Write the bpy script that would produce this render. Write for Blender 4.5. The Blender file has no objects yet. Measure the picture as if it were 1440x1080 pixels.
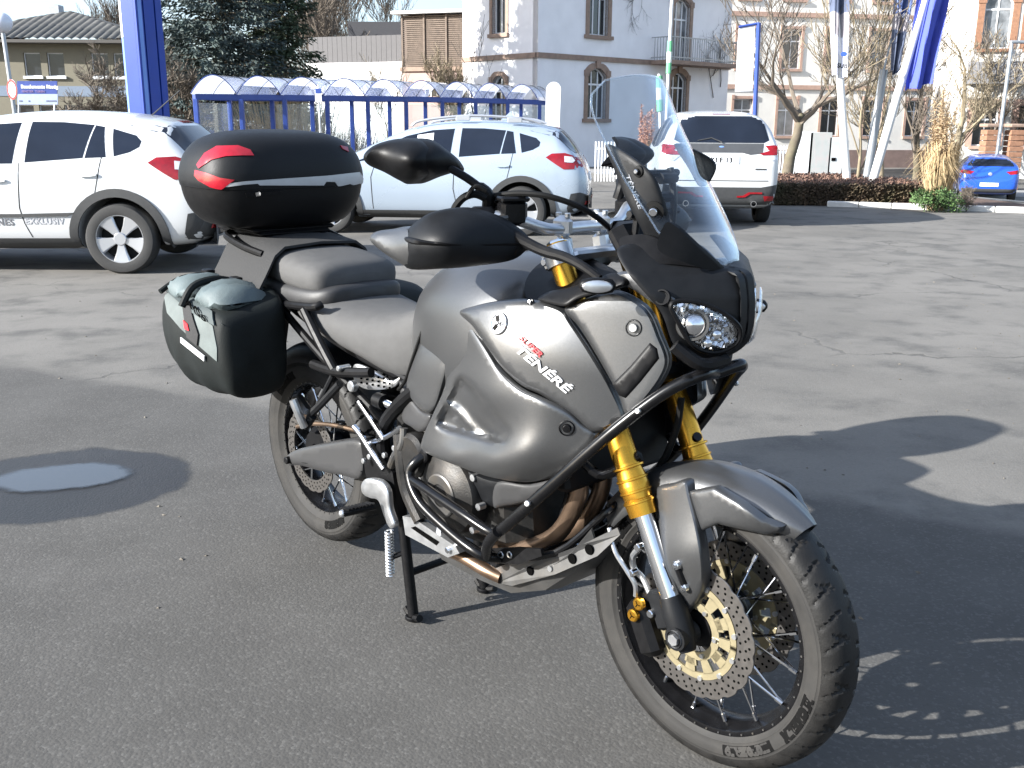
import bpy, bmesh, math, random
import numpy as np
from mathutils import Vector, Matrix
from mathutils.bvhtree import BVHTree
from mathutils.geometry import delaunay_2d_cdt
R = math.radians
PI = math.pi
random.seed(7)
np.random.seed(7)
sc = bpy.context.scene
C = sc.collection

# ------------------------------------------------------------------ camera, sky, sun, exposure
FPX, CAMH, PIT, ROLL = 1395.4, 1.377, R(14.756), R(0.334)
cr, sr, cp, sp = math.cos(ROLL), math.sin(ROLL), math.cos(PIT), math.sin(PIT)
RIGHT, DOWN, FWD = Vector((1, 0, 0)), Vector((0, -sp, -cp)), Vector((0, cp, -sp))
ax_x = RIGHT * cr - DOWN * sr
ax_d = RIGHT * sr + DOWN * cr
cam_d = bpy.data.cameras.new('camera')
cam = bpy.data.objects.new('camera', cam_d)
C.objects.link(cam)
cam_d.sensor_width = 36.0
cam_d.lens = FPX / 1440.0 * 36.0
cam_d.clip_start, cam_d.clip_end = 0.05, 2000
m = Matrix((ax_x, -ax_d, -FWD)).transposed().to_4x4()
m.translation = Vector((0, 0, CAMH))
cam.matrix_world = m
sc.camera = cam

SUN_AZ_VEC = (-0.934, -0.358)
SUN_EL = R(23.0)
world = bpy.data.worlds.new('World')
sc.world = world
world.use_nodes = True
wn = world.node_tree.nodes
sky = wn.new('ShaderNodeTexSky')
sky.sky_type = 'NISHITA'
sky.sun_disc = False
sky.sun_elevation = SUN_EL
sky.sun_rotation = math.atan2(SUN_AZ_VEC[0], SUN_AZ_VEC[1])
sky.air_density, sky.dust_density, sky.ozone_density = 1.0, 1.6, 3.0
wn['Background'].inputs['Strength'].default_value = 0.078
# a thin even veil of high cloud over the whole sky
wtc = wn.new('ShaderNodeTexCoord'); wnz = wn.new('ShaderNodeTexNoise'); wnz.inputs['Scale'].default_value = 2.2; wnz.inputs['Detail'].default_value = 7
wmap = wn.new('ShaderNodeMapping'); wmap.inputs['Scale'].default_value = (1, 1, 2.5)
wmr = wn.new('ShaderNodeMapRange'); wmr.inputs['From Min'].default_value = 0.3; wmr.inputs['From Max'].default_value = 0.7; wmr.inputs['To Min'].default_value = 0.08; wmr.inputs['To Max'].default_value = 0.24
wmx = wn.new('ShaderNodeMix'); wmx.data_type = 'RGBA'; wmx.inputs['B'].default_value = (9.0, 10.0, 11.6, 1)
wl = world.node_tree.links
wl.new(wtc.outputs['Generated'], wmap.inputs['Vector']); wl.new(wmap.outputs[0], wnz.inputs['Vector']); wl.new(wnz.outputs['Fac'], wmr.inputs['Value'])
wl.new(wmr.outputs[0], wmx.inputs['Factor']); wl.new(sky.outputs[0], wmx.inputs['A']); wl.new(wmx.outputs['Result'], wn['Background'].inputs[0])
sun_d = bpy.data.lights.new('sun', 'SUN')
sun_d.energy = 4.6
sun_d.angle = R(0.5)
sun_d.color = (1.0, 0.98, 0.94)
sun = bpy.data.objects.new('sun', sun_d)
C.objects.link(sun)
sdir = Vector((SUN_AZ_VEC[0] * math.cos(SUN_EL), SUN_AZ_VEC[1] * math.cos(SUN_EL), math.sin(SUN_EL)))
sun.rotation_euler = sdir.to_track_quat('Z', 'Y').to_euler()
sun.location = (-20, -10, 20)
sc.view_settings.view_transform = 'Standard'
sc.view_settings.look = 'None'
sc.view_settings.exposure = 1.8
sc.view_settings.gamma = 1.0
sc.view_settings.use_curve_mapping = False
try:
    sc.cycles.max_bounces = 10
    sc.cycles.transparent_max_bounces = 24
    sc.cycles.caustics_reflective = False
    sc.cycles.caustics_refractive = False
    sc.cycles.sample_clamp_indirect = 6.0
except Exception:
    pass

# ------------------------------------------------------------------ measuring helpers
def ray(u, v):
    a, b = (u - 720) / FPX, (v - 540) / FPX
    return (ax_x * a + ax_d * b + FWD)

def gz(x, y):
    """height of the gently falling lot; the road side on the right falls more"""
    z = -0.0118 * min(max(0.0, y - 5.0), 40.0)
    t = min(1.0, max(0.0, (x - 9.0) / 7.0)); t = t * t * (3 - 2 * t)
    return z - 0.042 * min(max(0.0, y - 16.0), 16.0) * t

def G(u, v):
    """where the ground is seen at a pixel"""
    d = ray(u, v); z = 0.0
    for _ in range(30):
        t = (z - CAMH) / d.z
        p = Vector((0, 0, CAMH)) + d * t
        z = gz(p.x, p.y)
    return p

def W(u, v, y):
    """the point of the upright plane at distance y"""
    d = ray(u, v)
    return Vector((0, 0, CAMH)) + d * (y / d.y)

# the motorcycle's own frame: x forward, y to its left, z up
BX, BY, BPSI, BZR = -0.5923, 3.1176, R(-47.675), 0.0264
BPT = BZR / 1.54
BM = Matrix.Translation((BX, BY, BZR)) @ Matrix.Rotation(BPSI, 4, 'Z') @ Matrix.Rotation(BPT, 4, 'Y')
BMI = BM.inverted()
BO = BMI @ Vector((0, 0, CAMH))
BMI3 = BMI.to_3x3()

def bp(u, v, y):
    d = BMI3 @ ray(u, v)
    t = (y - BO.y) / d.y
    return BO + d * t

# ------------------------------------------------------------------ materials
def _new(name):
    mt = bpy.data.materials.new(name); mt.use_nodes = True
    nt = mt.node_tree
    return mt, nt, nt.nodes, nt.links, nt.nodes['Principled BSDF']

def setin(b, **kw):
    names = dict(metal='Metallic', rough='Roughness', spec='Specular IOR Level', coat='Coat Weight', coatr='Coat Roughness', trans='Transmission Weight', ior='IOR', sheen='Sheen Weight')
    for k, v in kw.items():
        b.inputs[names[k]].default_value = v

def mat(name, col, rough=0.5, metal=0.0, var=0.08, scale=8.0, bump=0.0, bscale=60.0, rvar=0.08, dirt=None, dscale=2.5, damt=0.5, **kw):
    """one colour with fine variation, wear and relief"""
    mt, nt, n, l, b = _new(name)
    tc = n.new('ShaderNodeTexCoord')
    nz = n.new('ShaderNodeTexNoise'); nz.inputs['Scale'].default_value = scale; nz.inputs['Detail'].default_value = 5
    l.new(tc.outputs['Object'], nz.inputs['Vector'])
    cr_ = n.new('ShaderNodeValToRGB')
    e = cr_.color_ramp.elements
    e[0].position, e[1].position = 0.3, 0.7
    e[0].color = (*[max(0, c * (1 - var)) for c in col], 1); e[1].color = (*[min(1, c * (1 + var)) for c in col], 1)
    l.new(nz.outputs['Fac'], cr_.inputs['Fac'])
    out = cr_.outputs['Color']
    if dirt:
        n2 = n.new('ShaderNodeTexNoise'); n2.inputs['Scale'].default_value = dscale; n2.inputs['Detail'].default_value = 8; n2.inputs['Roughness'].default_value = 0.65
        l.new(tc.outputs['Object'], n2.inputs['Vector'])
        mr = n.new('ShaderNodeMapRange'); mr.inputs['From Min'].default_value = 0.45; mr.inputs['From Max'].default_value = 0.7; mr.inputs['To Max'].default_value = damt
        l.new(n2.outputs['Fac'], mr.inputs['Value'])
        mx = n.new('ShaderNodeMix'); mx.data_type = 'RGBA'
        l.new(mr.outputs[0], mx.inputs['Factor']); l.new(out, mx.inputs['A']); mx.inputs['B'].default_value = (*dirt, 1)
        out = mx.outputs['Result']
    l.new(out, b.inputs['Base Color'])
    mrr = n.new('ShaderNodeMapRange'); mrr.inputs['To Min'].default_value = max(0.01, rough - rvar); mrr.inputs['To Max'].default_value = min(1, rough + rvar)
    l.new(nz.outputs['Fac'], mrr.inputs['Value']); l.new(mrr.outputs[0], b.inputs['Roughness'])
    b.inputs['Metallic'].default_value = metal
    if bump:
        n3 = n.new('ShaderNodeTexNoise'); n3.inputs['Scale'].default_value = bscale; n3.inputs['Detail'].default_value = 4
        l.new(tc.outputs['Object'], n3.inputs['Vector'])
        bu = n.new('ShaderNodeBump'); bu.inputs['Strength'].default_value = bump; bu.inputs['Distance'].default_value = 0.01
        l.new(n3.outputs['Fac'], bu.inputs['Height']); l.new(bu.outputs[0], b.inputs['Normal'])
    setin(b, **kw)
    return mt

def glass_mat(name, tint=(0.95, 0.97, 1.0), refl=0.08, rough=0.02, body=0.0, bodycol=(0.8, 0.85, 0.9)):
    """clear sheet: see-through with a fresnel gloss, and a little body colour"""
    mt, nt, n, l, b = _new(name)
    n.remove(b)
    o = n['Material Output']
    tr = n.new('ShaderNodeBsdfTransparent'); tr.inputs[0].default_value = (*tint, 1)
    gl = n.new('ShaderNodeBsdfGlossy'); gl.inputs['Roughness'].default_value = rough; gl.inputs['Color'].default_value = (1, 1, 1, 1)
    lw = n.new('ShaderNodeLayerWeight'); lw.inputs['Blend'].default_value = 0.5
    pw = n.new('ShaderNodeMath'); pw.operation = 'POWER'; pw.inputs[1].default_value = 2.8
    l.new(lw.outputs['Facing'], pw.inputs[0])
    mr = n.new('ShaderNodeMapRange'); mr.inputs['To Min'].default_value = refl; mr.inputs['To Max'].default_value = 0.95
    l.new(pw.outputs[0], mr.inputs['Value'])
    mx = n.new('ShaderNodeMixShader')
    l.new(mr.outputs[0], mx.inputs[0]); l.new(tr.outputs[0], mx.inputs[1]); l.new(gl.outputs[0], mx.inputs[2])
    last = mx
    if body > 0:
        df = n.new('ShaderNodeBsdfTranslucent'); df.inputs[0].default_value = (*bodycol, 1)
        m2 = n.new('ShaderNodeMixShader'); m2.inputs[0].default_value = body
        l.new(mx.outputs[0], m2.inputs[1]); l.new(df.outputs[0], m2.inputs[2]); last = m2
    l.new(last.outputs[0], o.inputs['Surface'])
    return mt

# ------------------------------------------------------------------ mesh building
def crom(pts, n=8, closed=False):
    """a smooth line through points"""
    P = [Vector(p) for p in pts]
    if len(P) < 3: 
        return [P[0].lerp(P[-1], i / n) for i in range(n + 1)]
    out = []
    N = len(P)
    for i in range(N if closed else N - 1):
        if closed: a, b, c, d = P[i - 1], P[i], P[(i + 1) % N], P[(i + 2) % N]
        else: a, b, c, d = P[max(i - 1, 0)], P[i], P[i + 1], P[min(i + 2, N - 1)]
        for k in range(n):
            t = k / n
            out.append(0.5 * ((2 * b) + (c - a) * t + (2 * a - 5 * b + 4 * c - d) * t * t + (3 * b - a - 3 * c + d) * t ** 3))
    if not closed: out.append(P[-1])
    return out

class MB:
    def __init__(s): s.v = []; s.f = []
    def add(s, vs, fs):
        o = len(s.v); s.v += [tuple(p) for p in vs]; s.f += [tuple(i + o for i in f) for f in fs]; return s
    def box(s, c, d, rot=None, bev=0.0, taper=1.0):
        x, y, z = d[0] / 2, d[1] / 2, d[2] / 2
        if bev <= 0:
            vs = [Vector((sx * x * (taper if sz > 0 else 1), sy * y * (taper if sz > 0 else 1), sz * z)) for sz in (-1, 1) for sy in (-1, 1) for sx in (-1, 1)]
            fs = [(0, 2, 3, 1), (4, 5, 7, 6), (0, 1, 5, 4), (2, 6, 7, 3), (0, 4, 6, 2), (1, 3, 7, 5)]
        else:
            b = min(bev, x * .9, y * .9, z * .9)
            vs = []
            rings = [(-z, 1), (-z + b, 0), (z - b, 0), (z, 1)]
            for (zz, ins) in rings:
                i = b if ins else 0
                X, Y = (x - i), (y - i)
                bb = b * (0.6 if ins else 1)
                tz = 1 if zz < 0 else taper
                for (px, py) in ((-X + bb, -Y), (X - bb, -Y), (X, -Y + bb), (X, Y - bb), (X - bb, Y), (-X + bb, Y), (-X, Y - bb), (-X, -Y + bb)):
                    vs.append(Vector((px * tz, py * tz, zz)))
            fs = [tuple(range(7, -1, -1)), tuple(range(24, 32))]
            for k in range(3):
                for i in range(8):
                    j = (i + 1) % 8
                    fs.append((k * 8 + i, k * 8 + j, k * 8 + 8 + j, k * 8 + 8 + i))
        Mx = Matrix.Translation(c) @ (rot.to_4x4() if rot else Matrix())
        return s.add([Mx @ p for p in vs], fs)
    def loft(s, rings, caps=True, closed=True):
        n = len(rings[0]); vs = [p for r in rings for p in r]; fs = []
        for k in range(len(rings) - 1):
            for i in range(n if closed else n - 1):
                j = (i + 1) % n
                fs.append((k * n + i, k * n + j, (k + 1) * n + j, (k + 1) * n + i))
        if caps:
            fs.append(tuple(range(n - 1, -1, -1))); fs.append(tuple(range((len(rings) - 1) * n, len(rings) * n)))
        return s.add(vs, fs)
    def tube(s, path, r, n=10, smooth=0, caps=True, closed=False):
        P = [Vector(p) for p in path]
        if smooth: P = crom(P, smooth, closed)
        m_ = len(P); rings = []
        up = None
        for i, p in enumerate(P):
            if closed: t = (P[(i + 1) % m_] - P[i - 1])
            else: t = (P[min(i + 1, m_ - 1)] - P[max(i - 1, 0)])
            if t.length < 1e-9: t = Vector((0, 0, 1))
            t.normalize()
            if up is None:
                up = Vector((0, 0, 1)) if abs(t.z) < 0.9 else Vector((1, 0, 0))
            a = (up - t * up.dot(t)); a.normalize(); b = t.cross(a); up = a
            rr = r(i / max(1, m_ - 1)) if callable(r) else r
            rings.append([p + a * (rr * math.cos(2 * PI * k / n)) + b * (rr * math.sin(2 * PI * k / n)) for k in range(n)])
        if closed: rings.append(rings[0]); caps = False
        return s.loft(rings, caps)
    def cyl(s, a, b, r0, r1=None, n=16, caps=True):
        a, b = Vector(a), Vector(b); r1 = r0 if r1 is None else r1
        return s.tube([a, b], lambda t: r0 + (r1 - r0) * t, n, caps=caps)
    def lathe(s, prof, c, axis, n=32, a0=0, a1=2 * PI, closed_prof=False):
        """prof: (radius, along) pairs turned about the axis"""
        axis = Vector(axis).normalized(); c = Vector(c)
        u = axis.orthogonal().normalized(); w = axis.cross(u)
        full = abs(a1 - a0 - 2 * PI) < 1e-6
        rings = []
        for k in range(n if full else n + 1):
            a = a0 + (a1 - a0) * k / n
            d = u * math.cos(a) + w * math.sin(a)
            rings.append([c + d * r + axis * h for r, h in prof])
        if full: rings.append(rings[0])
        return s.loft(rings, False, closed_prof)
    def disc(s, c, axis, r, th, n=20, bev=0.2):
        b = min(th, r) * bev
        return s.lathe([(0.0001, -th / 2), (r - b, -th / 2), (r, -th / 2 + b), (r, th / 2 - b), (r - b, th / 2), (0.0001, th / 2)], c, axis, n)
    def ball(s, c, r, n=12, m_=8, sc_=(1, 1, 1)):
        c = Vector(c); vs = []; fs = []
        for i in range(m_ + 1):
            th = PI * i / m_
            for k in range(n):
                a = 2 * PI * k / n
                vs.append(c + Vector((r * sc_[0] * math.sin(th) * math.cos(a), r * sc_[1] * math.sin(th) * math.sin(a), r * sc_[2] * math.cos(th))))
        for i in range(m_):
            for k in range(n):
                fs.append((i * n + k, (i + 1) * n + k, (i + 1) * n + (k + 1) % n, i * n + (k + 1) % n))
        return s.add(vs, fs)
    def prism(s, poly, vec):
        """a flat outline pushed along vec"""
        n = len(poly); P = [Vector(p) for p in poly]; vec = Vector(vec)
        fs = [tuple(range(n)), tuple(range(2 * n - 1, n - 1, -1))] + [((i + 1) % n, i, n + i, n + (i + 1) % n) for i in range(n)]
        return s.add(P + [p + vec for p in P], fs)
    def mesh(s, name, angle=35, smooth=True, weld=True):
        me = bpy.data.meshes.new(name)
        me.from_pydata(s.v, [], s.f)
        bm = bmesh.new(); bm.from_mesh(me)
        if weld: bmesh.ops.remove_doubles(bm, verts=bm.verts, dist=1e-5)
        bmesh.ops.recalc_face_normals(bm, faces=bm.faces)
        bm.to_mesh(me); bm.free()
        if smooth:
            me.shade_smooth(); me.set_sharp_from_angle(angle=R(angle))
        return me
    def build(s, name, mt, parent=None, angle=35, smooth=True, weld=True):
        o = bpy.data.objects.new(name, s.mesh(name, angle, smooth, weld))
        o.data.materials.append(mt); C.objects.link(o)
        if parent: o.parent = parent
        return o

def link(name, me, mt, parent=None):
    o = bpy.data.objects.new(name, me)
    if mt is not None and not me.materials: me.materials.append(mt)
    C.objects.link(o)
    if parent: o.parent = parent
    return o

def tag(o, label=None, cat=None, group=None, kind=None):
    if label: o['label'] = label
    if cat: o['category'] = cat
    if group: o['group'] = group
    if kind: o['kind'] = kind
    return o

def empty(name, loc, rz=0.0, label=None, cat=None, group=None):
    o = bpy.data.objects.new(name, None); C.objects.link(o)
    o.location = loc; o.rotation_euler = (0, 0, rz); o.empty_display_size = 0.2
    return tag(o, label, cat, group)

def copy_tree(o, parent=None):
    c = o.copy(); C.objects.link(c)
    if parent: c.parent = parent
    for ch in [q for q in bpy.data.objects if q.parent == o]: copy_tree(ch, c)
    return c

def bvh_of(o, extra=()):
    """ray target of an object in its own coordinates (a subdivision modifier counts)"""
    dg = bpy.context.evaluated_depsgraph_get()
    ev = o.evaluated_get(dg); me = ev.to_mesh()
    b = BVHTree.FromPolygons([v.co[:] for v in me.vertices], [tuple(p.vertices) for p in me.polygons])
    ev.to_mesh_clear()
    return b

def apply_mods(o):
    dg = bpy.context.evaluated_depsgraph_get()
    me = bpy.data.meshes.new_from_object(o.evaluated_get(dg))
    o.modifiers.clear(); o.data = me
    return o

def cut_poly(poly, step):
    """a flat outline (2D) as an evenly triangulated flat mesh: verts, faces, rim"""
    P = [Vector((p[0], p[1])) for p in poly]
    if sum(a.x * b.y - b.x * a.y for a, b in zip(P, P[1:] + P[:1])) < 0: P.reverse()
    rim = []
    for a, b in zip(P, P[1:] + P[:1]):
        n = max(1, int(round((b - a).length / (step * 0.7))))
        rim += [a.lerp(b, i / n) for i in range(n) if (b - a).length > 1e-7]
    A0 = np.array([p[:] for p in rim]); A1 = np.roll(A0, -1, axis=0); E_ = A1 - A0; L2 = (E_ ** 2).sum(1) + 1e-12
    def dist(q):
        t = np.clip(((q - A0) * E_).sum(1) / L2, 0, 1)
        return float(np.sqrt(((A0 + E_ * t[:, None] - q) ** 2).sum(1)).min())
    def inside(q):
        c = ((A0[:, 1] > q[1]) != (A1[:, 1] > q[1]))
        with np.errstate(divide='ignore', invalid='ignore'):
            xi = (A1[:, 0] - A0[:, 0]) * (q[1] - A0[:, 1]) / (A1[:, 1] - A0[:, 1]) + A0[:, 0]
        return bool(np.count_nonzero(c & (q[0] < xi)) % 2)
    extra = []
    for off in (step * 0.3, step * 0.75):
        for i in range(len(rim)):
            t = rim[(i + 1) % len(rim)] - rim[i - 1]
            if t.length < 1e-9: continue
            t.normalize(); q = np.array((rim[i] + Vector((-t.y, t.x)) * off)[:])
            if inside(q) and dist(q) > off * 0.85: extra.append(q)
    lo, hi = A0.min(0), A0.max(0); k = 0
    y = lo[1] + step / 2
    while y < hi[1]:
        x = lo[0] + (step / 2 if k % 2 else 0.1 * step)
        while x < hi[0]:
            q = np.array([x, y])
            if inside(q) and dist(q) > step * 1.15: extra.append(q)
            x += step
        y += step * 0.87; k += 1
    n = len(rim)
    co = rim + [Vector(q) for q in extra]
    V, _, F, ov, _, _ = delaunay_2d_cdt(co, [(i, (i + 1) % n) for i in range(n)], [], 1, step * 1e-4)
    bd = set(i for i, o in enumerate(ov) if any(j < n for j in o))
    return [(v.x, v.y) for v in V], [tuple(f) for f in F], bd

def shell(name, top, F, bd, back, mt, parent, angle=40):
    """top: points of the seen face, back: vectors to the hidden face; closes the rim"""
    n = len(top)
    vs = [tuple(p) for p in top] + [tuple(Vector(p) + Vector(b)) for p, b in zip(top, back)]
    ec = {}
    for f in F:
        for i in range(len(f)):
            a, b = f[i], f[(i + 1) % len(f)]
            k = (min(a, b), max(a, b)); ec.setdefault(k, []).append((a, b))
    fs = list(F) + [tuple(i + n for i in reversed(f)) for f in F]
    for k, l_ in ec.items():
        if len(l_) == 1:
            a, b = l_[0]; fs.append((b, a, a + n, b + n))
    m_ = MB(); m_.v = vs; m_.f = fs
    return m_.build(name, mt, parent, angle, weld=False)

def decal(name, poly, frame, bvh, mt, parent, off=0.004, th=0.01, step=0.06, V2F=None):
    """lay a thin moulded piece on a surface: outline in the frame (origin, U, V, D) thrown along D"""
    O, U, V, D = [Vector(q) for q in frame]; D = D.normalized()
    V2, F, bd = V2F if V2F else cut_poly(poly, step)
    top, back = [], []
    last = None
    for (a, b) in V2:
        o = O + U * a + V * b
        hit = bvh.ray_cast(o, D)
        if hit[0] is None:
            nr = bvh.find_nearest(o + D * (last if last else 1.0))
            p, nrm = nr[0], nr[1]
            p = o + D * (last if last else (p - o).dot(D)); nrm = -D
        else:
            p, nrm = hit[0], hit[1]; last = (p - o).dot(D)
        if nrm.dot(D) > 0: nrm = -nrm
        top.append(p - D * off); back.append(D * th)
    return shell(name, top, F, bd, back, mt, parent)

def text_2d(body, size=1.0, shear=0.0, align='LEFT', space=1.0, bold=0.0):
    cu = bpy.data.curves.new('lettering', 'FONT'); cu.body = body; cu.size = size; cu.shear = shear; cu.align_x = align
    cu.space_character = space; cu.resolution_u = 3; cu.offset = bold
    o = bpy.data.objects.new('lettering', cu); C.objects.link(o)
    dg = bpy.context.evaluated_depsgraph_get(); me = bpy.data.meshes.new_from_object(o.evaluated_get(dg))
    V2 = [(v.co.x, v.co.y) for v in me.vertices]; F = [tuple(p.vertices) for p in me.polygons]
    bpy.data.objects.remove(o); bpy.data.meshes.remove(me); bpy.data.curves.remove(cu)
    return V2, F

def text_on(name, body, origin, U, V, size, mt, parent, th=0.004, shear=0.0, align='LEFT', bold=0.0, space=1.0):
    """flat raised letters in a plane"""
    V2, F = text_2d(body, size, shear, align, space, bold)
    O, U, V = Vector(origin), Vector(U).normalized(), Vector(V).normalized(); N = U.cross(V)
    return shell(name, [O + U * a + V * b + N * th for a, b in V2], F, set(), [-N * (th * 0.8)] * len(V2), mt, parent)

def rbf(ctrl):
    """smooth depth through a few measured points (u, v, depth)"""
    A = np.array(ctrl, float); P = A[:, :2] / 100.0; n = len(P)
    d = np.linalg.norm(P[:, None] - P[None], axis=2)
    K = d ** 3
    M_ = np.zeros((n + 3, n + 3)); M_[:n, :n] = K + np.eye(n) * 1e-4; M_[:n, n] = 1; M_[:n, n + 1:] = P; M_[n, :n] = 1; M_[n + 1:, :n] = P.T
    w = np.linalg.lstsq(M_, np.concatenate([A[:, 2], np.zeros(3)]), rcond=None)[0]
    def f(u, v):
        q = np.array([u, v]) / 100.0
        return float(w[:n] @ (np.linalg.norm(P - q, axis=1) ** 3) + w[n] + w[n + 1:] @ q)
    return f

def sheet(name, outline, ctrl, mt, parent, th=0.012, step=8, smooth=True, curl=0.006, mirror=False, sub=5):
    """a moulded panel of the motorcycle: measured outline, measured depths, real thickness"""
    pts = [(p[0], p[1], 0) for p in outline]
    if smooth: pts = crom(pts, sub, True)
    V2, F, bd = cut_poly([(p[0], p[1]) for p in pts], step)
    f = rbf(ctrl) if not callable(ctrl) else ctrl
    top = []
    P0 = np.array([(p[0], p[1]) for p in pts]); P1 = np.roll(P0, -1, axis=0); E_ = P1 - P0
    L2 = (E_ ** 2).sum(1) + 1e-9
    for i, (a, b) in enumerate(V2):
        q = np.array([a, b]); t_ = np.clip(((q - P0) * E_).sum(1) / L2, 0, 1)
        dm = float(np.sqrt((((P0 + E_ * t_[:, None]) - q) ** 2).sum(1)).min())
        y = f(a, b) + curl * max(0.0, 1 - dm / 6.0) ** 2
        top.append(bp(a, b, y))
    sgn = 1
    back = [Vector((0, th * sgn, 0))] * len(top)
    o = shell(name, top, F, bd, back, mt, parent)
    if mirror:
        me = o.data.copy()
        for v in me.vertices: v.co.y = -v.co.y
        me.flip_normals()
        link(name, me, mt, parent)
    return o

def gs(g, y0=-0.2):
    """depth of a body surface y = g(x, z) as seen at a pixel"""
    def f(u, v):
        y = y0
        for _ in range(14):
            p = bp(u, v, y); y = y + 0.7 * (g(p.x, p.z) - y)
        return y
    return f

def sheet_text(name, body, p0, p1, size_px, f, mt, parent, off=0.0025, shear=0.2, bold=0.0, slant=None, space=1.0):
    """letters lying on a moulded panel, running from pixel p0 towards p1"""
    V2, F = text_2d(body, 1.0, shear, 'LEFT', space, bold)
    w = max(p[0] for p in V2)
    U = Vector((p1[0] - p0[0], p1[1] - p0[1])) / w
    Vv = Vector(slant) if slant else Vector((U.y, -U.x)).normalized() * size_px
    top = []
    for a, b in V2:
        u, v = p0[0] + U.x * a + Vv.x * b, p0[1] + U.y * a + Vv.y * b
        top.append(bp(u, v, f(u, v) - off))
    return shell(name, top, F, set(), [Vector((0, 0.002, 0))] * len(top), mt, parent)
# ================================================================== THE GROUND
def asphalt_mat():
    mt, nt, n, l, b = _new('asphalt')
    tc = n.new('ShaderNodeTexCoord')
    def noise(sc_, det=6, rough=.6, src=None):
        z = n.new('ShaderNodeTexNoise'); z.inputs['Scale'].default_value = sc_; z.inputs['Detail'].default_value = det; z.inputs['Roughness'].default_value = rough
        l.new(src or tc.outputs['Object'], z.inputs['Vector']); return z.outputs['Fac']
    def math_(op, a, b_=None, c=None):
        q = n.new('ShaderNodeMath'); q.operation = op
        for i, v in enumerate((a, b_, c)):
            if v is None: continue
            if isinstance(v, (int, float)): q.inputs[i].default_value = v
            else: l.new(v, q.inputs[i])
        return q.outputs[0]
    def ramp(v, lo, hi):
        q = n.new('ShaderNodeMapRange'); q.interpolation_type = 'SMOOTHSTEP'
        q.inputs['From Min'].default_value = lo; q.inputs['From Max'].default_value = hi; l.new(v, q.inputs['Value']); return q.outputs[0]
    def mixc(f, a, b_):
        q = n.new('ShaderNodeMix'); q.data_type = 'RGBA'
        if isinstance(f, float): q.inputs['Factor'].default_value = f
        else: l.new(f, q.inputs['Factor'])
        for k, v in (('A', a), ('B', b_)):
            if isinstance(v, tuple): q.inputs[k].default_value = (*v, 1)
            else: l.new(v, q.inputs[k])
        return q.outputs['Result']
    sep = n.new('ShaderNodeSeparateXYZ'); l.new(tc.outputs['Object'], sep.inputs[0])
    X_, Y_ = sep.outputs[0], sep.outputs[1]
    big = noise(.35, 5); mid = noise(2.2, 6); fine = noise(55, 4, .7); grit = noise(190, 3, .8)
    # the newer, darker layer in front ends along a ragged seam
    line = math_('ADD', math_('MULTIPLY', X_, .5), Y_)
    seam = math_('ADD', line, math_('MULTIPLY', math_('SUBTRACT', mid, .5), .55))
    newer = math_('SUBTRACT', 1.0, ramp(seam, 4.06, 4.22))
    old = mixc(ramp(big, .35, .65), (.110, .104, .094), (.156, .147, .133))
    old = mixc(ramp(mid, .45, .75), old, (.074, .071, .066))
    new = mixc(ramp(mid, .3, .7), (.062, .0595, .0555), (.077, .074, .069))
    col = mixc(newer, old, new)
    # stones in the binder
    vor = n.new('ShaderNodeTexVoronoi'); vor.inputs['Scale'].default_value = 120; l.new(tc.outputs['Object'], vor.inputs['Vector'])
    wn_ = n.new('ShaderNodeSeparateColor'); l.new(vor.outputs['Color'], wn_.inputs[0])
    pale = math_('MULTIPLY', ramp(wn_.outputs[0], .72, .95), ramp(grit, .35, .6))
    col = mixc(math_('MULTIPLY', pale, .32), col, (.17, .165, .155))
    col = mixc(math_('MULTIPLY', ramp(fine, .52, .75), .28), col, (.032, .032, .033))
    # scuffs and pale dust
    col = mixc(math_('MULTIPLY', ramp(noise(.9, 8, .7), .58, .72), .35), col, (.15, .145, .135))
    # dark stains
    col = mixc(math_('MULTIPLY', ramp(noise(1.3, 3, .5), .66, .76), .35), col, (.035, .035, .036))
    # cracks in the old layer
    wrp = n.new('ShaderNodeVectorMath'); wrp.operation = 'ADD'
    nzc = n.new('ShaderNodeTexNoise'); nzc.inputs['Scale'].default_value = 1.6; nzc.inputs['Detail'].default_value = 6; l.new(tc.outputs['Object'], nzc.inputs['Vector'])
    l.new(tc.outputs['Object'], wrp.inputs[0]); l.new(nzc.outputs['Color'], wrp.inputs[1])
    vc = n.new('ShaderNodeTexVoronoi'); vc.feature = 'DISTANCE_TO_EDGE'; vc.inputs['Scale'].default_value = .42; l.new(wrp.outputs[0], vc.inputs['Vector'])
    crack = math_('MULTIPLY', math_('SUBTRACT', 1.0, ramp(vc.outputs['Distance'], .002, .009)), math_('MULTIPLY', math_('SUBTRACT', 1.0, newer), ramp(noise(.5, 2), .45, .6)))
    col = mixc(math_('MULTIPLY', crack, .5), col, (.022, .021, .02))
    # damp rim round the puddle
    px_, py_ = G(80, 680).x, G(80, 680).y
    dx = math_('ADD', math_('SUBTRACT', X_, px_), math_('MULTIPLY', math_('SUBTRACT', noise(3.5, 5), .5), .16)); dy = math_('ADD', math_('SUBTRACT', Y_, py_), math_('MULTIPLY', math_('SUBTRACT', noise(4.2, 5), .5), .16))
    # slanted ellipse
    ca, sa_ = math.cos(R(14)), math.sin(R(14))
    ex = math_('DIVIDE', math_('ADD', math_('MULTIPLY', dx, ca), math_('MULTIPLY', dy, sa_)), .50)
    ey = math_('DIVIDE', math_('SUBTRACT', math_('MULTIPLY', dy, ca), math_('MULTIPLY', dx, sa_)), .42)
    rr = math_('SQRT', math_('ADD', math_('MULTIPLY', ex, ex), math_('MULTIPLY', ey, ey)))
    wet = math_('SUBTRACT', 1.0, ramp(rr, .93, 1.04))
    col = mixc(math_('MULTIPLY', wet, .78), col, (.010, .010, .010))
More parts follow.
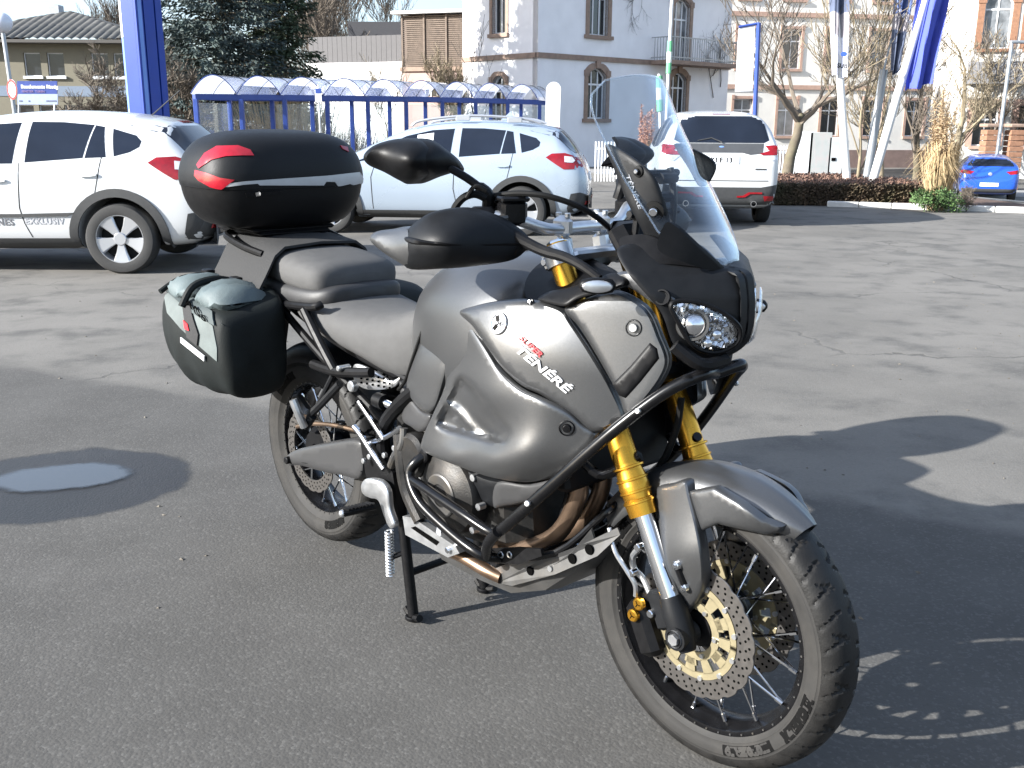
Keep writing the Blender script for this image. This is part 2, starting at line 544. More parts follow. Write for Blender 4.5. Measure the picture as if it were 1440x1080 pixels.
    l.new(col, b.inputs['Base Color'])
    rg = math_('SUBTRACT', .93, math_('MULTIPLY', wet, .5)); l.new(rg, b.inputs['Roughness'])
    b.inputs['Specular IOR Level'].default_value = .3
    hgt = math_('ADD', math_('MULTIPLY', fine, .5), math_('ADD', math_('MULTIPLY', grit, .3), math_('MULTIPLY', vor.outputs['Distance'], -.5)))
    hgt = math_('SUBTRACT', hgt, math_('MULTIPLY', crack, 2.0))
    bu = n.new('ShaderNodeBump'); bu.inputs['Strength'].default_value = .28; bu.inputs['Distance'].default_value = .006; l.new(hgt, bu.inputs['Height']); l.new(bu.outputs[0], b.inputs['Normal'])
    return mt

def strip_mesh(x0, x1, y0, y1, nx, ny, dz=0.0):
    M = MB(); rows = []
    for j in range(ny + 1):
        y = y0 + (y1 - y0) * j / ny
        rows.append([Vector((x0 + (x1 - x0) * i / nx, y, gz(x0 + (x1 - x0) * i / nx, y) + dz)) for i in range(nx + 1)])
    M.loft(rows, False, False); return M
gm = MB()
ys = [-30, -10, -3] + [i * 0.5 for i in range(-4, 20)] + [10 + i for i in range(45)] + [60, 80, 120, 200, 400, 900]
xs = [-900, -300, -120, -60] + [-40 + i * 2 for i in range(41)] + [60, 120, 300, 900]
gm.loft([[Vector((x, y, gz(x, y))) for x in xs] for y in ys], False, False)
g_o = gm.build('ground', asphalt_mat()); tag(g_o, kind='structure')

# puddle: a thin sheet of still water with an uneven shore
def water_mat(c):
    """shallow water that thins out to nothing at its shore"""
    mt, nt, n, l, b = _new('puddle_water')
    b.inputs['Base Color'].default_value = (.05, .05, .048, 1); b.inputs['Roughness'].default_value = .02
    b.inputs['Specular IOR Level'].default_value = .9
    tc = n.new('ShaderNodeTexCoord'); nz = n.new('ShaderNodeTexNoise'); nz.inputs['Scale'].default_value = 9; nz.inputs['Detail'].default_value = 5
    l.new(tc.outputs['Object'], nz.inputs['Vector'])
    mp_ = n.new('ShaderNodeMapping'); mp_.vector_type = 'TEXTURE'; mp_.inputs['Location'].default_value = (c.x, c.y, .004); mp_.inputs['Rotation'].default_value = (0, 0, R(14)); mp_.inputs['Scale'].default_value = (.29, .17, 1)
    l.new(tc.outputs['Object'], mp_.inputs['Vector'])
    ln_ = n.new('ShaderNodeVectorMath'); ln_.operation = 'LENGTH'; l.new(mp_.outputs[0], ln_.inputs[0])
    ad = n.new('ShaderNodeMath'); ad.operation = 'MULTIPLY_ADD'; ad.inputs[1].default_value = .35; l.new(nz.outputs['Fac'], ad.inputs[0]); l.new(ln_.outputs['Value'], ad.inputs[2])
    mr = n.new('ShaderNodeMapRange'); mr.interpolation_type = 'SMOOTHSTEP'; mr.inputs['From Min'].default_value = .95; mr.inputs['From Max'].default_value = 1.2; mr.inputs['To Min'].default_value = 1; mr.inputs['To Max'].default_value = 0
    l.new(ad.outputs[0], mr.inputs['Value'])
    tr = n.new('ShaderNodeBsdfTransparent'); mx = n.new('ShaderNodeMixShader')
    l.new(mr.outputs[0], mx.inputs[0]); l.new(tr.outputs[0], mx.inputs[1]); l.new(b.outputs[0], mx.inputs[2]); l.new(mx.outputs[0], n['Material Output'].inputs['Surface'])
    return mt
pc_ = G(85, 672); pts = []
prng = random.Random(3)
for k in range(40):
    a = 2 * PI * k / 40
    r_ = 1 + .05 * math.sin(3 * a + 1) + .04 * math.sin(5 * a + 2) + .015 * math.sin(9 * a)
    ex, ey = .36 * r_ * math.cos(a), .21 * r_ * math.sin(a)
    pts.append((pc_.x + ex * math.cos(R(14)) - ey * math.sin(R(14)) + .0, pc_.y + ex * math.sin(R(14)) + ey * math.cos(R(14)), .004))
pm = MB(); pm.add(pts, [tuple(range(40))]); po = pm.build('puddle', water_mat(pc_)); tag(po, kind='structure')

# road beyond the island, pavement strip
m_road = mat('road_asphalt', (.16, .157, .15), .9, 0, .1, 3, bump=.2, bscale=90, dirt=(.1, .1, .1), dscale=.6, damt=.4)
rm = strip_mesh(3.5, 40, 22.6, 33, 30, 20, .006); ro = rm.build('road', m_road); tag(ro, kind='structure')
m_pave = mat('pavement_concrete', (.24, .235, .225), .85, 0, .1, 3, bump=.15, bscale=60, dirt=(.15, .145, .13), dscale=.8)
pv_ = MB(); pv_.loft([[Vector((x, y, gz(x, y) + d)) for y, d in ((33, -.2), (33, .13), (37, .14), (37, -.2))] for x in range(-2, 42, 2)]); po2 = pv_.build('pavement', m_pave); tag(po2, kind='structure')

# ================================================================== BUILDINGS
def stucco(name, col, dirt=None, damt=.3, bump=.15): return mat(name, col, .9, 0, .05, 1.2, bump=bump, bscale=25, dirt=dirt, dscale=.7, damt=damt)
m_villa = stucco('villa_render', (.80, .785, .79), (.66, .63, .64), .3)
m_sand = mat('sandstone', (.27, .19, .145), .85, 0, .15, 6, bump=.3, bscale=20, dirt=(.16, .12, .1), dscale=2)
m_wframe = mat('white_window_frame', (.68, .69, .7), .45, 0, .04, 5)
m_pane = mat('window_pane', (.02, .023, .027), .05, 0, .3, 1.5, coat=.3)
m_pane2 = mat('curtained_pane', (.16, .17, .18), .08, 0, .5, 2.5, coat=.3)
m_slate = mat('slate_roof', (.045, .06, .062), .6, 0, .2, 8, bump=.3, bscale=14)
m_white = mat('white_paint_wall', (.66, .66, .65), .85, 0, .05, 1.0, bump=.1, bscale=20, dirt=(.5, .49, .46), dscale=.5)
m_iron = mat('painted_iron', (.35, .36, .36), .5, .2, .1, 10)
m_dkiron = mat('dark_iron', (.05, .05, .052), .5, .3, .1, 10)

class Facade:
    """a wall plane: origin, direction along it (left to right as seen from outside)"""
    def __init__(s, o, d):
        s.o = Vector(o); s.d = Vector((d[0], d[1], 0)).normalized(); s.n = Vector((s.d.y, -s.d.x, 0))
    def p(s, t, z, out=0.0): return Vector((s.o.x, s.o.y, 0)) + s.d * t + Vector((0, 0, z)) + s.n * out
    def box(s, M, t0, t1, z0, z1, o0, o1):
        c = [s.p(t, z, o) for z in (z0, z1) for (t, o) in ((t0, o0), (t1, o0), (t1, o1), (t0, o1))]
        M.add(c, [(0, 3, 2, 1), (4, 5, 6, 7), (0, 1, 5, 4), (1, 2, 6, 5), (2, 3, 7, 6), (3, 0, 4, 7)])

def arch_pts(w, h, rise, n=8):
    """outline of an opening with a segmental head, from (0,0)"""
    out = [(-w / 2, 0), (w / 2, 0), (w / 2, h - rise)]
    if rise > 0:
        for k in range(1, n):
            a = k / n; x = w / 2 - w * a; out.append((x, h - rise + rise * (1 - (2 * a - 1) ** 2)))
    out.append((-w / 2, h - rise)); return out

def wall_with_holes(name, F, outline, holes, th, mt, parent):
    """a wall with real openings: outline and holes in (t, z); holes are cut through th deep"""
    co, ed = [], []
    for loop in [outline] + holes:
        o = len(co); co += [Vector(p) for p in loop]; ed += [(o + i, o + (i + 1) % len(loop)) for i in range(len(loop))]
    V, _, Fc, _, _, _ = delaunay_2d_cdt(co, ed, [], 1, 1e-5)
    def inside(q, loop):
        c = False
        for a, b in zip(loop, loop[1:] + loop[:1]):
            if (a[1] > q[1]) != (b[1] > q[1]) and q[0] < (b[0] - a[0]) * (q[1] - a[1]) / (b[1] - a[1]) + a[0]: c = not c
        return c
    Fk = []
    for f in Fc:
        q = sum((V[i] for i in f), Vector((0, 0))) / len(f)
        if inside(q, outline) and not any(inside(q, h) for h in holes): Fk.append(tuple(f))
    return shell(name, [F.p(v.x, v.y, 0) for v in V], Fk, set(), [-F.n * th] * len(V), mt, parent, 20)

def window(F, t, z0, w, h, rise, parent, mullions=(-.17, .17), transom=.68, pane=None, frame=None, depth=.16, fw=.07, sill=None, sur=None, sw=.2, key=False, sm=None):
    """frame, panes, sill and stone surround of one opening"""
    pane = pane or m_pane; frame = frame or m_wframe; sm = sm or m_sand
    M = MB(); ol = arch_pts(w, h, rise); il = [(x * (w - 2 * fw) / w, fw + y * (h - 2 * fw) / h) for x, y in ol]
    n = len(ol)
    vs = [F.p(t + x, z0 + y, -depth) for x, y in ol] + [F.p(t + x, z0 + y, -depth) for x, y in il] + [F.p(t + x, z0 + y, -depth - .06) for x, y in ol] + [F.p(t + x, z0 + y, -depth - .06) for x, y in il]
    fs = []
    for i in range(n):
        j = (i + 1) % n
        fs += [(i, j, n + j, n + i), (n + i, n + j, 3 * n + j, 3 * n + i), (2 * n + j, 2 * n + i, 3 * n + i, 3 * n + j)]
    M.add(vs, fs)
    for mx in mullions: F.box(M, t + mx * w - .03, t + mx * w + .03, z0 + fw * .5, z0 + h - rise * .35 - fw * .4, -depth - .05, -depth + .006)
    if transom: F.box(M, t - w / 2 + fw * .5, t + w / 2 - fw * .5, z0 + h * transom - .035, z0 + h * transom + .035, -depth - .05, -depth + .009)
    win = M.build('window', frame, parent, smooth=False)
    P = MB(); P.add([F.p(t + x, z0 + y, -depth - .03) for x, y in [(x * .99, y) for x, y in ol]], [tuple(range(n))]); P.build('pane', pane, win, smooth=False)
    if sill:
        S = MB(); F.box(S, t - w / 2 - sill, t + w / 2 + sill, z0 - .14, z0 + .01, -depth, .13); S.build('sill', sm, win, smooth=False)
    if sur:
        S = MB(); oo = [(x + (sw if x > 0 else -sw if x < 0 else 0), (y + sw if y > 0.01 else y)) for x, y in ol]
        a = [F.p(t + x, z0 + y, .05) for x, y in oo]; b = [F.p(t + x, z0 + y, .05) for x, y in ol]; c = [F.p(t + x, z0 + y, -.02) for x, y in oo]; d = [F.p(t + x, z0 + y, -depth) for x, y in ol]
        fs = []
        for i in range(1, n):
            j = (i + 1) % n
            fs += [(i, j, n + j, n + i), (n + i, n + j, 3 * n + j, 3 * n + i), (j, i, 2 * n + i, 2 * n + j)]
        S.add(a + b + c + d, fs)
        if key: F.box(S, t - .13, t + .13, z0 + h - .02, z0 + h + sw + .1, .0, .11)
        for s_ in (-1, 1): F.box(S, t + s_ * (w / 2 + sw * .5) - sw * .62, t + s_ * (w / 2 + sw * .5) + sw * .62, z0 + h - rise - .02, z0 + h - rise + .22, .0, .085)
        S.build('stone_surround', sm, win, smooth=False)
    return win

# ---- the villa with sandstone trim
villa = empty('villa', (.96, 42, -.5), 0, 'pale rendered villa with brown sandstone window surrounds and a balcony', 'house')
def child_space(o):   # children built in world coordinates under an Empty
    o_ = [c for c in bpy.data.objects if c.parent == o]
    inv = Matrix.Translation(-o.location)
    for c in o_: c.matrix_parent_inverse = (Matrix.Translation(o.location) @ Matrix.Rotation(o.rotation_euler.z, 4, 'Z')).inverted()
FR = Facade((.96, 42, 0), (.74, .67)); LR = 12.8
ld = Vector((-.67, .74, 0)).normalized(); LL = 4.75
lend = Vector((.96, 42, 0)) + ld * LL
FL = Facade(lend, (-ld.x, -ld.y))
ZT = 7.2
wR = [(3.5, 1.55, 1.15, 2.1, .32), (3.5, 4.95, 1.15, 2.2, .32), (9.0, 1.55, 1.15, 2.1, .32), (9.0, 4.1, 1.2, 2.75, .32), (6.3, -.3, 1.0, .6, 0)]
holes = [[(t + x, z + y) for x, y in arch_pts(w, h, r)] for t, z, w, h, r in wR[:4]]
wall_with_holes('wall', FR, [(0, -1.2), (LR, -1.2), (LR, ZT), (0, ZT)], holes, .3, m_villa, villa)
wL = [(LL - 2.35, 1.3, .85, 2.0, .28), (LL - 2.35, 4.95, .85, 2.2, .28)]
holes = [[(t + x, z + y) for x, y in arch_pts(w, h, r)] for t, z, w, h, r in wL]
wall_with_holes('wall', FL, [(0, -1.2), (LL - .003, -1.2), (LL - .003, ZT), (0, ZT)], holes, .3, m_villa, villa)
for i, (t, z, w, h, r) in enumerate(wR[:4]): window(FR, t, z, w, h, r, villa, sill=.28, sur=True, key=True, pane=m_pane if i != 3 else m_pane2)
for t, z, w, h, r in wL: window(FL, t, z, w, h, r, villa, mullions=(0,), sill=.2, sur=True, sw=.16)
bd = MB(); FR.box(bd, -.06, LR + .05, 3.92, 4.12, -.02, .09); FL.box(bd, 0, LL - .07, 3.92, 4.12, -.02, .085); bd.build('string_course', m_sand, villa, smooth=False)
bk = MB()   # back walls closing the house
pA, pB, pC, pD = FR.p(0, 0, -.31), FR.p(LR, 0), FR.p(LR, 0) + ld * LL, lend
for a, b in ((pB, pC), (pC, pD)):
    bk.add([a + Vector((0, 0, -1.2)), b + Vector((0, 0, -1.2)), b + Vector((0, 0, ZT)), a + Vector((0, 0, ZT))], [(0, 1, 2, 3)])
bk.add([FR.p(.3, 1, -1.6), FR.p(LR - .3, 1, -1.6), FR.p(LR - .3, ZT, -1.6), FR.p(.3, ZT, -1.6)], [(0, 1, 2, 3)])
bk.build('back_wall', m_villa, villa, smooth=False)
rfm = MB(); ov = .55; ctr = (FR.p(0, 0) + pC) / 2
c4 = [FR.p(0, 0), pB, pC, pD]; eo = [c + (c - ctr).normalized() * ov * 1.4 for c in c4]
m1 = (c4[0] + c4[3]) / 2; m2 = (c4[1] + c4[2]) / 2; ax = (m2 - m1).normalized()
r1, r2 = m1 + ax * 4.2 + Vector((0, 0, ZT + 4.2)), m2 - ax * 4.2 + Vector((0, 0, ZT + 4.2))
e = [p + Vector((0, 0, ZT + .16)) for p in eo]; e2 = [p + Vector((0, 0, ZT)) for p in eo]
rfm.add(e + [r1, r2] + e2, [(0, 1, 5, 4), (1, 2, 5), (2, 3, 4, 5), (3, 0, 4), (0, 6, 7, 1), (1, 7, 8, 2), (2, 8, 9, 3), (3, 9, 6, 0), (6, 9, 8, 7)])
rf = rfm.build('roof', m_slate, villa, smooth=False)
gt = MB(); gt.tube([p + Vector((0, 0, ZT + .1)) + (p - ctr).normalized() * .06 for p in eo + eo[:1]], .08, 8); gt.build('gutter', m_slate, rf)
bl = empty('balcony', (0, 0, 0)); bl.parent = villa
B_ = MB(); FR.box(B_, 6.9, 12.2, 3.93, 4.1, .092, 1.15); bs = B_.build('balcony_slab', m_sand, villa, smooth=False)
bpy.data.objects.remove(bl)
B_ = MB()
for z in (4.2, 5.05): FR.box(B_, 6.95, 12.15, z, z + .045, 1.06, 1.11)
k = 6.97
while k < 12.15: FR.box(B_, k, k + .025, 4.1, 5.05, 1.07, 1.095); k += .16
for t in (6.95, 12.11):
    for z in (4.2, 5.05): FR.box(B_, t, t + .04, z, z + .04, .02, 1.06)
    q = .2
    while q < 1.0: FR.box(B_, t + .008, t + .032, 4.1, 5.05, q, q + .025); q += .16
B_.build('balcony_railing', m_iron, bs, smooth=False)
# bare climbing stems on the shaded wall
cl = MB(); crng = random.Random(11)
def climber(M, F, t, z, ang, L, r, depth):
    p = [(t, z)]; a = ang
    for _ in range(7):
        a += crng.uniform(-.35, .35); t += math.cos(a) * L / 7; z += math.sin(a) * L / 7; p.append((t, z))
    M.tube([F.p(q[0], q[1], .04 + .02 * i / 7) for i, q in enumerate(p)], lambda s_: r * (1 - .6 * s_), 4)
    if depth:
        for _ in range(3):
            k = crng.randint(2, 6); climber(M, F, p[k][0], p[k][1], a + crng.uniform(-1.2, 1.2), L * .55, r * .55, depth - 1)
for k in range(5): climber(cl, FR, 11.6 + crng.uniform(-.4, .6), 2.6 + k * .5, PI / 2 + crng.uniform(-.5, .5), 2.2, .022, 3)
for k in range(3): climber(cl, FR, 5.4 + k * .5, 7.2, -.5 + crng.uniform(-2.6, .4), 1.6, .012, 2)
c_o = cl.build('climbing_plant', mat('bare_stem', (.07, .06, .055), .9)); tag(c_o, 'bare climbing stems clinging to the shaded villa wall', 'climbing plant', kind='stuff')

# ---- beige house far left
m_beige = stucco('beige_render', (.17, .155, .115), (.12, .11, .085), .4)
bh = empty('house', (-27.8, 64, -.5), 0, 'beige two-storey house with a grey ribbed hip roof behind the lamp', 'house')
FB = Facade((-34.5, 62, 0), (1, .02)); LB = 13.0
wB = []
for u in (47, 79.5, 141, 172): 
    x = W(u, 94, 62.2).x; wB.append((x + 34.5, 3.9, 1.0, 1.35))
for u in (36, 69, 104, 139): wB.append((W(u, 155, 62.2).x + 34.5, .9, 1.1, 1.35))
holes = [[(t + x, z + y) for x, y in arch_pts(w, h, 0)] for t, z, w, h in wB]
wall_with_holes('wall', FB, [(0, -1.2), (LB, -1.2), (LB, 6.0), (0, 6.0)], holes, .3, m_beige, bh)
for t, z, w, h in wB: window(FB, t, z, w, h, 0, bh, mullions=(), transom=None, sill=.08, sm=m_wframe, fw=.055)
sw_ = MB()
for a, b in ((FB.p(0, 0), FB.p(0, 0) + Vector((0, 10, 0))), (FB.p(LB, 0), FB.p(LB, 0) + Vector((0, 10, 0))), (FB.p(.2, 0, -1.5), FB.p(LB - .2, 0, -1.5))): sw_.add([a + Vector((0, 0, -1.2)), b + Vector((0, 0, -1.2)), b + Vector((0, 0, 5.99)), a + Vector((0, 0, 5.99))], [(0, 1, 2, 3)])
sw_.build('side_wall', m_beige, bh, smooth=False)
bnd = MB(); FB.box(bnd, 0, LB, 2.75, 3.35, .0, .03); bnd.build('blue_band', mat('faded_blue_paint', (.16, .2, .26), .8), bh, smooth=False)
def rib_roof(parent, a, b, apex, n, mt, name='roof', amp=.07):
    """one roof slope of round ribs from the eave a-b to the apex"""
    M = MB()
    A0, B0, T = Vector(a), Vector(b), Vector(apex)
    up = (B0 - A0).cross(T - A0).normalized()
    if up.z < 0: up = -up
    ridge0, ridge1 = T, T
    tA = None
    e = (B0 - A0); L = e.length; e.normalize()
    foot = A0 + e * ((T - A0).dot(e)); slope = T - foot
    rows = []
    for i in range(n * 4 + 1):
        t = L * i / (n * 4); h_ = up * (amp * abs(math.sin(PI * i / 4 * .5 * 2 / 2)))
        d = (foot - A0).length
        frac = t / d if t <= d else (L - t) / (L - d)
        p0 = A0 + e * t; p1 = p0 + slope * max(frac, .0)
        rows.append([p0 + h_, p0.lerp(p1, .5) + h_, p1 + h_ * .5])
    M.loft(rows, False, False)
    return M.build(name, mt, parent, 50)
m_rib = mat('grey_roof_tile', (.075, .073, .068), .8, 0, .25, 3, dirt=(.04, .045, .035), dscale=1.2)
ez = 5.95; x0, x1, y0, y1 = -35.3, -20.9, 61.2, 72.5; apx = (W(100, 30, 66.9).x, 66.9, 8.05)
rib_roof(bh, (x0, y0, ez), (x1, y0, ez), apx, 58, m_rib, amp=.10); rib_roof(bh, (x1, y0, ez), (x1, y1, ez), apx, 44, m_rib, amp=.10); rib_roof(bh, (x0, y1, ez), (x0, y0, ez), apx, 44, m_rib, amp=.10)
ev = MB(); ev.box(((x0 + x1) / 2, (y0 + y1) / 2, ez - .1), (x1 - x0, y1 - y0, .18)); ev.build('eaves', mat('dark_fascia', (.06, .055, .05), .7), bh, smooth=False)
ch = MB(); ch.box(W(80, 28, 69) + Vector((0, 0, .1)), (.75, .75, 1.6), None, .03); ch.build('chimney', mat('metal_chimney', (.35, .37, .4), .5, .4), bh)

# ---- white annex with terrace screens between spruce and villa
an = empty('annex', (-6, 52, -.4), 0, 'flat white annex with grey terrace fence panels beside the villa', 'building')
FA = Facade(W(432, 120, 56) * Vector((1, 1, 0)) if False else (W(432, 120, 57).x, 57, 0), (.93, -.37)); LA = (Vector((W(572, 120, 52).x, 52)) - Vector((W(432, 120, 57).x, 57))).length
zt_ = 4.45
M = MB(); FA.box(M, 0, LA, -1.2, zt_, -6, 0); M.build('wall', m_white, an, smooth=False)
M = MB(); FA.box(M, .25, LA - .2, zt_ - .9, zt_ - .72, .0, .05); M.build('drip_ledge', m_white, an, smooth=False)
m_panel = mat('grey_fence_panel', (.085, .082, .084), .75, 0, .1, 4)
k = .15; 
while k < LA - .1:
    M = MB(); FA.box(M, k, k + .285, zt_, zt_ + 1.35, -.12, -.08); M.build('fence_panel', m_panel, an, smooth=False); k += .3
M = MB(); p = W(532, 60, 58); M.box((p.x, 59.5, 5.9), (3.4, 2.4, 1.7)); M.build('roof_hut', mat('dark_hut', (.045, .045, .05), .8), an, smooth=False)
wl = empty('garden_wing', (-3.5, 50, -.4), 0, 'wooden trellis wing in front of the villa with a pink lower wall', 'building')
FT = Facade((W(566, 120, 50.5).x, 50.5, 0), (.94, -.33)); LT = 3.5
m_wood = mat('weathered_wood', (.15, .115, .09), .85, 0, .2, 5)
M = MB(); FT.box(M, 0, LT, -1.2, 3.75, -3, 0); M.build('wall', mat('pink_render', (.36, .26, .23), .9, 0, .08, 1.5), wl, smooth=False)
M = MB(); FT.box(M, -.1, LT + .1, 3.75, 3.95, -3.1, .12); M.build('floor_edge', m_sand, wl, smooth=False)
M = MB(); FT.box(M, 0, LT, 3.95, 6.3, -3, -.2); M.build('upper_room', mat('brown_boards', (.13, .1, .085), .85), wl, smooth=False)
for k in range(26):
    M = MB(); z = 3.98 + k * .09; FT.box(M, .02, LT - .02, z, z + .06, -.06, -.03); M.build('slat', m_wood, wl, smooth=False)
for t in (0, 1.15, 2.3, 3.42):
    M = MB(); FT.box(M, t, t + .08, 3.95, 6.35, -.03, .03); M.build('post', m_wood, wl, smooth=False)
M = MB(); FT.box(M, -.4, LT + .3, 6.36, 6.5, -3.2, .3); M.build('roof', m_white, wl, smooth=False)
M = MB(); FT.box(M, 1.2, LT - .1, 2.6, 3.3, .0, .02); M.build('window_band', m_pane, wl, smooth=False)
for k in range(8): M = MB(); FT.box(M, 1.2 + k * .3, 1.26 + k * .3, 2.58, 3.32, .02, .05); M.build('mullion', m_wframe, wl, smooth=False)

# ---- the long white building across the road
lb = empty('apartment_building', (20, 62, -1), 0, 'long pale three-storey building behind bare trees across the road', 'building')
m_cream = stucco('cream_render', (.6, .585, .55), (.45, .43, .4), .35)
m_frame_s = mat('reddish_stone', (.36, .24, .19), .85, 0, .12, 5)
FQ = Facade((W(1004, 100, 60).x, 60, 0), (.985, .17)); LQ = 30
WQ = []
t = 1.9
while t < LQ - 1.0:
    WQ += [(t, .7, 1.15, 2.1, .0), (t, 4.5, 1.15, 2.2, .0), (t, 8.3, 1.15, 2.2, .25)]; t += 2.75
holes = [[(t + x, z + y) for x, y in arch_pts(w, h, r)] for t, z, w, h, r in WQ]
wall_with_holes('wall', FQ, [(0, -2.5), (LQ, -2.5), (LQ, 12), (0, 12)], holes, .3, m_cream, lb)
for i, (t, z, w, h, r) in enumerate(WQ): window(FQ, t, z, w, h, r, lb, mullions=(0,), transom=.7, sill=.15, sur=True, sw=.16, sm=m_frame_s, pane=m_pane2 if (i * 7) % 5 < 2 else m_pane)
M = MB(); FQ.box(M, 0, LQ, 3.35, 3.6, 0, .1); FQ.box(M, 0, LQ, 7.35, 7.6, 0, .12); M.build('string_course', m_frame_s, lb, smooth=False)
M = MB(); FQ.box(M, -.05, LQ, -2.5, -.1, 0.002, .09); M.build('plinth', mat('red_plinth', (.17, .12, .105), .9, 0, .15, 3), lb, smooth=False)
M = MB(); FQ.box(M, .1, LQ - .1, -2, 12, -2.2, -1.9); FQ.box(M, 0, .2, -2.5, 12, -9, -.31); FQ.box(M, -.6, LQ, 12.01, 12.3, -9, .6); M.build('shell', m_cream, lb, smooth=False)
by = empty('bay_wing', (26, 52, -1), 0, 'brick-trimmed wing with arched windows at the upper right', 'building')
FY = Facade((W(1366, 50, 50).x, 50, 0), (.97, -.2)); 
WY = [(1.1 + k * 2.0, 4.9, 1.25, 2.7, .62) for k in range(4)] + [(1.1 + k * 2.0, .4, 1.1, 1.9, 0) for k in range(4)]
holes = [[(t + x, z + y) for x, y in arch_pts(w, h, r)] for t, z, w, h, r in WY]
wall_with_holes('wall', FY, [(0, -2.5), (8.4, -2.5), (8.4, 9.5), (0, 9.5)], holes, .3, m_cream, by)
m_brick = mat('orange_brick', (.24, .125, .075), .85, 0, .2, 8)
for i, (t, z, w, h, r) in enumerate(WY): window(FY, t, z, w, h, r, by, mullions=(0,), transom=.66, sill=.12, sur=True, sw=.3, sm=m_brick if r else m_frame_s, pane=m_pane2 if r else m_pane)
M = MB(); FY.box(M, 0, 8.4, 3.3, 4.3, 0.002, .5); M.build('ledge', mat('grey_stone', (.2, .2, .21), .85), by, smooth=False)
M = MB(); FY.box(M, .1, 8.3, -2, 9.4, -2.0, -1.7); FY.box(M, 0, .25, -2.5, 9.5, -8, -.31); M.build('shell', m_cream, by, smooth=False)
for o in (villa, bh, an, wl, lb, by): child_space(o)
# ------------------------------------------------------------------ materials of the motorcycle
m_paint = mat('matte_grey_paint', (0.118, 0.120, 0.123), 0.34, 0.8, 0.05, 300, rvar=0.04, dirt=(0.2, 0.19, 0.17), dscale=7, damt=0.12)
m_paint_d = mat('dark_grey_plastic', (0.04, 0.04, 0.041), 0.42, 0.2, 0.06, 200)
m_blk = mat('black_plastic', (0.0045, 0.0045, 0.005), 0.45, 0.0, 0.2, 60, bump=0.04, bscale=500, spec=0.16)
m_blk2 = mat('textured_black_plastic', (0.006, 0.0065, 0.0075), 0.5, 0.0, 0.15, 40, bump=0.08, bscale=700, spec=0.2)
m_gloss = mat('gloss_black_coating', (0.004, 0.004, 0.0045), 0.25, 0.0, 0.2, 30, spec=.3)
m_gold = mat('gold_anodised_metal', (0.66, 0.34, 0.04), 0.27, 0.95, 0.03, 20, rvar=.02)
m_gold_p = mat('pale_gold_metal', (0.29, 0.25, 0.155), 0.48, 0.65, 0.06, 60)
m_chrome = mat('chrome', (0.72, 0.73, 0.75), 0.1, 1.0, 0.03, 30, rvar=0.04)
m_alu = mat('brushed_aluminium', (0.56, 0.57, 0.58), 0.33, 0.9, 0.08, 40)
m_alu_d = mat('dull_aluminium', (0.11, 0.11, 0.11), 0.42, 0.8, 0.12, 25, dirt=(0.2, 0.16, 0.11), dscale=9)
m_steel = mat('disc_steel', (0.135, 0.127, 0.12), 0.42, 0.85, 0.08, 80)
m_hole = mat('drilled_hole', (0.003, 0.003, 0.003), 0.9, spec=0.0)
m_bronze = mat('heat_tinted_steel', (0.24, 0.165, 0.115), 0.35, 0.9, 0.25, 12)
m_eng = mat('engine_casting', (0.022, 0.0215, 0.021), 0.45, 0.6, 0.15, 40, bump=0.1, bscale=300, dirt=(0.09, 0.075, 0.06), dscale=12, damt=0.3)
m_seat = mat('grey_seat_vinyl', (0.07, 0.0695, 0.069), 0.78, 0.0, 0.08, 40, bump=0.15, bscale=900, spec=.25)
m_seat_d = mat('dark_seat_vinyl', (0.018, 0.018, 0.019), 0.55, 0.0, 0.1, 40, bump=0.12, bscale=900)
m_tread = mat('tyre_tread_rubber', (0.009, 0.0088, 0.0086), 0.55, 0.0, 0.25, 30, bump=0.1, bscale=250, spec=.25, dirt=(0.024, 0.022, 0.02), dscale=14, damt=0.4)
m_side = mat('tyre_sidewall_rubber', (0.02, 0.0193, 0.0185), 0.7, 0.0, 0.12, 20, bump=0.05, bscale=250, spec=.25, dirt=(0.042, 0.039, 0.035), dscale=9, damt=0.5)
m_letter = mat('tyre_lettering', (0.005, 0.005, 0.005), 0.75, 0, .1, 20, spec=.05)
m_red = mat('red_print', (0.55, 0.02, 0.03), 0.4)
m_white = mat('white_print', (0.62, 0.62, 0.62), 0.4)
m_redlens = mat('red_reflector', (0.3, 0.004, 0.014), 0.2, 0.0, 0.15, 40, coat=0.6)
m_bag = mat('grey_green_canvas', (0.035, 0.047, 0.048), 0.75, 0.0, 0.2, 20, bump=0.12, bscale=240)
m_bag_l = mat('pale_grey_canvas', (0.085, 0.10, 0.098), 0.8, 0.0, 0.25, 12, bump=0.12, bscale=240)
m_bag_d = mat('black_canvas', (0.006, 0.008, 0.008), 0.65, 0.0, 0.2, 20, bump=0.12, bscale=260, spec=.2)
m_strap = mat('worn_black_nylon', (0.015, 0.015, 0.0155), 0.85, 0.0, 0.15, 15, bump=0.2, bscale=160)
m_screen = glass_mat('clear_screen', (0.86, 0.9, 0.93), 0.02, 0.03)
m_lens = glass_mat('clear_lens', (0.95, 0.96, 0.97), 0.07, 0.02)
m_reflector = mat('lamp_reflector', (0.75, 0.77, 0.8), 0.12, 1.0, 0.1, 90, bump=1.0, bscale=28)
m_amber = mat('amber_lens', (0.7, 0.25, 0.02), 0.2)
m_rubber = mat('black_rubber', (0.005, 0.005, 0.005), 0.65, spec=.15)

m_skid = mat('dusty_skid_plate', (0.10, 0.10, 0.10), 0.5, 0.7, 0.15, 20, dirt=(0.16, 0.14, 0.11), dscale=8, damt=.35)
m_dplas = mat('worn_black_plastic', (0.008, 0.008, 0.0085), 0.5, 0, .3, 9, bump=.05, bscale=400, spec=.2)
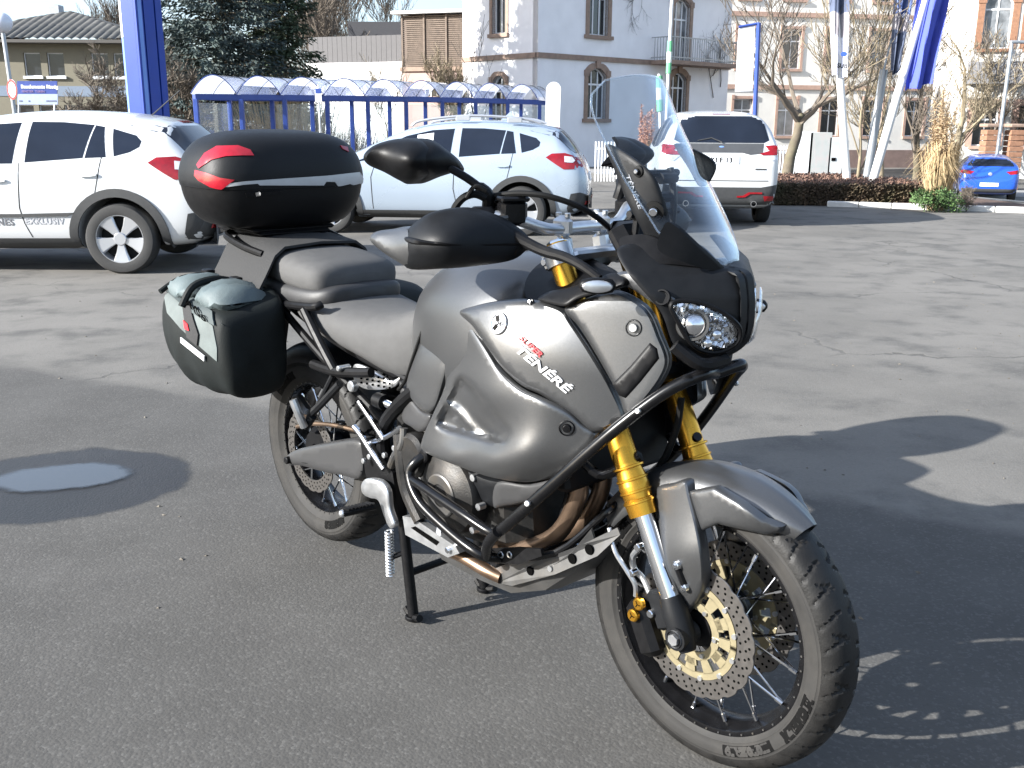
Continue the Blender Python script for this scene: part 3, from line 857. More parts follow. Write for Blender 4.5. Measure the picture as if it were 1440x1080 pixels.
# ================================================================== TREES AND PLANTS
m_bark = mat('grey_bark', (.11, .09, .065), .9, 0, .25, 6, bump=.4, bscale=25, dirt=(.09, .1, .04), dscale=3, damt=.5)
m_bark_l = mat('pale_twigs', (.22, .18, .12), .9, 0, .25, 6)
m_twig = mat('twigs', (.14, .115, .09), .9, 0, .2, 6)
m_spruce = mat('blue_spruce_needles', (.032, .05, .046), .75, 0, .55, 1.6, dirt=(.085, .11, .105), dscale=1.1, damt=.6)
m_spruce2 = mat('green_spruce_needles', (.035, .055, .028), .75, 0, .5, 1.6, dirt=(.07, .085, .04), dscale=1.1)

def grow(M, T, rng, p, d, L, r, depth, spread, upw, nk=(3, 5), wig=.16, minr=.004):
    """a limb and what grows from it; T takes the trunk, M the rest"""
    steps = 6 if depth > 1 else 4
    pts = [p.copy()]; q = p.copy(); dd = d.copy()
    for i in range(steps):
        dd = (dd + Vector((rng.uniform(-1, 1), rng.uniform(-1, 1), rng.uniform(-1, 1) + upw)) * wig).normalized()
        q = q + dd * (L / steps); pts.append(q.copy())
    r1 = max(minr, r * .55)
    (T if T is not None else M).tube(pts, lambda s_: r + (r1 - r) * s_, 8 if T is not None else (5 if depth > 2 else 3), caps=False)
    if depth <= 0: return
    for k in range(rng.randint(*nk)):
        i = rng.randint(max(1, steps // 3), steps); b = pts[i]
        ax = Vector((rng.uniform(-1, 1), rng.uniform(-1, 1), rng.uniform(-.3, .5)))
        nd = (dd + ax * spread).normalized()
        grow(M, None, rng, b, nd, L * rng.uniform(.5, .78), max(minr, r1 * rng.uniform(.55, .85)), depth - 1, spread, upw, nk, wig, minr)
    grow(M, None, rng, pts[-1], (dd + Vector((rng.uniform(-.3, .3), rng.uniform(-.3, .3), .1))).normalized(), L * .72, max(minr, r1 * .9), depth - 1, spread, upw, nk, wig, minr)

def bare_tree(label, base, L, r, seed, depth=4, lean=(0, 0), spread=.9, upw=.35, nk=(3, 4), group=None, mt=None, minr=.005, wig=.16, name='bare_tree', cat='tree', trunk=0, nl=5):
    rng = random.Random(seed); t = empty(name, base, 0, label, cat, group)
    T, M = MB(), MB()
    if trunk:
        d0 = Vector((lean[0], lean[1], 1)).normalized(); tp = [Vector((0, 0, -.15)), d0 * trunk * .35 + Vector((-.04, 0, 0)), d0 * trunk * .7 + Vector((.03, 0, 0)), d0 * trunk]
        T.tube(tp, lambda s_: r * (1.25 - .5 * s_), 10, 4)
        for k in range(nl):
            a = 2 * PI * k / nl + rng.uniform(-.4, .4)
            grow(M, None, rng, d0 * trunk * rng.uniform(.8, 1.0), Vector((math.cos(a), math.sin(a) * .7, rng.uniform(.35, 1.0))).normalized(), L * rng.uniform(.8, 1.15), r * rng.uniform(.45, .65), depth - 1, spread, upw, nk, wig, minr)
    else: grow(M, T, rng, Vector((0, 0, -.1)), Vector((lean[0], lean[1], 1)).normalized(), L, r, depth, spread, upw, nk, wig, minr)
    T.build('trunk', mt or m_bark, t, 60, weld=False); M.build('crown', mt or m_twig, t, 60, weld=False)
    return t

def spruce(label, base, H, Rb, seed, mt, z0=.6, name='spruce_tree', dens=1.0):
    rng = random.Random(seed); t = empty(name, base, 0, label, 'tree')
    T, Bm, N = MB(), MB(), MB()
    T.tube([Vector((0, 0, -.2)), Vector((0, 0, H))], lambda s_: .2 * (1 - s_) + .02, 8)
    z = z0
    nv, nf = [], []
    while z < H - .3:
        f = 1 - z / H; nb = 8
        for k in range(nb):
            a = rng.uniform(0, 2 * PI); Lb = (Rb * (f ** .75)) * rng.uniform(.68, 1.1) + .15
            d = Vector((math.cos(a), math.sin(a), rng.uniform(-.1, .2)))
            pts = []
            for i in range(6):
                s_ = i / 5; pts.append(Vector((0, 0, z)) + d * (Lb * s_) + Vector((0, 0, -.3 * Lb * s_ * (1 - s_) - .12 * Lb * s_ * s_)))
            Bm.tube(pts, lambda s_: .03 * (1 - s_) + .006, 4, caps=False)
            n = int((14 + 42 * Lb) * dens)
            side = Vector((-d.y, d.x, 0)).normalized()
            for q in range(n):
                s_ = rng.random() ** .7; i = min(4, int(s_ * 5)); b = pts[i].lerp(pts[i + 1], s_ * 5 - i)
                w_ = (1 - s_) * .34 * Lb + .06
                b = b + side * rng.uniform(-w_, w_) + Vector((0, 0, rng.uniform(-.2, .05)))
                u = (d * rng.uniform(.2, 1) + side * rng.uniform(-1, 1) + Vector((0, 0, rng.uniform(-.9, .1)))).normalized() * rng.uniform(.1, .22)
                v = u.orthogonal().normalized(); v = (v * math.cos(q) + u.normalized().cross(v) * math.sin(q)) * rng.uniform(.018, .04)
                o = len(nv); nv += [tuple(b - v * .7), tuple(b + v * .7), tuple(b + u * .6 + v), tuple(b + u), tuple(b + u * .6 - v)]; nf.append((o, o + 1, o + 2, o + 3, o + 4))
        z += .17 + .1 * f
    T.build('trunk', m_bark, t, 60); Bm.build('branches', m_bark, t, 60, weld=False)
    N.v, N.f = nv, nf; N.build('needles', mt, t, smooth=False, weld=False)
    return t

def GW(u, y, v=165):
    """the ground under a pixel column at distance y"""
    p = W(u, v, y); return Vector((p.x, y, gz(p.x, y)))

spruce('large blue-grey spruce towering behind the bus-style shelters', GW(318, 38), 13.5, 3.1, 5, m_spruce, dens=1.15)
spruce('narrower dark green spruce just right of the large blue-grey spruce', GW(402, 41), 12.5, 1.9, 8, m_spruce2, z0=2.2)
bare_tree('mossy bare tree leaning beside the utility cabinet with spreading limbs', GW(1112, 30), 2.1, .15, 21, 5, (.16, .05), 1.0, .22, (2, 3), minr=.009, trunk=2.0, nl=6)
bare_tree('slender yellowish sapling between the flagpoles', GW(1216, 22), 2.0, .045, 4, 4, (.03, 0), .75, .5, (3, 4), mt=m_bark_l, minr=.006)
for i, (u, y, L, r, sd, lb_) in enumerate(((1300, 44, 2.7, .2, 31, 'bare street tree behind the pampas grass before the pale building'), (1352, 47, 3.0, .22, 33, 'bare street tree above the blue car'), (1400, 50, 2.6, .2, 38, 'bare street tree in front of the arched brick windows'), (1248, 48, 2.4, .17, 36, 'bare street tree behind the middle grey flagpole'))):
    bare_tree(lb_, GW(u, y), L, r, sd, 5, (random.uniform(-.1, .1), 0), 1.0, .3, (2, 4), 'bare trees across the road', m_bark_l if i % 2 else None, minr=.011)
for i, (u, y, L, sd, lb_) in enumerate(((436, 60, 3.6, 41, 'tall bare tree rising right of the green spruce'), (487, 66, 3.6, 43, 'bare tree behind the white annex left of its dark hut'), (540, 70, 4.0, 47, 'bare tree standing behind the dark hut on the annex'))):
    bare_tree(lb_, GW(u, y), L * 1.25, .2, sd, 5, (random.uniform(-.15, .15), 0), .85, .45, (3, 4), 'bare trees behind the annex', minr=.014)
bare_tree('wide bare shrub-like tree in front of the beige house', GW(138, 50), 2.0, .13, 52, 5, (.1, 0), 1.2, .15, (4, 5), minr=.010)
bare_tree('thin tall bare tree left of the blue pylon behind the roof', GW(168, 75), 4.2, .16, 54, 5, (-.05, 0), .6, .6, (3, 4), minr=.014)
bare_tree('small tangled bare tree right of the blue pylon', GW(252, 36), 1.6, .11, 57, 5, (.15, 0), 1.1, .2, (3, 5), minr=.008)
bare_tree('bushy bare shrub growing against the trellis wing', GW(636, 46), 1.8, .08, 61, 5, (-.05, 0), .9, .4, (4, 5), mt=m_bark_l, minr=.008)
bare_tree('slim bare sapling before the sunlit villa wall', GW(676, 40.5), 2.6, .05, 63, 3, (-.04, 0), .6, .5, (2, 3), minr=.008)
bare_tree('thin bare shrub before the white annex wall', GW(548, 46), 1.8, .05, 66, 4, (.02, 0), .7, .5, (3, 4), mt=m_bark_l, minr=.008)

def stems(name, label, cat, base, rx, ry, h, n, mt, seed, lean=.15, r=.006, plume=None, group=None):
    rng = random.Random(seed); t = empty(name, base, 0, label, cat, group); M = MB(); P = MB()
    for k in range(n):
        a = rng.uniform(0, 2 * PI); q = rng.random() ** .5
        p = Vector((math.cos(a) * rx * q, math.sin(a) * ry * q, -.05)); hh = h * rng.uniform(.55, 1.05)
        d = Vector((math.cos(a) * lean * q + rng.uniform(-.1, .1), math.sin(a) * lean * q + rng.uniform(-.1, .1), 1)) * hh
        droop = Vector((math.cos(a), math.sin(a), -.8)) * (lean * hh * .35 * rng.random())
        M.tube([p, p + d * .5, p + d * .8 + droop * .3, p + d + droop], lambda s_: r * (1 - .7 * s_), 3, caps=False)
    M.build('stems', mt, t, 60, weld=False)
    return t
m_dry = mat('dry_stalks', (.30, .22, .12), .9, 0, .25, 5)
for i, (u, y, h, lb_) in enumerate(((384, 36, 3.1, 'tall dry straw-coloured reeds behind the second shelter bay'), (422, 38, 3.6, 'tall dry straw-coloured reeds left of the white bus stop sign'), (352, 37, 1.7, 'low dry brush under the big spruce'), (470, 40, 1.9, 'dry brush behind the shelter in front of the annex'), (505, 42, 1.7, 'low dry brush near the white annex wall'))):
    stems('dry_shrub', lb_, 'shrub', GW(u, y), 1.0, .6, h, 260, m_dry, 70 + i, .25, .012, group='dry brush behind the shelters')

# pampas grass with plumes
def pampas(label, base, h, rx, seed, col, nb=420, npl=16):
    rng = random.Random(seed); t = empty('pampas_grass', base, 0, label, 'ornamental grass')
    m1 = mat('dry_grass_blades', (.42, .31, .17), .85, 0, .25, 6); m2 = mat('plume', col, .95, 0, .15, 10)
    M = MB()
    for k in range(nb):
        a = rng.uniform(0, 2 * PI); q = rng.uniform(.2, 1); p = Vector((math.cos(a) * .16 * q, math.sin(a) * .16 * q, 0))
        hh = h * rng.uniform(.35, .72); out = Vector((math.cos(a), math.sin(a), 0)) * rx * rng.uniform(.35, 1.1)
        m_ = p + Vector((0, 0, hh * .8)) + out * .45; e = p + Vector((0, 0, hh * rng.uniform(.45, .95))) + out
        s_ = Vector((-math.sin(a), math.cos(a), 0)) * .006
        o = [p - s_, p + s_, m_ + s_, m_ - s_, e]
        M.add(o, [(0, 1, 2, 3), (3, 2, 4)])
    M.build('blades', m1, t, smooth=False, weld=False)
    P = MB()
    for k in range(npl):
        a = rng.uniform(0, 2 * PI); q = rng.random(); b = Vector((math.cos(a) * .1 * q, math.sin(a) * .1 * q, 0)); top = b + Vector((math.cos(a) * .13 * q, math.sin(a) * .13 * q, h * rng.uniform(.5, 1.0)))
        for j in range(420):
            s_ = rng.uniform(.3, 1); c = b.lerp(top, s_); w_ = .075 * math.sin(min(1, (1.02 - s_) / .7) * PI * .6 + .1)
            c = c + Vector((rng.gauss(0, w_ * .6), rng.gauss(0, w_ * .6), 0)); u = Vector((rng.uniform(-.5, .5), rng.uniform(-.5, .5), rng.uniform(-.4, .9))).normalized() * rng.uniform(.04, .09)
            v = u.orthogonal().normalized() * .006
            P.add([c - v, c + v, c + u], [(0, 1, 2)])
    P.build('plumes', m2, t, smooth=False, weld=False)
    return t
pampas('tall dry beige pampas grass at the end of the flagpole island', GW(1330, 18.8), 2.2, .66, 81, (.42, .31, .19), 520, 30)
pampas('reddish dry pampas grass seen through the windscreen before the villa', GW(911, 27), 2.15, .3, 83, (.46, .25, .17), 120, 16)

def leaf_mass(M, rng, c, rad, n, size):
    for k in range(n):
        d = Vector((rng.gauss(0, 1), rng.gauss(0, 1), rng.gauss(0, 1))).normalized() * rng.uniform(.55, 1.05)
        p = c + Vector((d.x * rad[0], d.y * rad[1], d.z * rad[2]))
        u = (d + Vector((rng.uniform(-1, 1), rng.uniform(-1, 1), rng.uniform(-.4, 1)))).normalized() * size * rng.uniform(.6, 1.3); v = u.orthogonal().normalized() * size * .28
        M.add([p - v * .5, p + u * .5 - v, p + u, p + u * .5 + v], [(0, 1, 2, 3)])
rng = random.Random(91)
sh = empty('shrub', GW(1331, 18.3), 0, 'small bright green shrub at the foot of the pampas grass', 'shrub')
M = MB()
for k in range(16): leaf_mass(M, rng, Vector((rng.uniform(-.34, .34), rng.uniform(-.2, .2), rng.uniform(.1, .32))), (.16, .16, .14), 150, .05)
M.build('foliage', mat('green_leaves', (.06, .11, .03), .7, 0, .5, 6), sh, smooth=False, weld=False)
T = MB()
for k in range(8): T.tube([Vector((0, 0, -.05)), Vector((rng.uniform(-.3, .3), rng.uniform(-.15, .15), .3))], .008, 4)
T.build('stems', m_twig, sh, 60, weld=False)
bare_tree('small bare dark twiggy bush right of the green shrub', GW(1374, 18.4), .22, .012, 95, 4, (0, 0), 1.2, .2, (4, 5), minr=.003, name='twiggy_bush', cat='shrub')

# flagpole island: kerb, bed, clipped hedge
m_kerb = mat('white_kerb', (.6, .59, .56), .8, 0, .1, 5, dirt=(.3, .28, .25), dscale=3, bump=.1)
ka, kz = G(1163, 290), G(1450, 299.5)
kpts = [ka.lerp(kz, i / 6) for i in range(7)]
for q in kpts: q.z = gz(q.x, q.y)
def kerb_y(x): return ka.y + (kz.y - ka.y) * (x - ka.x) / (kz.x - ka.x)
kb = empty('kerb', kpts[0]); kb['kind'] = 'structure'
for a, b in zip(kpts[:-1], kpts[1:]):
    d = (b - a); L = d.length; nseg = 1
    Mk = MB(); ang = math.atan2(d.y, d.x)
    Mk.box((a + b) / 2 + Vector((0, 0, .04)) - kb.location, (L - .012, .16, .12), Matrix.Rotation(-math.atan2(-d.y, d.x), 3, 'Z'), .012); Mk.build('kerb_stone', m_kerb, kb, 30)
bedm = MB(); x0, x1 = W(1086, 286, ka.y).x, kz.x + .5
rows = []
for i in range(21):
    x = x0 + (x1 - x0) * i / 20; yf = kerb_y(x) + .1
    rows.append([Vector((x, y, gz(x, y) + dz)) for y, dz in ((yf, -.02), (yf + .05, .05), (yf + 1.2, .09), (yf + 5.2, .08), (yf + 5.4, -.05))])
bedm.loft(rows, False, False); bo_ = bedm.build('planting_bed', mat('brown_mulch', (.085, .05, .035), .95, 0, .4, 14, bump=.8, bscale=40)); bo_['kind'] = 'structure'
rng = random.Random(97)
yy = kerb_y(W(1190, 280, ka.y).x) + .3
hd = empty('hedge', (W(1190, 280, yy).x, yy, gz(6, yy)), 0, 'low clipped brown-green hedge in front of the flagpoles', 'hedge')
M = MB()
xa, xb = W(1086, 270, yy).x, W(1302, 270, yy).x
MT = MB()
for k in range(15000):
    x = rng.uniform(xa, xb); s_ = rng.random()
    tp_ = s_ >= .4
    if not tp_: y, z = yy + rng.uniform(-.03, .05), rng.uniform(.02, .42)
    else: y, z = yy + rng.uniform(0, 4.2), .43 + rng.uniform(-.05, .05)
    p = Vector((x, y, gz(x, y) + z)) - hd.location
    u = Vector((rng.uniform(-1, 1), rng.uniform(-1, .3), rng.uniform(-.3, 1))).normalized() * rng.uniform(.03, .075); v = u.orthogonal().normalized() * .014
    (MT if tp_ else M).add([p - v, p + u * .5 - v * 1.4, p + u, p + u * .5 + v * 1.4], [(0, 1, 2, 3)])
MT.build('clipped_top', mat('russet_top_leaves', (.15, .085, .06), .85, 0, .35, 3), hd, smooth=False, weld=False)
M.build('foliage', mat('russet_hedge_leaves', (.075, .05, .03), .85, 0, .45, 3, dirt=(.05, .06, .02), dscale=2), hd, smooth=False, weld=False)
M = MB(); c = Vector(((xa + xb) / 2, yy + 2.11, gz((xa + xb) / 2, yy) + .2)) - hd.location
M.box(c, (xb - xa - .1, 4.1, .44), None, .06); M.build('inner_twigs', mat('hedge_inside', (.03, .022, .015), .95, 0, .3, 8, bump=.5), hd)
# grass strip behind the hedge
M = MB()
for k in range(2600):
    u_, y = rng.uniform(1088, 1125), rng.uniform(yy + 4.2, yy + 5.0); p = GW(u_, y); p.z += .08
    M.add([p + Vector((-.006, 0, 0)), p + Vector((.006, 0, 0)), p + Vector((rng.uniform(-.03, .03), rng.uniform(-.03, .03), rng.uniform(.06, .14)))], [(0, 1, 2)])
tag(M.build('grass', mat('grass_blades', (.10, .13, .03), .8, 0, .4, 4), smooth=False, weld=False), 'patch of yellow-green grass behind the hedge', 'grass', kind='stuff')

# ================================================================== STREET THINGS
m_blue = mat('blue_paint', (.012, .042, .26), .45, 0, .06, 4, spec=.25)
m_blue_l = mat('light_blue_print', (.13, .24, .58), .45, 0, .15, 1.2)
m_bluew = mat('shelter_blue', (.03, .065, .27), .4, 0, .08, 6)
m_pole = mat('white_pole', (.66, .66, .64), .5, 0, .04, 6)
m_polg = mat('galvanised_pole', (.34, .36, .38), .45, .6, .08, 6)
m_glass = glass_mat('shelter_glass', (.88, .92, .94), .03, .03, .03, (.6, .66, .7))
m_frost = glass_mat('frosted_roof_sheet', (.86, .88, .93), .06, .15, .24, (.74, .77, .84))
m_sign_w = mat('white_sign', (.68, .69, .70), .45, 0, .03, 4)

# pylon
pa = GW(197, 15.2, 100); py = empty('sign_pylon', pa, 0, 'tall blue dealer sign pylon behind the parked white car', 'sign pylon')
b0, b1 = W(197, 100, 15.2), W(233, 100, 15.7); c0 = W(175.5, 100, 15.75)
fr_d = (b1 - b0); fr_d.z = 0; lf_d = (c0 - b0); lf_d.z = 0
H_ = 6.5
O = Vector((0, 0, -.1))
nrm = Vector((fr_d.y, -fr_d.x, 0)).normalized(); L1 = fr_d.length; fd = fr_d.normalized()
def slab(a0, a1, o0, o1, z0=0, z1=H_):
    return [O + fd * a + nrm * o + Vector((0, 0, z)) for z in (z0, z1) for a, o in ((a0, o0), (a1, o0), (a1, o1), (a0, o1))]
BF = [(0, 3, 2, 1), (4, 5, 6, 7), (0, 1, 5, 4), (1, 2, 6, 5), (2, 3, 7, 6), (3, 0, 4, 7)]
M = MB(); M.add(slab(0, L1, -.26, -.03), BF); M.build('post_core', m_blue, py, smooth=False)
for a0, a1 in ((0, L1 * .26), (L1 * .31, L1 * .70), (L1 * .76, L1)):
    M = MB(); M.add(slab(a0, a1, -.028, .012), BF); M.build('post_rib', m_blue, py, smooth=False)
ln = Vector((-lf_d.y, lf_d.x, 0)).normalized(); ln = ln if ln.y < 0 else -ln; L2_ = lf_d.length; l_d = lf_d.normalized()
M = MB(); q = [O + l_d * (.012 + a) + ln * o + Vector((0, 0, z)) for z in (0, H_) for a, o in ((0, -.1), (L2_, -.1), (L2_, 0), (0, 0))]; M.add(q, BF); sp_o = M.build('sign_face', m_blue_l, py, smooth=False)
M = MB(); zt0 = W(185, 30, 15.5).z - pa.z
M.add([O + l_d * (.014 + a) + ln * .003 + Vector((0, 0, z)) for a, z in ((0.002, zt0 + .25), (L2_ - .004, zt0 - .12), (L2_ - .004, H_), (0.002, H_))], [(0, 1, 2, 3)]); M.build('white_field', m_sign_w, sp_o, smooth=False)
rngp = random.Random(5)
for k in range(16):
    M = MB(); a, z, r_ = rngp.uniform(.06, L2_ - .06), zt0 - .1 + rngp.gauss(-.05, .13), rngp.uniform(.015, .035)
    M.add([O + l_d * (.014 + a + r_ * math.cos(t)) + ln * .0045 + Vector((0, 0, z + r_ * math.sin(t))) for t in [2 * PI * i / 10 for i in range(10)]], [tuple(range(10))]); M.build('white_dot', m_sign_w, sp_o, smooth=False)
zt1 = W(186, 62, 15.5).z - pa.z; zt2 = W(190, 146, 15.5).z - pa.z
text_on('lettering', 'auf', O + l_d * (L2_ * .82) + ln * .004 + Vector((0, 0, zt1 - .05)), -l_d, (0, 0, 1), .11, m_sign_w, sp_o, .003, bold=.006)
text_on('lettering', 'Löhnes', O + l_d * (L2_ * .92) + ln * .004 + Vector((0, 0, zt2 - .05)), -l_d, (0, 0, 1), .1, m_sign_w, sp_o, .003, bold=.004)

# globe lamp with round sign
lp = empty('street_lamp', GW(24, 23), 0, 'white globe street lamp on a slim pole at the left edge', 'street lamp')
base = Vector((0, 0, 0)); topw = W(4, 44, 23) - lp.location
botw = W(23, 175, 23) - lp.location; dirp = (topw - botw).normalized()
M = MB(); M.tube([botw - dirp * 1.2, botw, topw], .045, 10); M.build('pole', m_polg, lp)
M = MB(); M.ball(W(3, 32, 23) - lp.location, .215, 24, 16); M.build('globe', mat('opal_globe', (.62, .64, .7), .25, 0, .03, 3, coat=.5), lp)
M = MB(); M.lathe([(.05, 0), (.1, .06), (.12, .1), (.11, .11)], topw - dirp * .02, (0, 0, 1), 16); M.build('collar', m_dkiron, lp)
rs_ = empty('road_sign', GW(18, 22.6), 0, 'round red-rimmed road sign on the lamp pole', 'road sign')
c = W(17.5, 126, 22.9) - rs_.location; nn = Vector((-.6, -.8, 0))
M = MB(); M.disc(c, nn, .215, .02, 28); M.build('plate', m_sign_w, rs_)
M = MB(); M.lathe([(.165, .0105), (.165, .0135), (.213, .0135), (.213, .0105)], c, nn, 28); M.build('red_ring', mat('sign_red', (.5, .02, .02), .4), rs_)
text_on('lettering', '3,5t', c + nn * .011 + Vector((-nn.y, nn.x, 0)) * -.13 + Vector((0, 0, -.05)), Vector((-nn.y, nn.x, 0)), (0, 0, 1), .14, m_hole, rs_, .003)
# company board
bo_p = GW(52, 45); bd_ = empty('company_board', bo_p, 0, 'blue and white company board on posts before the beige house', 'sign board')
def Lc(u, v): return W(u, v, 45) - bo_p
def panel_at(name, u0, v0, u1, v1, th, off, mt, par):
    a, b, c_, d_ = Lc(u0, v0), Lc(u1, v0), Lc(u1, v1), Lc(u0, v1); M = MB(); M.prism([p + Vector((0, -off, 0)) for p in (a, b, c_, d_)], (0, th, 0)); return M.build(name, mt, par, smooth=False)
pb_ = panel_at('blue_panel', 24, 114, 80, 132, .06, 0, mat('board_blue', (.03, .06, .26), .5), bd_)
pw_ = panel_at('white_panel', 24.5, 132.3, 81, 147, .06, 0, mat('board_white', (.33, .39, .52), .5), bd_)
for u in (27, 77): M = MB(); M.tube([Lc(u, 147), Lc(u, 200)], .05, 8); M.build('post', m_polg, bd_)
text_on('lettering', 'Bauelemente Rinnig', Lc(30, 124) + Vector((0, -.012, 0)), (1, 0, 0), (0, 0, 1), .2, m_sign_w, pb_, .01, bold=.012)
text_on('lettering', 'FENSTER  TÜREN', Lc(31, 130) + Vector((0, -.012, 0)), (1, 0, 0), (0, 0, 1), .13, mat('board_pink', (.3, .2, .35), .5), pb_, .01)
for u, w_ in ((27, 4), (40, 2), (65, 4), (70, 9)): panel_at('small_print', u, 141, u + w_, 143, .01, .012, mat('print_grey', (.12, .14, .22), .6), pw_)

# shelters
posts = [(275, 29.5), (339, 30.1), (400, 31.2), (460, 32.4), (517, 33.5), (571, 34.6), (622, 35.7), (669, 36.7), (714, 37.6), (759, 38.4)]
beamv = [139, 139.5, 140, 140.5, 141, 141.5, 142.5, 143.5, 144.5, 146]
PP = [W(u, v, y) for (u, y), v in zip(posts, beamv)]
back = Vector((.5, 1.7, 0))
for k in range(9):
    a, b = PP[k], PP[k + 1]; base = Vector((a.x, a.y, gz(a.x, a.y)))
    t = empty('shelter', base, 0, None, 'shelter', 'arched glass shelters in a row')
    t['label'] = ('end bay of the blue arched glass shelter nearest the spruce' if k == 0 else 'far end bay of the blue arched glass shelter by the villa' if k == 8 else 'blue arched glass shelter bay above the top case, %s from the left end' % ('second', 'third', 'fourth', 'fifth', 'sixth', 'seventh', 'eighth')[k - 1])
    A, B = a - base, b - base; zb = gz(a.x, a.y) - base.z
    for j, p in enumerate((A, A + back)):
        M = MB(); M.box(Vector((p.x, p.y, (p.z + zb) / 2 - .2)), (.13, .13, p.z - zb + .4), None, .01); M.build('post', m_bluew, t)
    if k == 8:
        for p in (B, B + back): M = MB(); M.box(Vector((p.x, p.y, (p.z + zb) / 2 - .2)), (.13, .13, p.z - zb + .4), None, .01); M.build('post', m_bluew, t)
    for p, q in ((A, B), (A + back, B + back), (A, A + back)):
        M = MB(); d = q - p; M.prism([p + Vector((0, 0, -.02)), q + Vector((0, 0, -.02)), q + Vector((0, 0, .14)), p + Vector((0, 0, .14))], Vector((-d.y, d.x, 0)).normalized() * .1); M.build('beam', m_bluew, t, smooth=False)
    ar = []
    for i in range(15):
        s_ = i / 14; ar.append(A.lerp(B, s_) + Vector((0, 0, .14 + .52 * (1 - (2 * s_ - 1) ** 2))))
    ovh = back * .12
    M = MB(); M.loft([[p - ovh for p in ar] + [p - ovh - Vector((0, 0, .015)) for p in ar[::-1]], [p + back + ovh for p in ar] + [p + back + ovh - Vector((0, 0, .015)) for p in ar[::-1]]]); M.build('arched_roof', m_frost, t, 60)
    for s_ in (0, .5, 1):
        M = MB(); M.tube([p - ovh + (back + ovh * 2) * s_ for p in ar], .013, 6); M.build('roof_rib', m_bluew if s_ == 0 else m_dkiron, t)
    M = MB(); p, q = A + back, B + back; M.prism([Vector((p.x, p.y, zb + .3)), Vector((q.x, q.y, zb + .3)), q + Vector((0, 0, -.1)), p + Vector((0, 0, -.1))], (0, .012, 0)); M.build('back_pane', m_glass, t, smooth=False)
    if k == 0:
        M = MB(); q, p = A + back, A; M.prism([Vector((p.x, p.y, zb + .3)), Vector((q.x, q.y, zb + .3)), q + Vector((0, 0, -.1)), p + Vector((0, 0, -.1))], (.012, 0, 0)); M.build('end_pane', m_glass, t, smooth=False)
bs_ = empty('stop_sign', GW(449, 30), 0, 'white and blue stop sign on a slim post before the shelters', 'sign')
p = W(448, 134, 30) - bs_.location; q = W(448, 128, 30) - bs_.location
M = MB(); M.tube([Vector((p.x, p.y, -.1)), p + Vector((0, .02, .3))], .025, 8); M.build('post', m_pole, bs_)
M = MB(); M.box(p + Vector((0, -.03, -.02)), (.19, .02, .36), None, .005); M.build('plate', m_sign_w, bs_)
M = MB(); M.box(q + Vector((0, -.045, .0)), (.17, .012, .13), None, .004); M.build('blue_field', m_bluew, bs_)

# white stele, blue-framed sign, banner poles
st_ = empty('sign_stele', GW(775, 24), 0, 'white round-topped sign stele behind the silver car', 'sign')
M = MB(); w_ = .17; z1 = W(775, 115, 24).z - st_.location.z
pts = [(-w_, 0), (w_, 0)] + [(w_ * math.cos(a), z1 - w_ + w_ * math.sin(a)) for a in [PI * i / 12 for i in range(13)]]
lean = -.02
M.prism([Vector((x - z * lean, 0, z)) for x, z in pts], (0, .08, 0)); M.build('panel', m_sign_w, st_, 30)
fs_ = empty('banner_sign', GW(1063, 21), 0, 'blank white banner sign in a blue steel frame behind the white car', 'sign')
def F_(u, v): return W(u, v, 21) - fs_.location
M = MB(); M.prism([F_(1039, 40), F_(1062, 36), F_(1058, 128), F_(1034, 129)], (0, .03, 0)); M.build('banner', m_sign_w, fs_, smooth=False)
M = MB(); M.tube([F_(1067, 32), F_(1060, 200)], .045, 8); M.tube([F_(1067, 33), F_(1039, 38)], .025, 8); M.build('frame', m_bluew, fs_)
m_green = mat('green_banner', (.12, .38, .2), .7); m_greenw = mat('pale_banner', (.6, .66, .6), .7)
for (u0, v0, u1, v1, y, lb_) in ((946, -20, 940, 104, 22, 'tall white banner pole with a green and white band before the villa balcony'), (927, 104, 930, 235, 23, 'short white pole with a green wrapped banner seen through the windscreen')):
    bp_ = empty('banner_pole', GW((u0 + u1) / 2, y), 0, lb_, 'pole', 'banner poles behind the windscreen')
    a, b = W(u0, v0, y) - bp_.location, W(u1, v1, y) - bp_.location
    dd = (b - a).normalized()
    M = MB(); M.tube([a, b, Vector((b.x, b.y, min(b.z, 0) - .05))] if u0 > 940 else [a, b], .035, 8); M.build('pole', m_pole, bp_)
    s0 = .62 if u0 > 940 else .02
    for k, mt_ in enumerate((m_green, m_greenw, m_green)):
        c0_, c1_ = a.lerp(b, s0 + k * .125), a.lerp(b, s0 + (k + 1) * .125)
        M = MB(); M.tube([c0_, c1_], .075 if u0 < 940 else .055, 10); M.build('band', mt_, bp_)

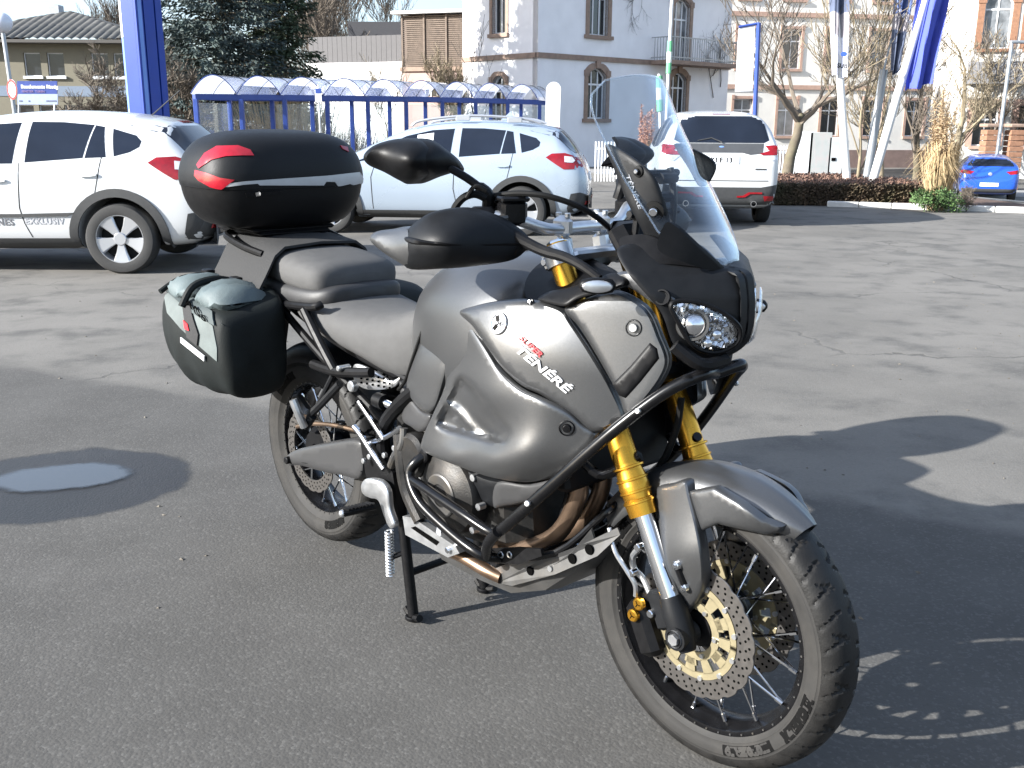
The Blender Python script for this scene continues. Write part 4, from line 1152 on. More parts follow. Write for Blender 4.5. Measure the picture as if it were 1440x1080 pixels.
# flagpoles and flags on the island
fp_ = []
for (u0, v0, u1, v1, y, r_, mt_, lb_) in ((1191, 254, 1170, -60, yy + 1.5, .085, m_pole, 'left white flagpole leaning left out of the hedge'), (1227, 256, 1318, -60, yy + 1.2, .09, m_pole, 'right white flagpole leaning right out of the hedge'), (1219, 250, 1243, 98, yy + 2.0, .095, m_polg, 'stubby grey flagpole leaning between the white poles')):
    b, a = W(u0, v0, y), W(u1, v1, y); base = Vector((b.x, y, gz(b.x, y)))
    t = empty('flagpole', base, 0, lb_, 'flagpole', 'flagpoles in the island')
    d = (a - b).normalized(); bb = b - base; foot = bb - d * (bb.z + .1) / d.z
    M = MB(); M.tube([foot, a - base], lambda s_: r_ * (1 - .15 * s_), 14); M.build('pole', mt_, t)
    if mt_ is m_polg:
        M = MB(); M.tube([a - base, W(1258, 36, y) - base, W(1270, -40, y) - base], .02, 8); M.build('pole_tip', m_polg, t)
    if u0 == 1227:
        M = MB(); M.tube([W(1262, 105, yy + 1.05) - base, W(1276, 85, yy + 1.05) - base, W(1290, 40, yy + 1.05) - base, W(1301, -10, yy + 1.05) - base], .018, 6, 4); M.build('halyard', m_pole, t)
def flag(name, label, y, left, right, mt_, fold=.10, n=18, m_=26, seed=1, bands=None):
    """a hanging cloth between two side lines (pixels), with deep folds"""
    rng = random.Random(seed); Lp, Rp = [W(*p, y) for p in left], [W(*p, y) for p in right]
    base = Vector((Lp[-1].x, y, Lp[-1].z)); t = empty(name, base, 0, label, 'flag', 'flags over the island')
    def at(P, s_):
        q = s_ * (len(P) - 1); i = min(int(q), len(P) - 2); return P[i].lerp(P[i + 1], q - i)
    ph = rng.uniform(0, 6)
    def cloth(s0, s1, nm, mm):
        M = MB(); rows = []
        for j in range(m_ + 1):
            s_ = s0 + (s1 - s0) * j / m_
            a, b = at(Lp, s_), at(Rp, s_)
            rows.append([a.lerp(b, i / n) + Vector((0, fold * math.sin(i / n * 9 + ph + s_ * 1.6) + fold * .4 * math.sin(i / n * 21 + s_ * 4), .03 * math.sin(i / n * 9))) - base for i in range(n + 1)])
        rows2 = [[p + Vector((0, .004, 0)) for p in r_[::-1]] for r_ in rows]
        M.loft([a + b for a, b in zip(rows, rows2)], True, True); return M.build(nm, mm, t, 60)
    for (s0, s1, nm, mm) in bands: cloth(s0, s1, nm, mm)
    return t
m_flagb = mat('blue_flag_cloth', (.06, .085, .42), .8, 0, .1, 3)
m_flagd = mat('dark_flag_cloth', (.08, .10, .16), .8, 0, .25, 3); m_flagw = mat('white_flag_cloth', (.6, .61, .68), .8, 0, .05, 3); m_flaggy = mat('grey_flag_cloth', (.3, .28, .3), .8, 0, .2, 3)
flag('flag', 'rich blue flag hanging from the right white flagpole', yy + 1.1, [(1298, -60), (1290, 0), (1282, 60), (1274, 128)], [(1352, -60), (1336, 0), (1322, 55), (1309, 119)], m_flagb, seed=2, bands=((0, 1, 'cloth', m_flagb),))
f1 = flag('flag', 'dark and white flag hanging from the left white flagpole', yy + 1.4, [(1166, -60), (1168, 0), (1169, 50), (1170, 106)], [(1194, -60), (1193, 0), (1192, 55), (1191, 111)], m_flagd, .06, seed=3, bands=((0, .45, 'blue_cloth', m_flagd), (.45, .66, 'grey_cloth', m_flaggy), (.66, 1, 'white_cloth', m_flagw)))
o = f1.location
M = MB(); c = W(1187, 76, yy + 1.28) - o; M.add([c + Vector((.065 * math.cos(a), 0, .05 * math.sin(a))) for a in [2 * PI * i / 16 for i in range(16)]], [tuple(range(16))]); M.build('emblem', mat('emblem_blue', (.05, .12, .5), .6), f1, smooth=False)
text_on('lettering', 'SUB', W(1177, 95, yy + 1.28) - o, (1, 0, -.05), (0, 0, 1), .12, m_hole, f1, .004, bold=.004)
f2 = flag('flag', 'grey and blue flag hanging by the stubby grey pole', yy + 1.8, [(1262, -60), (1259, 0), (1256, 36), (1252, 100)], [(1290, -60), (1282, 0), (1274, 40), (1262, 106)], m_flaggy, .07, seed=4, bands=((0, .52, 'blue_cloth', mat('pale_blue_cloth', (.14, .2, .42), .8, 0, .2, 3)), (.52, .7, 'pink_cloth', m_flaggy), (.7, 1, 'dark_cloth', m_flagd)))
text_on('lettering', 'SUBARU', W(1261, 16, yy + 1.65) - f2.location, (.75, 0, -.66), (.66, 0, .75), .13, m_flagw, f2, .004)

# cabinet, fence, lamp, brick piers
cab = empty('utility_cabinet', GW(1146, 34), 0, 'white and grey utility cabinet beside the leaning tree', 'cabinet')
def Cb(u, v): return W(u, v, 34) - cab.location
for (u0, v0, u1, v1, nm, mt_, dp) in ((1125, 185, 1140, 240, 'white_side', m_sign_w, .5), (1140.3, 186, 1167, 234, 'grey_front', mat('cabinet_grey', (.34, .36, .35), .6, 0, .1, 4, dirt=(.35, .2, .2), dscale=4, damt=.4), .45), (1167.4, 193, 1184, 234, 'small_box', mat('cabinet_pale', (.42, .44, .44), .6, 0, .08, 4), .4)):
    a, b = Cb(u0, v0), Cb(u1, v1); M = MB(); M.box(((a.x + b.x) / 2, a.y + dp / 2, (a.z - .1) / 2), (b.x - a.x, dp, a.z + .1), None, .012); M.build(nm, mt_, cab)
M = MB(); a = Cb(1172, 224); M.box((a.x, a.y - .01, a.z), (.14, .02, .1)); M.build('vent', m_hole, cab)
for (u0, u1, y, v0, v1, lb_) in ((838, 906, 30, 199, 238, 'white picket fence behind the motorcycle screen'), (1086, 1124, 32, 205, 242, 'white picket fence between the white car and the cabinet')):
    fe = empty('picket_fence', GW(u0, y), 0, lb_, 'fence'); a, b = W(u0, v0, y), W(u1, v0, y); L = b.x - a.x
    zb_ = fe.location.z; z1 = a.z - zb_; k = 0.0; me = None
    while k < L:
        if me is None:
            M = MB(); M.box((0, 0, z1 / 2), (.045, .02, z1), None, .004); me = M.mesh('picket'); me.materials.append(m_sign_w)
        p = link('picket', me, None, fe); p.location = (a.x - fe.location.x + k, 0, 0); k += .092
    for z in (.25, z1 - .2): M = MB(); M.box((a.x - fe.location.x + L / 2, .02, z), (L, .025, .07)); M.build('rail', m_sign_w, fe, smooth=False)
pl = empty('lamp_post', GW(1402, 34), 0, 'slim grey lamp post right of the blue car', 'lamp post')
a, b = W(1423, 60, 34) - pl.location, W(1401, 225, 34) - pl.location
M = MB(); M.tube([Vector((b.x, b.y, -.1)), b, a], .06, 10); M.build('pole', m_polg, pl)
M = MB(); M.box(a + Vector((.2, 0, .02)), (.55, .16, .1), None, .03); M.build('lamp_head', m_polg, pl)
for u, lb_ in ((1396, 'orange brick gate pier left of the lamp post'), (1430, 'orange brick gate pier at the right edge')):
    gp_ = empty('gate_pier', GW(u, 40), 0, lb_, 'gate pier', 'brick gate piers'); 
    for k in range(11):
        M = MB(); M.box((0, 0, .1 + k * .21), (.55, .55, .19), None, .015); M.build('brick_course', m_brick, gp_)
    M = MB(); M.box((0, 0, 2.46), (.68, .68, .14), None, .03); M.build('cap_stone', m_sand, gp_)

# ================================================================== CARS
m_cwhite = mat('white_car_paint', (.52, .53, .535), .25, 0, .02, 2, coat=.6, coatr=.05)
m_csilver = mat('ice_silver_car_paint', (.33, .39, .46), .28, .25, .02, 2, coat=.8, coatr=.05)
m_cblue = mat('blue_car_paint', (.012, .075, .42), .28, .1, .03, 2, coat=.8, coatr=.05)
m_cdark = mat('dark_car_paint', (.03, .04, .038), .28, .1, .03, 2, coat=.8)
m_cglass = mat('tinted_car_glass', (.010, .014, .024), .04, 0, .4, 1.2, spec=.35)
m_clad = mat('car_cladding', (.035, .036, .037), .6, 0, .1, 30, bump=.05)
m_under = mat('car_underside', (.008, .008, .008), .9)
m_tail = mat('tail_lamp_red', (.22, .003, .008), .15, 0, .25, 14, coat=.3)
m_tailw = mat('tail_lamp_clear', (.6, .6, .62), .15, .3, .2, 30, coat=.8)
m_paper = mat('white_paper', (.68, .69, .7), .8)
m_rimalu = mat('alloy_wheel', (.5, .51, .53), .32, .7, .02, 3, rvar=.02)
m_ctyre = mat('car_tyre', (.022, .022, .022), .75, 0, .2, 20, bump=.1, bscale=80)
m_seam = mat('panel_gap', (.012, .012, .013), .8)
m_plate = mat('number_plate', (.66, .67, .68), .5)

def make_car(name, label, loc, heading, paint, st, rear=-1.3175, front=1.3175, wr=.335, track=.775, windows=(), lamps=(), rearglass=None, extras=(), clad=True, group='parked cars', arch=.4, wdark=False):
    t = empty(name, loc, heading, label, 'car', group)
    rings = []
    for (x, w, belt, wrf, top, zb) in st:
        hood = top - belt < .16
        z_m = belt + (top - belt) * .5
        half = [(0, zb), (w * .8, zb), (w * .955, zb + .07), (w, zb + (belt - zb) * .38), (w * 1.0, zb + (belt - zb) * .62), (w * .985, belt - .10), (w * .955, belt), ((w * .955 + wrf) / 2 + .012, z_m), (wrf, top - (.085 if not hood else .03)), (wrf * .86, top - (.025 if not hood else .01)), (wrf * .45, top), (0, top + .004)]
        ring = [Vector((x, y, z)) for y, z in half] + [Vector((x, -y, z)) for y, z in half[-2:0:-1]]
        rings.append(ring)
    M = MB(); M.loft(rings); body_ = M.build('body', paint, t, 180)
    s_ = body_.modifiers.new('s', 'SUBSURF'); s_.levels = s_.render_levels = 2; apply_mods(body_)
    bv_full = bvh_of(body_)
    # wheel wells
    cut = MB()
    for x in (rear, front):
        for sg in (-1, 1): cut.cyl((x, sg * .5, wr), (x, sg * 1.3, wr), arch, n=40)
    co = cut.build('wheel_cutter', m_under, None)
    co.parent = t
    bpy.context.view_layer.update()
    bm_ = body_.modifiers.new('b', 'BOOLEAN'); bm_.object = co; bm_.operation = 'DIFFERENCE'; bm_.solver = 'EXACT'
    apply_mods(body_); bpy.data.objects.remove(co)
    me = body_.data; me.materials.clear(); me.materials.append(paint); me.materials.append(m_under)
    for p in me.polygons:
        c = p.center
        dd = min(math.hypot(c.x - rear, c.z - wr), math.hypot(c.x - front, c.z - wr))
        p.material_index = 1 if (dd < arch - .002 and abs(c.y) < 1.0) or c.z < st[8][5] + .02 else 0
    me.shade_smooth(); me.set_sharp_from_angle(angle=R(32))
    sideL = ((0, 4, 0), (1, 0, 0), (0, 0, 1), (0, -1, 0)); sideR = ((0, -4, 0), (1, 0, 0), (0, 0, 1), (0, 1, 0)); rearF = ((-6, 0, 0), (0, -1, 0), (0, 0, 1), (1, 0, 0)); topF = ((0, 0, 4), (1, 0, 0), (0, 1, 0), (0, 0, -1))
    def both(nm, poly, mt_, off=.004, th=.012, step=.08):
        a = decal(nm, poly, sideL, bv_full, mt_, t, off, th, step); b = decal(nm, poly, sideR, bv_full, mt_, t, off, th, step); return a, b
    for nm, poly in windows:
        w_ = both('window', poly, m_cglass, .003)
    for nm, poly, mt_ in lamps: both(nm, poly, mt_, .006)
    for (fr_, nm, poly, mt_, off) in extras:
        if fr_ == 'side': both(nm, poly, mt_, off)
        else: decal(nm, poly, {'rear': rearF, 'left': sideL, 'right': sideR, 'top': topF}[fr_], bv_full, mt_, t, off, .012, .08)
    if clad:
        for xx in (rear, front):
            poly = [(xx + (arch + .075) * math.cos(a), wr + (arch + .075) * math.sin(a)) for a in [R(-12) + R(204) * i / 24 for i in range(25)]] + [(xx + (arch - .004) * math.cos(a), wr + (arch - .004) * math.sin(a)) for a in [R(192) - R(204) * i / 24 for i in range(25)]]
            both('arch_cladding', poly, m_clad, .014, .02, .06)
        both('sill_cladding', [(rear + arch, .22), (front - arch, .22), (front - arch + .02, .33), (rear + arch - .02, .34)], m_clad, .012)
    for x in (rear, front):
        for sg in (-1, 1):
            wh = bpy.data.objects.new('wheel', None); C.objects.link(wh); wh.parent = t; wh.location = (x, sg * track, wr)
            T = MB(); T.lathe([(wr * .68, -.1), (wr * .8, -.108), (wr * .94, -.1), (wr, -.075), (wr, .075), (wr * .94, .1), (wr * .8, .108), (wr * .68, .1)], (0, 0, 0), (0, 1, 0), 48); T.build('tyre', m_ctyre, wh, 40)
            Rm = MB(); ro = wr * .69; y0 = sg * .085
            Rm.lathe([(ro, y0 + sg * .012), (ro * .96, y0 + sg * .012), (ro * .93, y0 - sg * .01), (ro * .9, y0 - sg * .12)], (0, 0, 0), (0, 1, 0), 48)
            rim_ = Rm.build('rim', m_rimalu, wh, 40)
            Dk = MB(); Dk.disc((0, y0 - sg * .09, 0), (0, 1, 0), ro * .97, .01, 32); Dk.build('brake_plate', m_under, wh)
            for k in range(5):
                a = 2 * PI * k / 5 + R(-90); ca, sa = math.cos(a), math.sin(a); pa_, pb_ = Vector((ca, 0, sa)), Vector((-sa, 0, ca))
                S = MB(); P = []
                for r_, w_, y_ in ((.05, .03, y0 - sg * .004), (ro * .55, .05, y0 - sg * .002), (ro * .95, .088, y0 + sg * .006)):
                    P.append([pa_ * r_ + pb_ * q + Vector((0, y_ + (0 if abs(q) < w_ * .9 else -sg * .012), 0)) for q in (-w_, -w_ * .8, w_ * .8, w_)] + [pa_ * r_ + pb_ * q + Vector((0, y_ - sg * .04, 0)) for q in (w_ * .9, -w_ * .9)])
                S.loft(P); S.build('wheel_spoke', m_rimalu, rim_, 30)
            Hb = MB(); Hb.disc((0, y0 - sg * .01, 0), (0, 1, 0), .062, .035, 24); Hb.build('hub_cap', m_rimalu, rim_)
    return t, bv_full, (sideL, sideR, rearF)

XV = [(2.225, .60, .70, .56, .72, .42), (2.18, .72, .80, .66, .83, .28), (2.0, .82, .90, .74, .95, .22), (1.6, .87, .96, .79, 1.02, .22), (1.2, .885, .99, .80, 1.07, .22), (1.0, .89, 1.0, .78, 1.12, .2), (.6, .89, 1.02, .70, 1.34, .2), (.2, .89, 1.04, .64, 1.50, .2), (-.3, .89, 1.06, .615, 1.58, .2), (-.9, .89, 1.10, .605, 1.59, .2), (-1.4, .885, 1.14, .585, 1.55, .22), (-1.74, .875, 1.16, .56, 1.49, .24), (-1.80, .87, 1.16, .56, 1.46, .24), (-1.95, .86, 1.12, .58, 1.30, .26), (-2.05, .84, 1.05, .62, 1.14, .28), (-2.12, .81, .98, .66, 1.04, .32), (-2.18, .75, .86, .64, .90, .36), (-2.22, .66, .72, .56, .75, .42)]
XV = [(x, w, b * .965, r_, t_ * .962, z) for x, w, b, r_, t_, z in XV]
XVW = [('w', [(-.40, 1.462), (-.1, 1.44), (.25, 1.36), (.6, 1.19), (.66, 1.13), (.62, 1.055), (-.36, 1.075)]), ('w', [(.70, 1.10), (.95, 1.0), (.68, 1.045)]), ('w', [(-.50, 1.47), (-.8, 1.468), (-1.09, 1.443), (-1.025, 1.131), (-.48, 1.086)]), ('w', [(-1.105, 1.44), (-1.19, 1.425), (-1.245, 1.14), (-1.045, 1.131)]), ('w', [(-1.274, 1.408), (-1.50, 1.345), (-1.56, 1.29), (-1.549, 1.238), (-1.467, 1.189), (-1.32, 1.148)])]
XVW = [(n_, [(x, z * .962) for x, z in p_]) for n_, p_ in XVW]
XVL = [('tail_lamp', [(-1.64, 1.09), (-1.72, 1.142), (-1.89, 1.15), (-2.0, 1.115), (-2.04, 1.05), (-2.02, .935), (-1.88, .93), (-1.77, 1.0)], m_tail)]
XVX = [('side', 'tail_lamp_window', [(-1.885, 1.11), (-1.99, 1.1), (-2.03, 1.05), (-2.0, 1.02), (-1.89, 1.03)], m_tailw, .012),
       ('side', 'door_seam', [(-.43, 1.08), (-.422, 1.08), (-.40, .65), (-.43, .5), (-.48, .36), (-.49, .36), (-.44, .5), (-.412, .65)], m_seam, .0015),
       ('side', 'door_seam', [(.63, 1.05), (.64, 1.05), (.72, .8), (.70, .36), (.69, .36), (.708, .8)], m_seam, .0015),
       ('side', 'door_seam', [(-1.21, 1.14), (-1.2, 1.14), (-1.16, .95), (-1.12, .78), (-1.128, .78), (-1.17, .95)], m_seam, .0015),
       ('side', 'door_handle', [(-.97, .98), (-1.0, .995), (-1.1, .995), (-1.16, .985), (-1.16, .965), (-1.1, .955), (-1.0, .955)], None, .022),
       ('side', 'door_handle', [(-.10, .92), (-.13, .935), (-.24, .935), (-.3, .925), (-.3, .905), (-.24, .895), (-.13, .895)], None, .022),
       ('side', 'bumper_corner', [(-1.98, .60), (-2.1, .62), (-2.22, .58), (-2.22, .28), (-1.96, .28), (-1.93, .40)], m_clad, .010),
       ('rear', 'rear_window', [(-.60, 1.44), (.60, 1.44), (.70, 1.19), (.62, 1.145), (-.62, 1.145), (-.70, 1.19)], m_cglass, .006),
       ('rear', 'brake_light', [(-.16, 1.49), (.16, 1.49), (.15, 1.47), (-.15, 1.47)], m_tail, .012),
       ('rear', 'bumper_cladding', [(-.8, .56), (.8, .56), (.8, .36), (-.8, .36)], m_clad, .012),
       ('rear', 'rear_reflector', [(-.74, .50), (-.56, .50), (-.56, .45), (-.74, .45)], m_tail, .026), ('rear', 'rear_reflector', [(.74, .50), (.56, .50), (.56, .45), (.74, .45)], m_tail, .026),
       ('rear', 'number_plate', [(-.26, .86), (.26, .86), (.26, .75), (-.26, .75)], m_plate, .012),
       ('rear', 'tail_lamp', [(-.82, 1.10), (-.55, 1.08), (-.56, 1.0), (-.82, .95)], m_tail, .007), ('rear', 'tail_lamp', [(.82, 1.10), (.55, 1.08), (.56, 1.0), (.82, .95)], m_tail, .007)]
XVL = [(n_, [(x, z * .962) for x, z in p_], m_) for n_, p_, m_ in XVL]
def xvx(paint): return [(a, b, [(x, z * .962) for x, z in c], d or paint, e) for a, b, c, d, e in XVX]
# white crossover at the left
gw_ = G(174, 384); c1x, c1y = gw_.x + .02 - 1.3175, gw_.y + .80
car1, bv1, fr1 = make_car('parked_car', 'white crossover with black wheel arch trim parked at the left edge', (c1x, c1y, gz(c1x, gw_.y)), R(180), m_cwhite, XV, windows=XVW, lamps=XVL, extras=xvx(m_cwhite) + [
    ('side', 'door_moulding', [(1.0, .555), (-.40, .57), (-.92, .585), (-.85, .552), (-.42, .542), (1.0, .525)], m_clad, .016)])
def side_text(car, bv, frame, body, x0, z0, size, mt_, flip):
    V2, F = text_2d(body, size, 0, 'LEFT', 1.15, .002)
    decal('lettering', None, frame, bv, mt_, car, .004, .003, .05, ([((x0 - a) if flip else (x0 + a), z0 + b) for a, b in V2], F, set()))
side_text(car1, bv1, fr1[0], 'LÖHNES', .02, .462, .085, mat('sticker_grey', (.12, .12, .13), .6), True)
side_text(car1, bv1, fr1[0], 'EXKLUSIV', -.44, .476, .075, mat('sticker_pale', (.38, .38, .40), .6), True)
decal('price_sheet', [(.02, 1.35), (-.20, 1.35), (-.20, 1.06), (.02, 1.06)], fr1[0], bv1, m_paper, car1, .007, .004, .08)
M = MB(); M.tube([Vector((-1.45, .1, 1.48)), Vector((-1.75, .1, 1.72))], .006, 6); M.build('antenna', m_clad, car1)
# silver-blue crossover in the middle
hd2 = R(174); ra2 = GW(734, 13.5)
dv = Vector((math.cos(hd2), math.sin(hd2), 0)); nv_ = Vector((-dv.y, dv.x, 0))
c2 = ra2 - nv_ * .8 + dv * 1.3175
car2, bv2, fr2 = make_car('parked_car', 'ice-silver crossover with roof rails parked behind the motorcycle', (c2.x, c2.y, gz(c2.x, c2.y)), hd2, m_csilver, XV, windows=XVW, lamps=XVL, extras=xvx(m_csilver))
decal('price_sheet', [(.10, 1.32), (-.12, 1.35), (-.12, 1.06), (.10, 1.04)], fr2[0], bv2, m_paper, car2, .007, .004, .08)
for sg in (-1, 1):
    M = MB(); M.tube([Vector((.2, .58 * sg, 1.44)), Vector((.05, .58 * sg, 1.51)), Vector((-.6, .57 * sg, 1.575)), Vector((-1.3, .55 * sg, 1.54)), Vector((-1.55, .535 * sg, 1.48))], .018, 8, 5)
    for xx, zz in ((-.5, 1.545), (-1.2, 1.52)): M.box((xx, .575 * sg, zz), (.2, .035, .07), None, .01)
    M.build('roof_rail', m_rimalu, car2)
M = MB(); M.loft([[Vector((x, y, z)) for x, y, z in ((-.95 - a, -.03 * (1 - a * 2), 1.525 + h), (-.95 - a, .03 * (1 - a * 2), 1.525 + h), (-1.13, .03, 1.52), (-1.13, -.03, 1.52))] for a, h in ((0, 0), (.06, .05), (.14, .12))]); M.build('shark_fin', m_csilver, car2)
# white SUV seen from behind
SU = [(2.28, .62, .76, .58, .80, .42), (2.22, .76, .88, .68, .92, .28), (2.0, .85, 1.0, .76, 1.05, .22), (1.5, .895, 1.06, .80, 1.13, .22), (1.1, .90, 1.08, .80, 1.2, .22), (.6, .905, 1.1, .72, 1.5, .22), (.3, .905, 1.12, .68, 1.64, .22), (-.3, .905, 1.14, .665, 1.71, .22), (-1.0, .905, 1.17, .66, 1.715, .22), (-1.6, .90, 1.2, .65, 1.69, .24), (-1.98, .89, 1.22, .635, 1.655, .26), (-2.04, .885, 1.22, .64, 1.62, .26), (-2.13, .875, 1.2, .68, 1.42, .28), (-2.22, .86, 1.16, .73, 1.23, .3), (-2.27, .84, 1.08, .72, 1.12, .32), (-2.31, .80, .92, .68, .96, .36), (-2.34, .72, .78, .60, .80, .40)]
SUW = [('w', [(.75, 1.17), (.35, 1.52), (-.3, 1.61), (-.35, 1.13)]), ('w', [(-.43, 1.61), (-1.15, 1.60), (-1.2, 1.17), (-.45, 1.14)]), ('w', [(-1.27, 1.59), (-1.75, 1.53), (-1.9, 1.28), (-1.3, 1.18)])]
hd3 = R(86); dv = Vector((math.cos(hd3), math.sin(hd3), 0))
ra3 = (G(925, 311) + G(1073, 312)) / 2
c3 = Vector((ra3.x, ra3.y, 0)) + dv * (1.335 + .08)
SUX = [('rear', 'rear_window', [(-.60, 1.625), (.60, 1.625), (.70, 1.28), (.62, 1.24), (-.62, 1.24), (-.70, 1.28)], m_cglass, .006),
       ('rear', 'tailgate_trim', [(-.62, 1.232), (.62, 1.232), (.60, 1.09), (.42, 1.07), (.3, 1.10), (-.3, 1.10), (-.42, 1.07), (-.60, 1.09)], mat('grey_tailgate_trim', (.07, .072, .075), .35, .2), .006),
       ('rear', 'brake_light', [(-.14, 1.66), (.14, 1.66), (.13, 1.645), (-.13, 1.645)], m_tail, .014),
       ('rear', 'number_plate', [(-.26, 1.05), (.26, 1.05), (.26, .94), (-.26, .94)], m_plate, .012),
       ('rear', 'bumper_cladding', [(-.84, .64), (-.6, .60), (.6, .60), (.84, .64), (.86, .34), (-.86, .34)], m_clad, .012),
       ('rear', 'red_trim', [(.25, .475), (.34, .48), (.42, .53), (.62, .53), (.62, .505), (.45, .505), (.37, .455), (.25, .45)], m_tail, .026), ('rear', 'red_trim', [(-.25, .475), (-.34, .48), (-.42, .53), (-.62, .53), (-.62, .505), (-.45, .505), (-.37, .455), (-.25, .45)], m_tail, .026),
       ('rear', 'rear_reflector', [(.64, .475), (.80, .47), (.80, .40), (.66, .40)], m_tail, .028), ('rear', 'rear_reflector', [(-.64, .475), (-.80, .47), (-.80, .40), (-.66, .40)], m_tail, .028),
       ('rear', 'model_badge', [(.5, .875), (.66, .875), (.66, .855), (.5, .855)], m_clad, .010),
       ('rear', 'tailgate_seam', [(-.7, .70), (.7, .70), (.7, .688), (-.7, .688)], m_seam, .003)]
for sg in (-1, 1):
    SUX += [('rear', 'tail_lamp', [(sg * .56, 1.09), (sg * .70, 1.13), (sg * .64, 1.2), (sg * .86, 1.22), (sg * .87, 1.07), (sg * .60, 1.065)], m_tail, .010), ('rear', 'reversing_lamp', [(sg * .60, 1.055), (sg * .84, 1.055), (sg * .82, 1.0), (sg * .70, .98)], m_tailw, .008)]
SUX += [('side', 'tail_lamp', [(-2.0, 1.2), (-2.24, 1.2), (-2.26, 1.08), (-2.1, 1.1)], m_tail, .008)]
car3, bv3, fr3 = make_car('parked_car', 'white estate SUV seen from behind with red bumper accents', (c3.x, c3.y, gz(c3.x, c3.y - 1)), hd3, m_cwhite, SU, rear=-1.335, front=1.335, wr=.35, track=.79, windows=SUW, extras=SUX, arch=.41)
V2, F = text_2d('KI·F 13', .1, 0, 'CENTER', 1.1, .003)
decal('plate_lettering', None, fr3[2], bv3, m_hole, car3, .015, .003, .05, ([(a, b + .96) for a, b in V2], F, set()))
M = MB(); M.ball((-2.243, 0, 1.165), .06, 16, 10, (.15, 1, .5)); M.build('emblem', m_blue_l, car3)
M = MB(); M.tube([Vector((-2.245, -.0, 1.25)), Vector((-2.2, .15, 1.31)), Vector((-2.21, .35, 1.27))], .008, 6); M.build('wiper', m_clad, car3)
for sg in (-1, 1): M = MB(); M.lathe([(.035, -.08), (.045, -.08), (.045, .06), (.035, .06)], (-2.30, .5 * sg, .36), (1, 0, 0), 16); M.build('exhaust_tip', m_chrome, car3)
# blue saloon driving off at the right and a dark car behind the shelter
SB = [(x * .97, w * .97, b * .963, r_ * .95, t_ * .94, z * .9) for x, w, b, r_, t_, z in XV]
SBW = [('w', [(x, z * .95) for x, z in p]) for _, p in XVW]
SBX = [('rear', 'rear_window', [(-.56, 1.30), (.56, 1.30), (.66, 1.09), (-.66, 1.09)], m_cglass, .006), ('rear', 'number_plate', [(-.26, .60), (.26, .60), (.26, .49), (-.26, .49)], m_plate, .014), ('rear', 'bumper_cladding', [(-.78, .42), (.78, .42), (.74, .3), (-.74, .3)], m_clad, .012), ('rear', 'badge', [(.06 * math.cos(a), .86 + .05 * math.sin(a)) for a in [2 * PI * i / 12 for i in range(12)]], m_rimalu, .012)]
for sg in (-1, 1): SBX += [('rear', 'tail_lamp', [(sg * .44, .93), (sg * .80, .99), (sg * .82, .88), (sg * .56, .85)], m_tail, .012)]
SBX += [('side', 'tail_lamp', [(-1.75, .96), (-2.02, .96), (-2.02, .88), (-1.85, .88)], m_tail, .008)]
p4 = GW(1404, 31.0); hd4 = R(70)
car4, _, _ = make_car('moving_car', 'bright blue hatchback on the road beyond the pampas grass', (p4.x + .7, p4.y + 2.0, p4.z - .05), hd4, m_cblue, SB, rear=-1.278, front=1.278, wr=.32, track=.74, windows=SBW, extras=SBX, clad=False, group=None, arch=.37)
p5 = GW(322, 27)
car5, _, _ = make_car('parked_car', 'dark car half hidden behind the white car under the first shelter', (p5.x, p5.y, p5.z - .0), R(178), m_cdark, SB, rear=-1.278, front=1.278, wr=.32, track=.74, windows=SBW, extras=SBX, clad=False, arch=.37)
# ================================================================== THE MOTORCYCLE
bike = bpy.data.objects.new('motorcycle', None); C.objects.link(bike)
bike.matrix_world = BM
tag(bike, 'matte grey adventure motorcycle standing on its centre stand in the lot', 'motorcycle')

def bpx(u, v, x):
    d = BMI3 @ ray(u, v)
    return BO + d * ((x - BO.x) / d.x)

def decal_px(name, outline, bvh, mt, parent, off=0.002, th=0.004, step=6, smooth=True, V2F=None):
    """a thin moulded piece lying on a body of the motorcycle, found along sight lines"""
    if V2F: V2, F, bd = V2F
    else:
        pts = [(p[0], p[1], 0) for p in outline]
        if smooth: pts = crom(pts, 4, True)
        V2, F, bd = cut_poly([(p[0], p[1]) for p in pts], step)
    top, back = [], []; last = 2.5
    for a, b in V2:
        d = (BMI3 @ ray(a, b)).normalized()
        hit = bvh.ray_cast(BO, d)
        if hit[0] is None: 
            p = BO + d * last; nr = bvh.find_nearest(p); p = nr[0]; n = nr[1]
        else: p, n = hit[0], hit[1]; last = hit[3]
        if n.dot(d) > 0: n = -n
        top.append(p + n * off); back.append(-n * th)
    return shell(name, top, F, bd, back, mt, parent)

def poly_in(poly, w):
    """0 outside an outline rising smoothly to 1 inside it"""
    P = [Vector((p[0], p[1])) for p in crom([(p[0], p[1], 0) for p in poly], 4, True)]
    n = len(P)
    def f(u, v):
        q = Vector((u, v)); ins = False; dm = 1e9
        for i in range(n):
            a, b = P[i], P[(i + 1) % n]
            if (a.y > v) != (b.y > v) and u < (b.x - a.x) * (v - a.y) / (b.y - a.y) + a.x: ins = not ins
            ab = b - a; L = ab.length_squared
            t = 0 if L == 0 else max(0, min(1, (q - a).dot(ab) / L))
            dm = min(dm, (q - (a + ab * t)).length)
        s = dm if ins else -dm
        t = max(0, min(1, s / w)); return t * t * (3 - 2 * t)
    return f

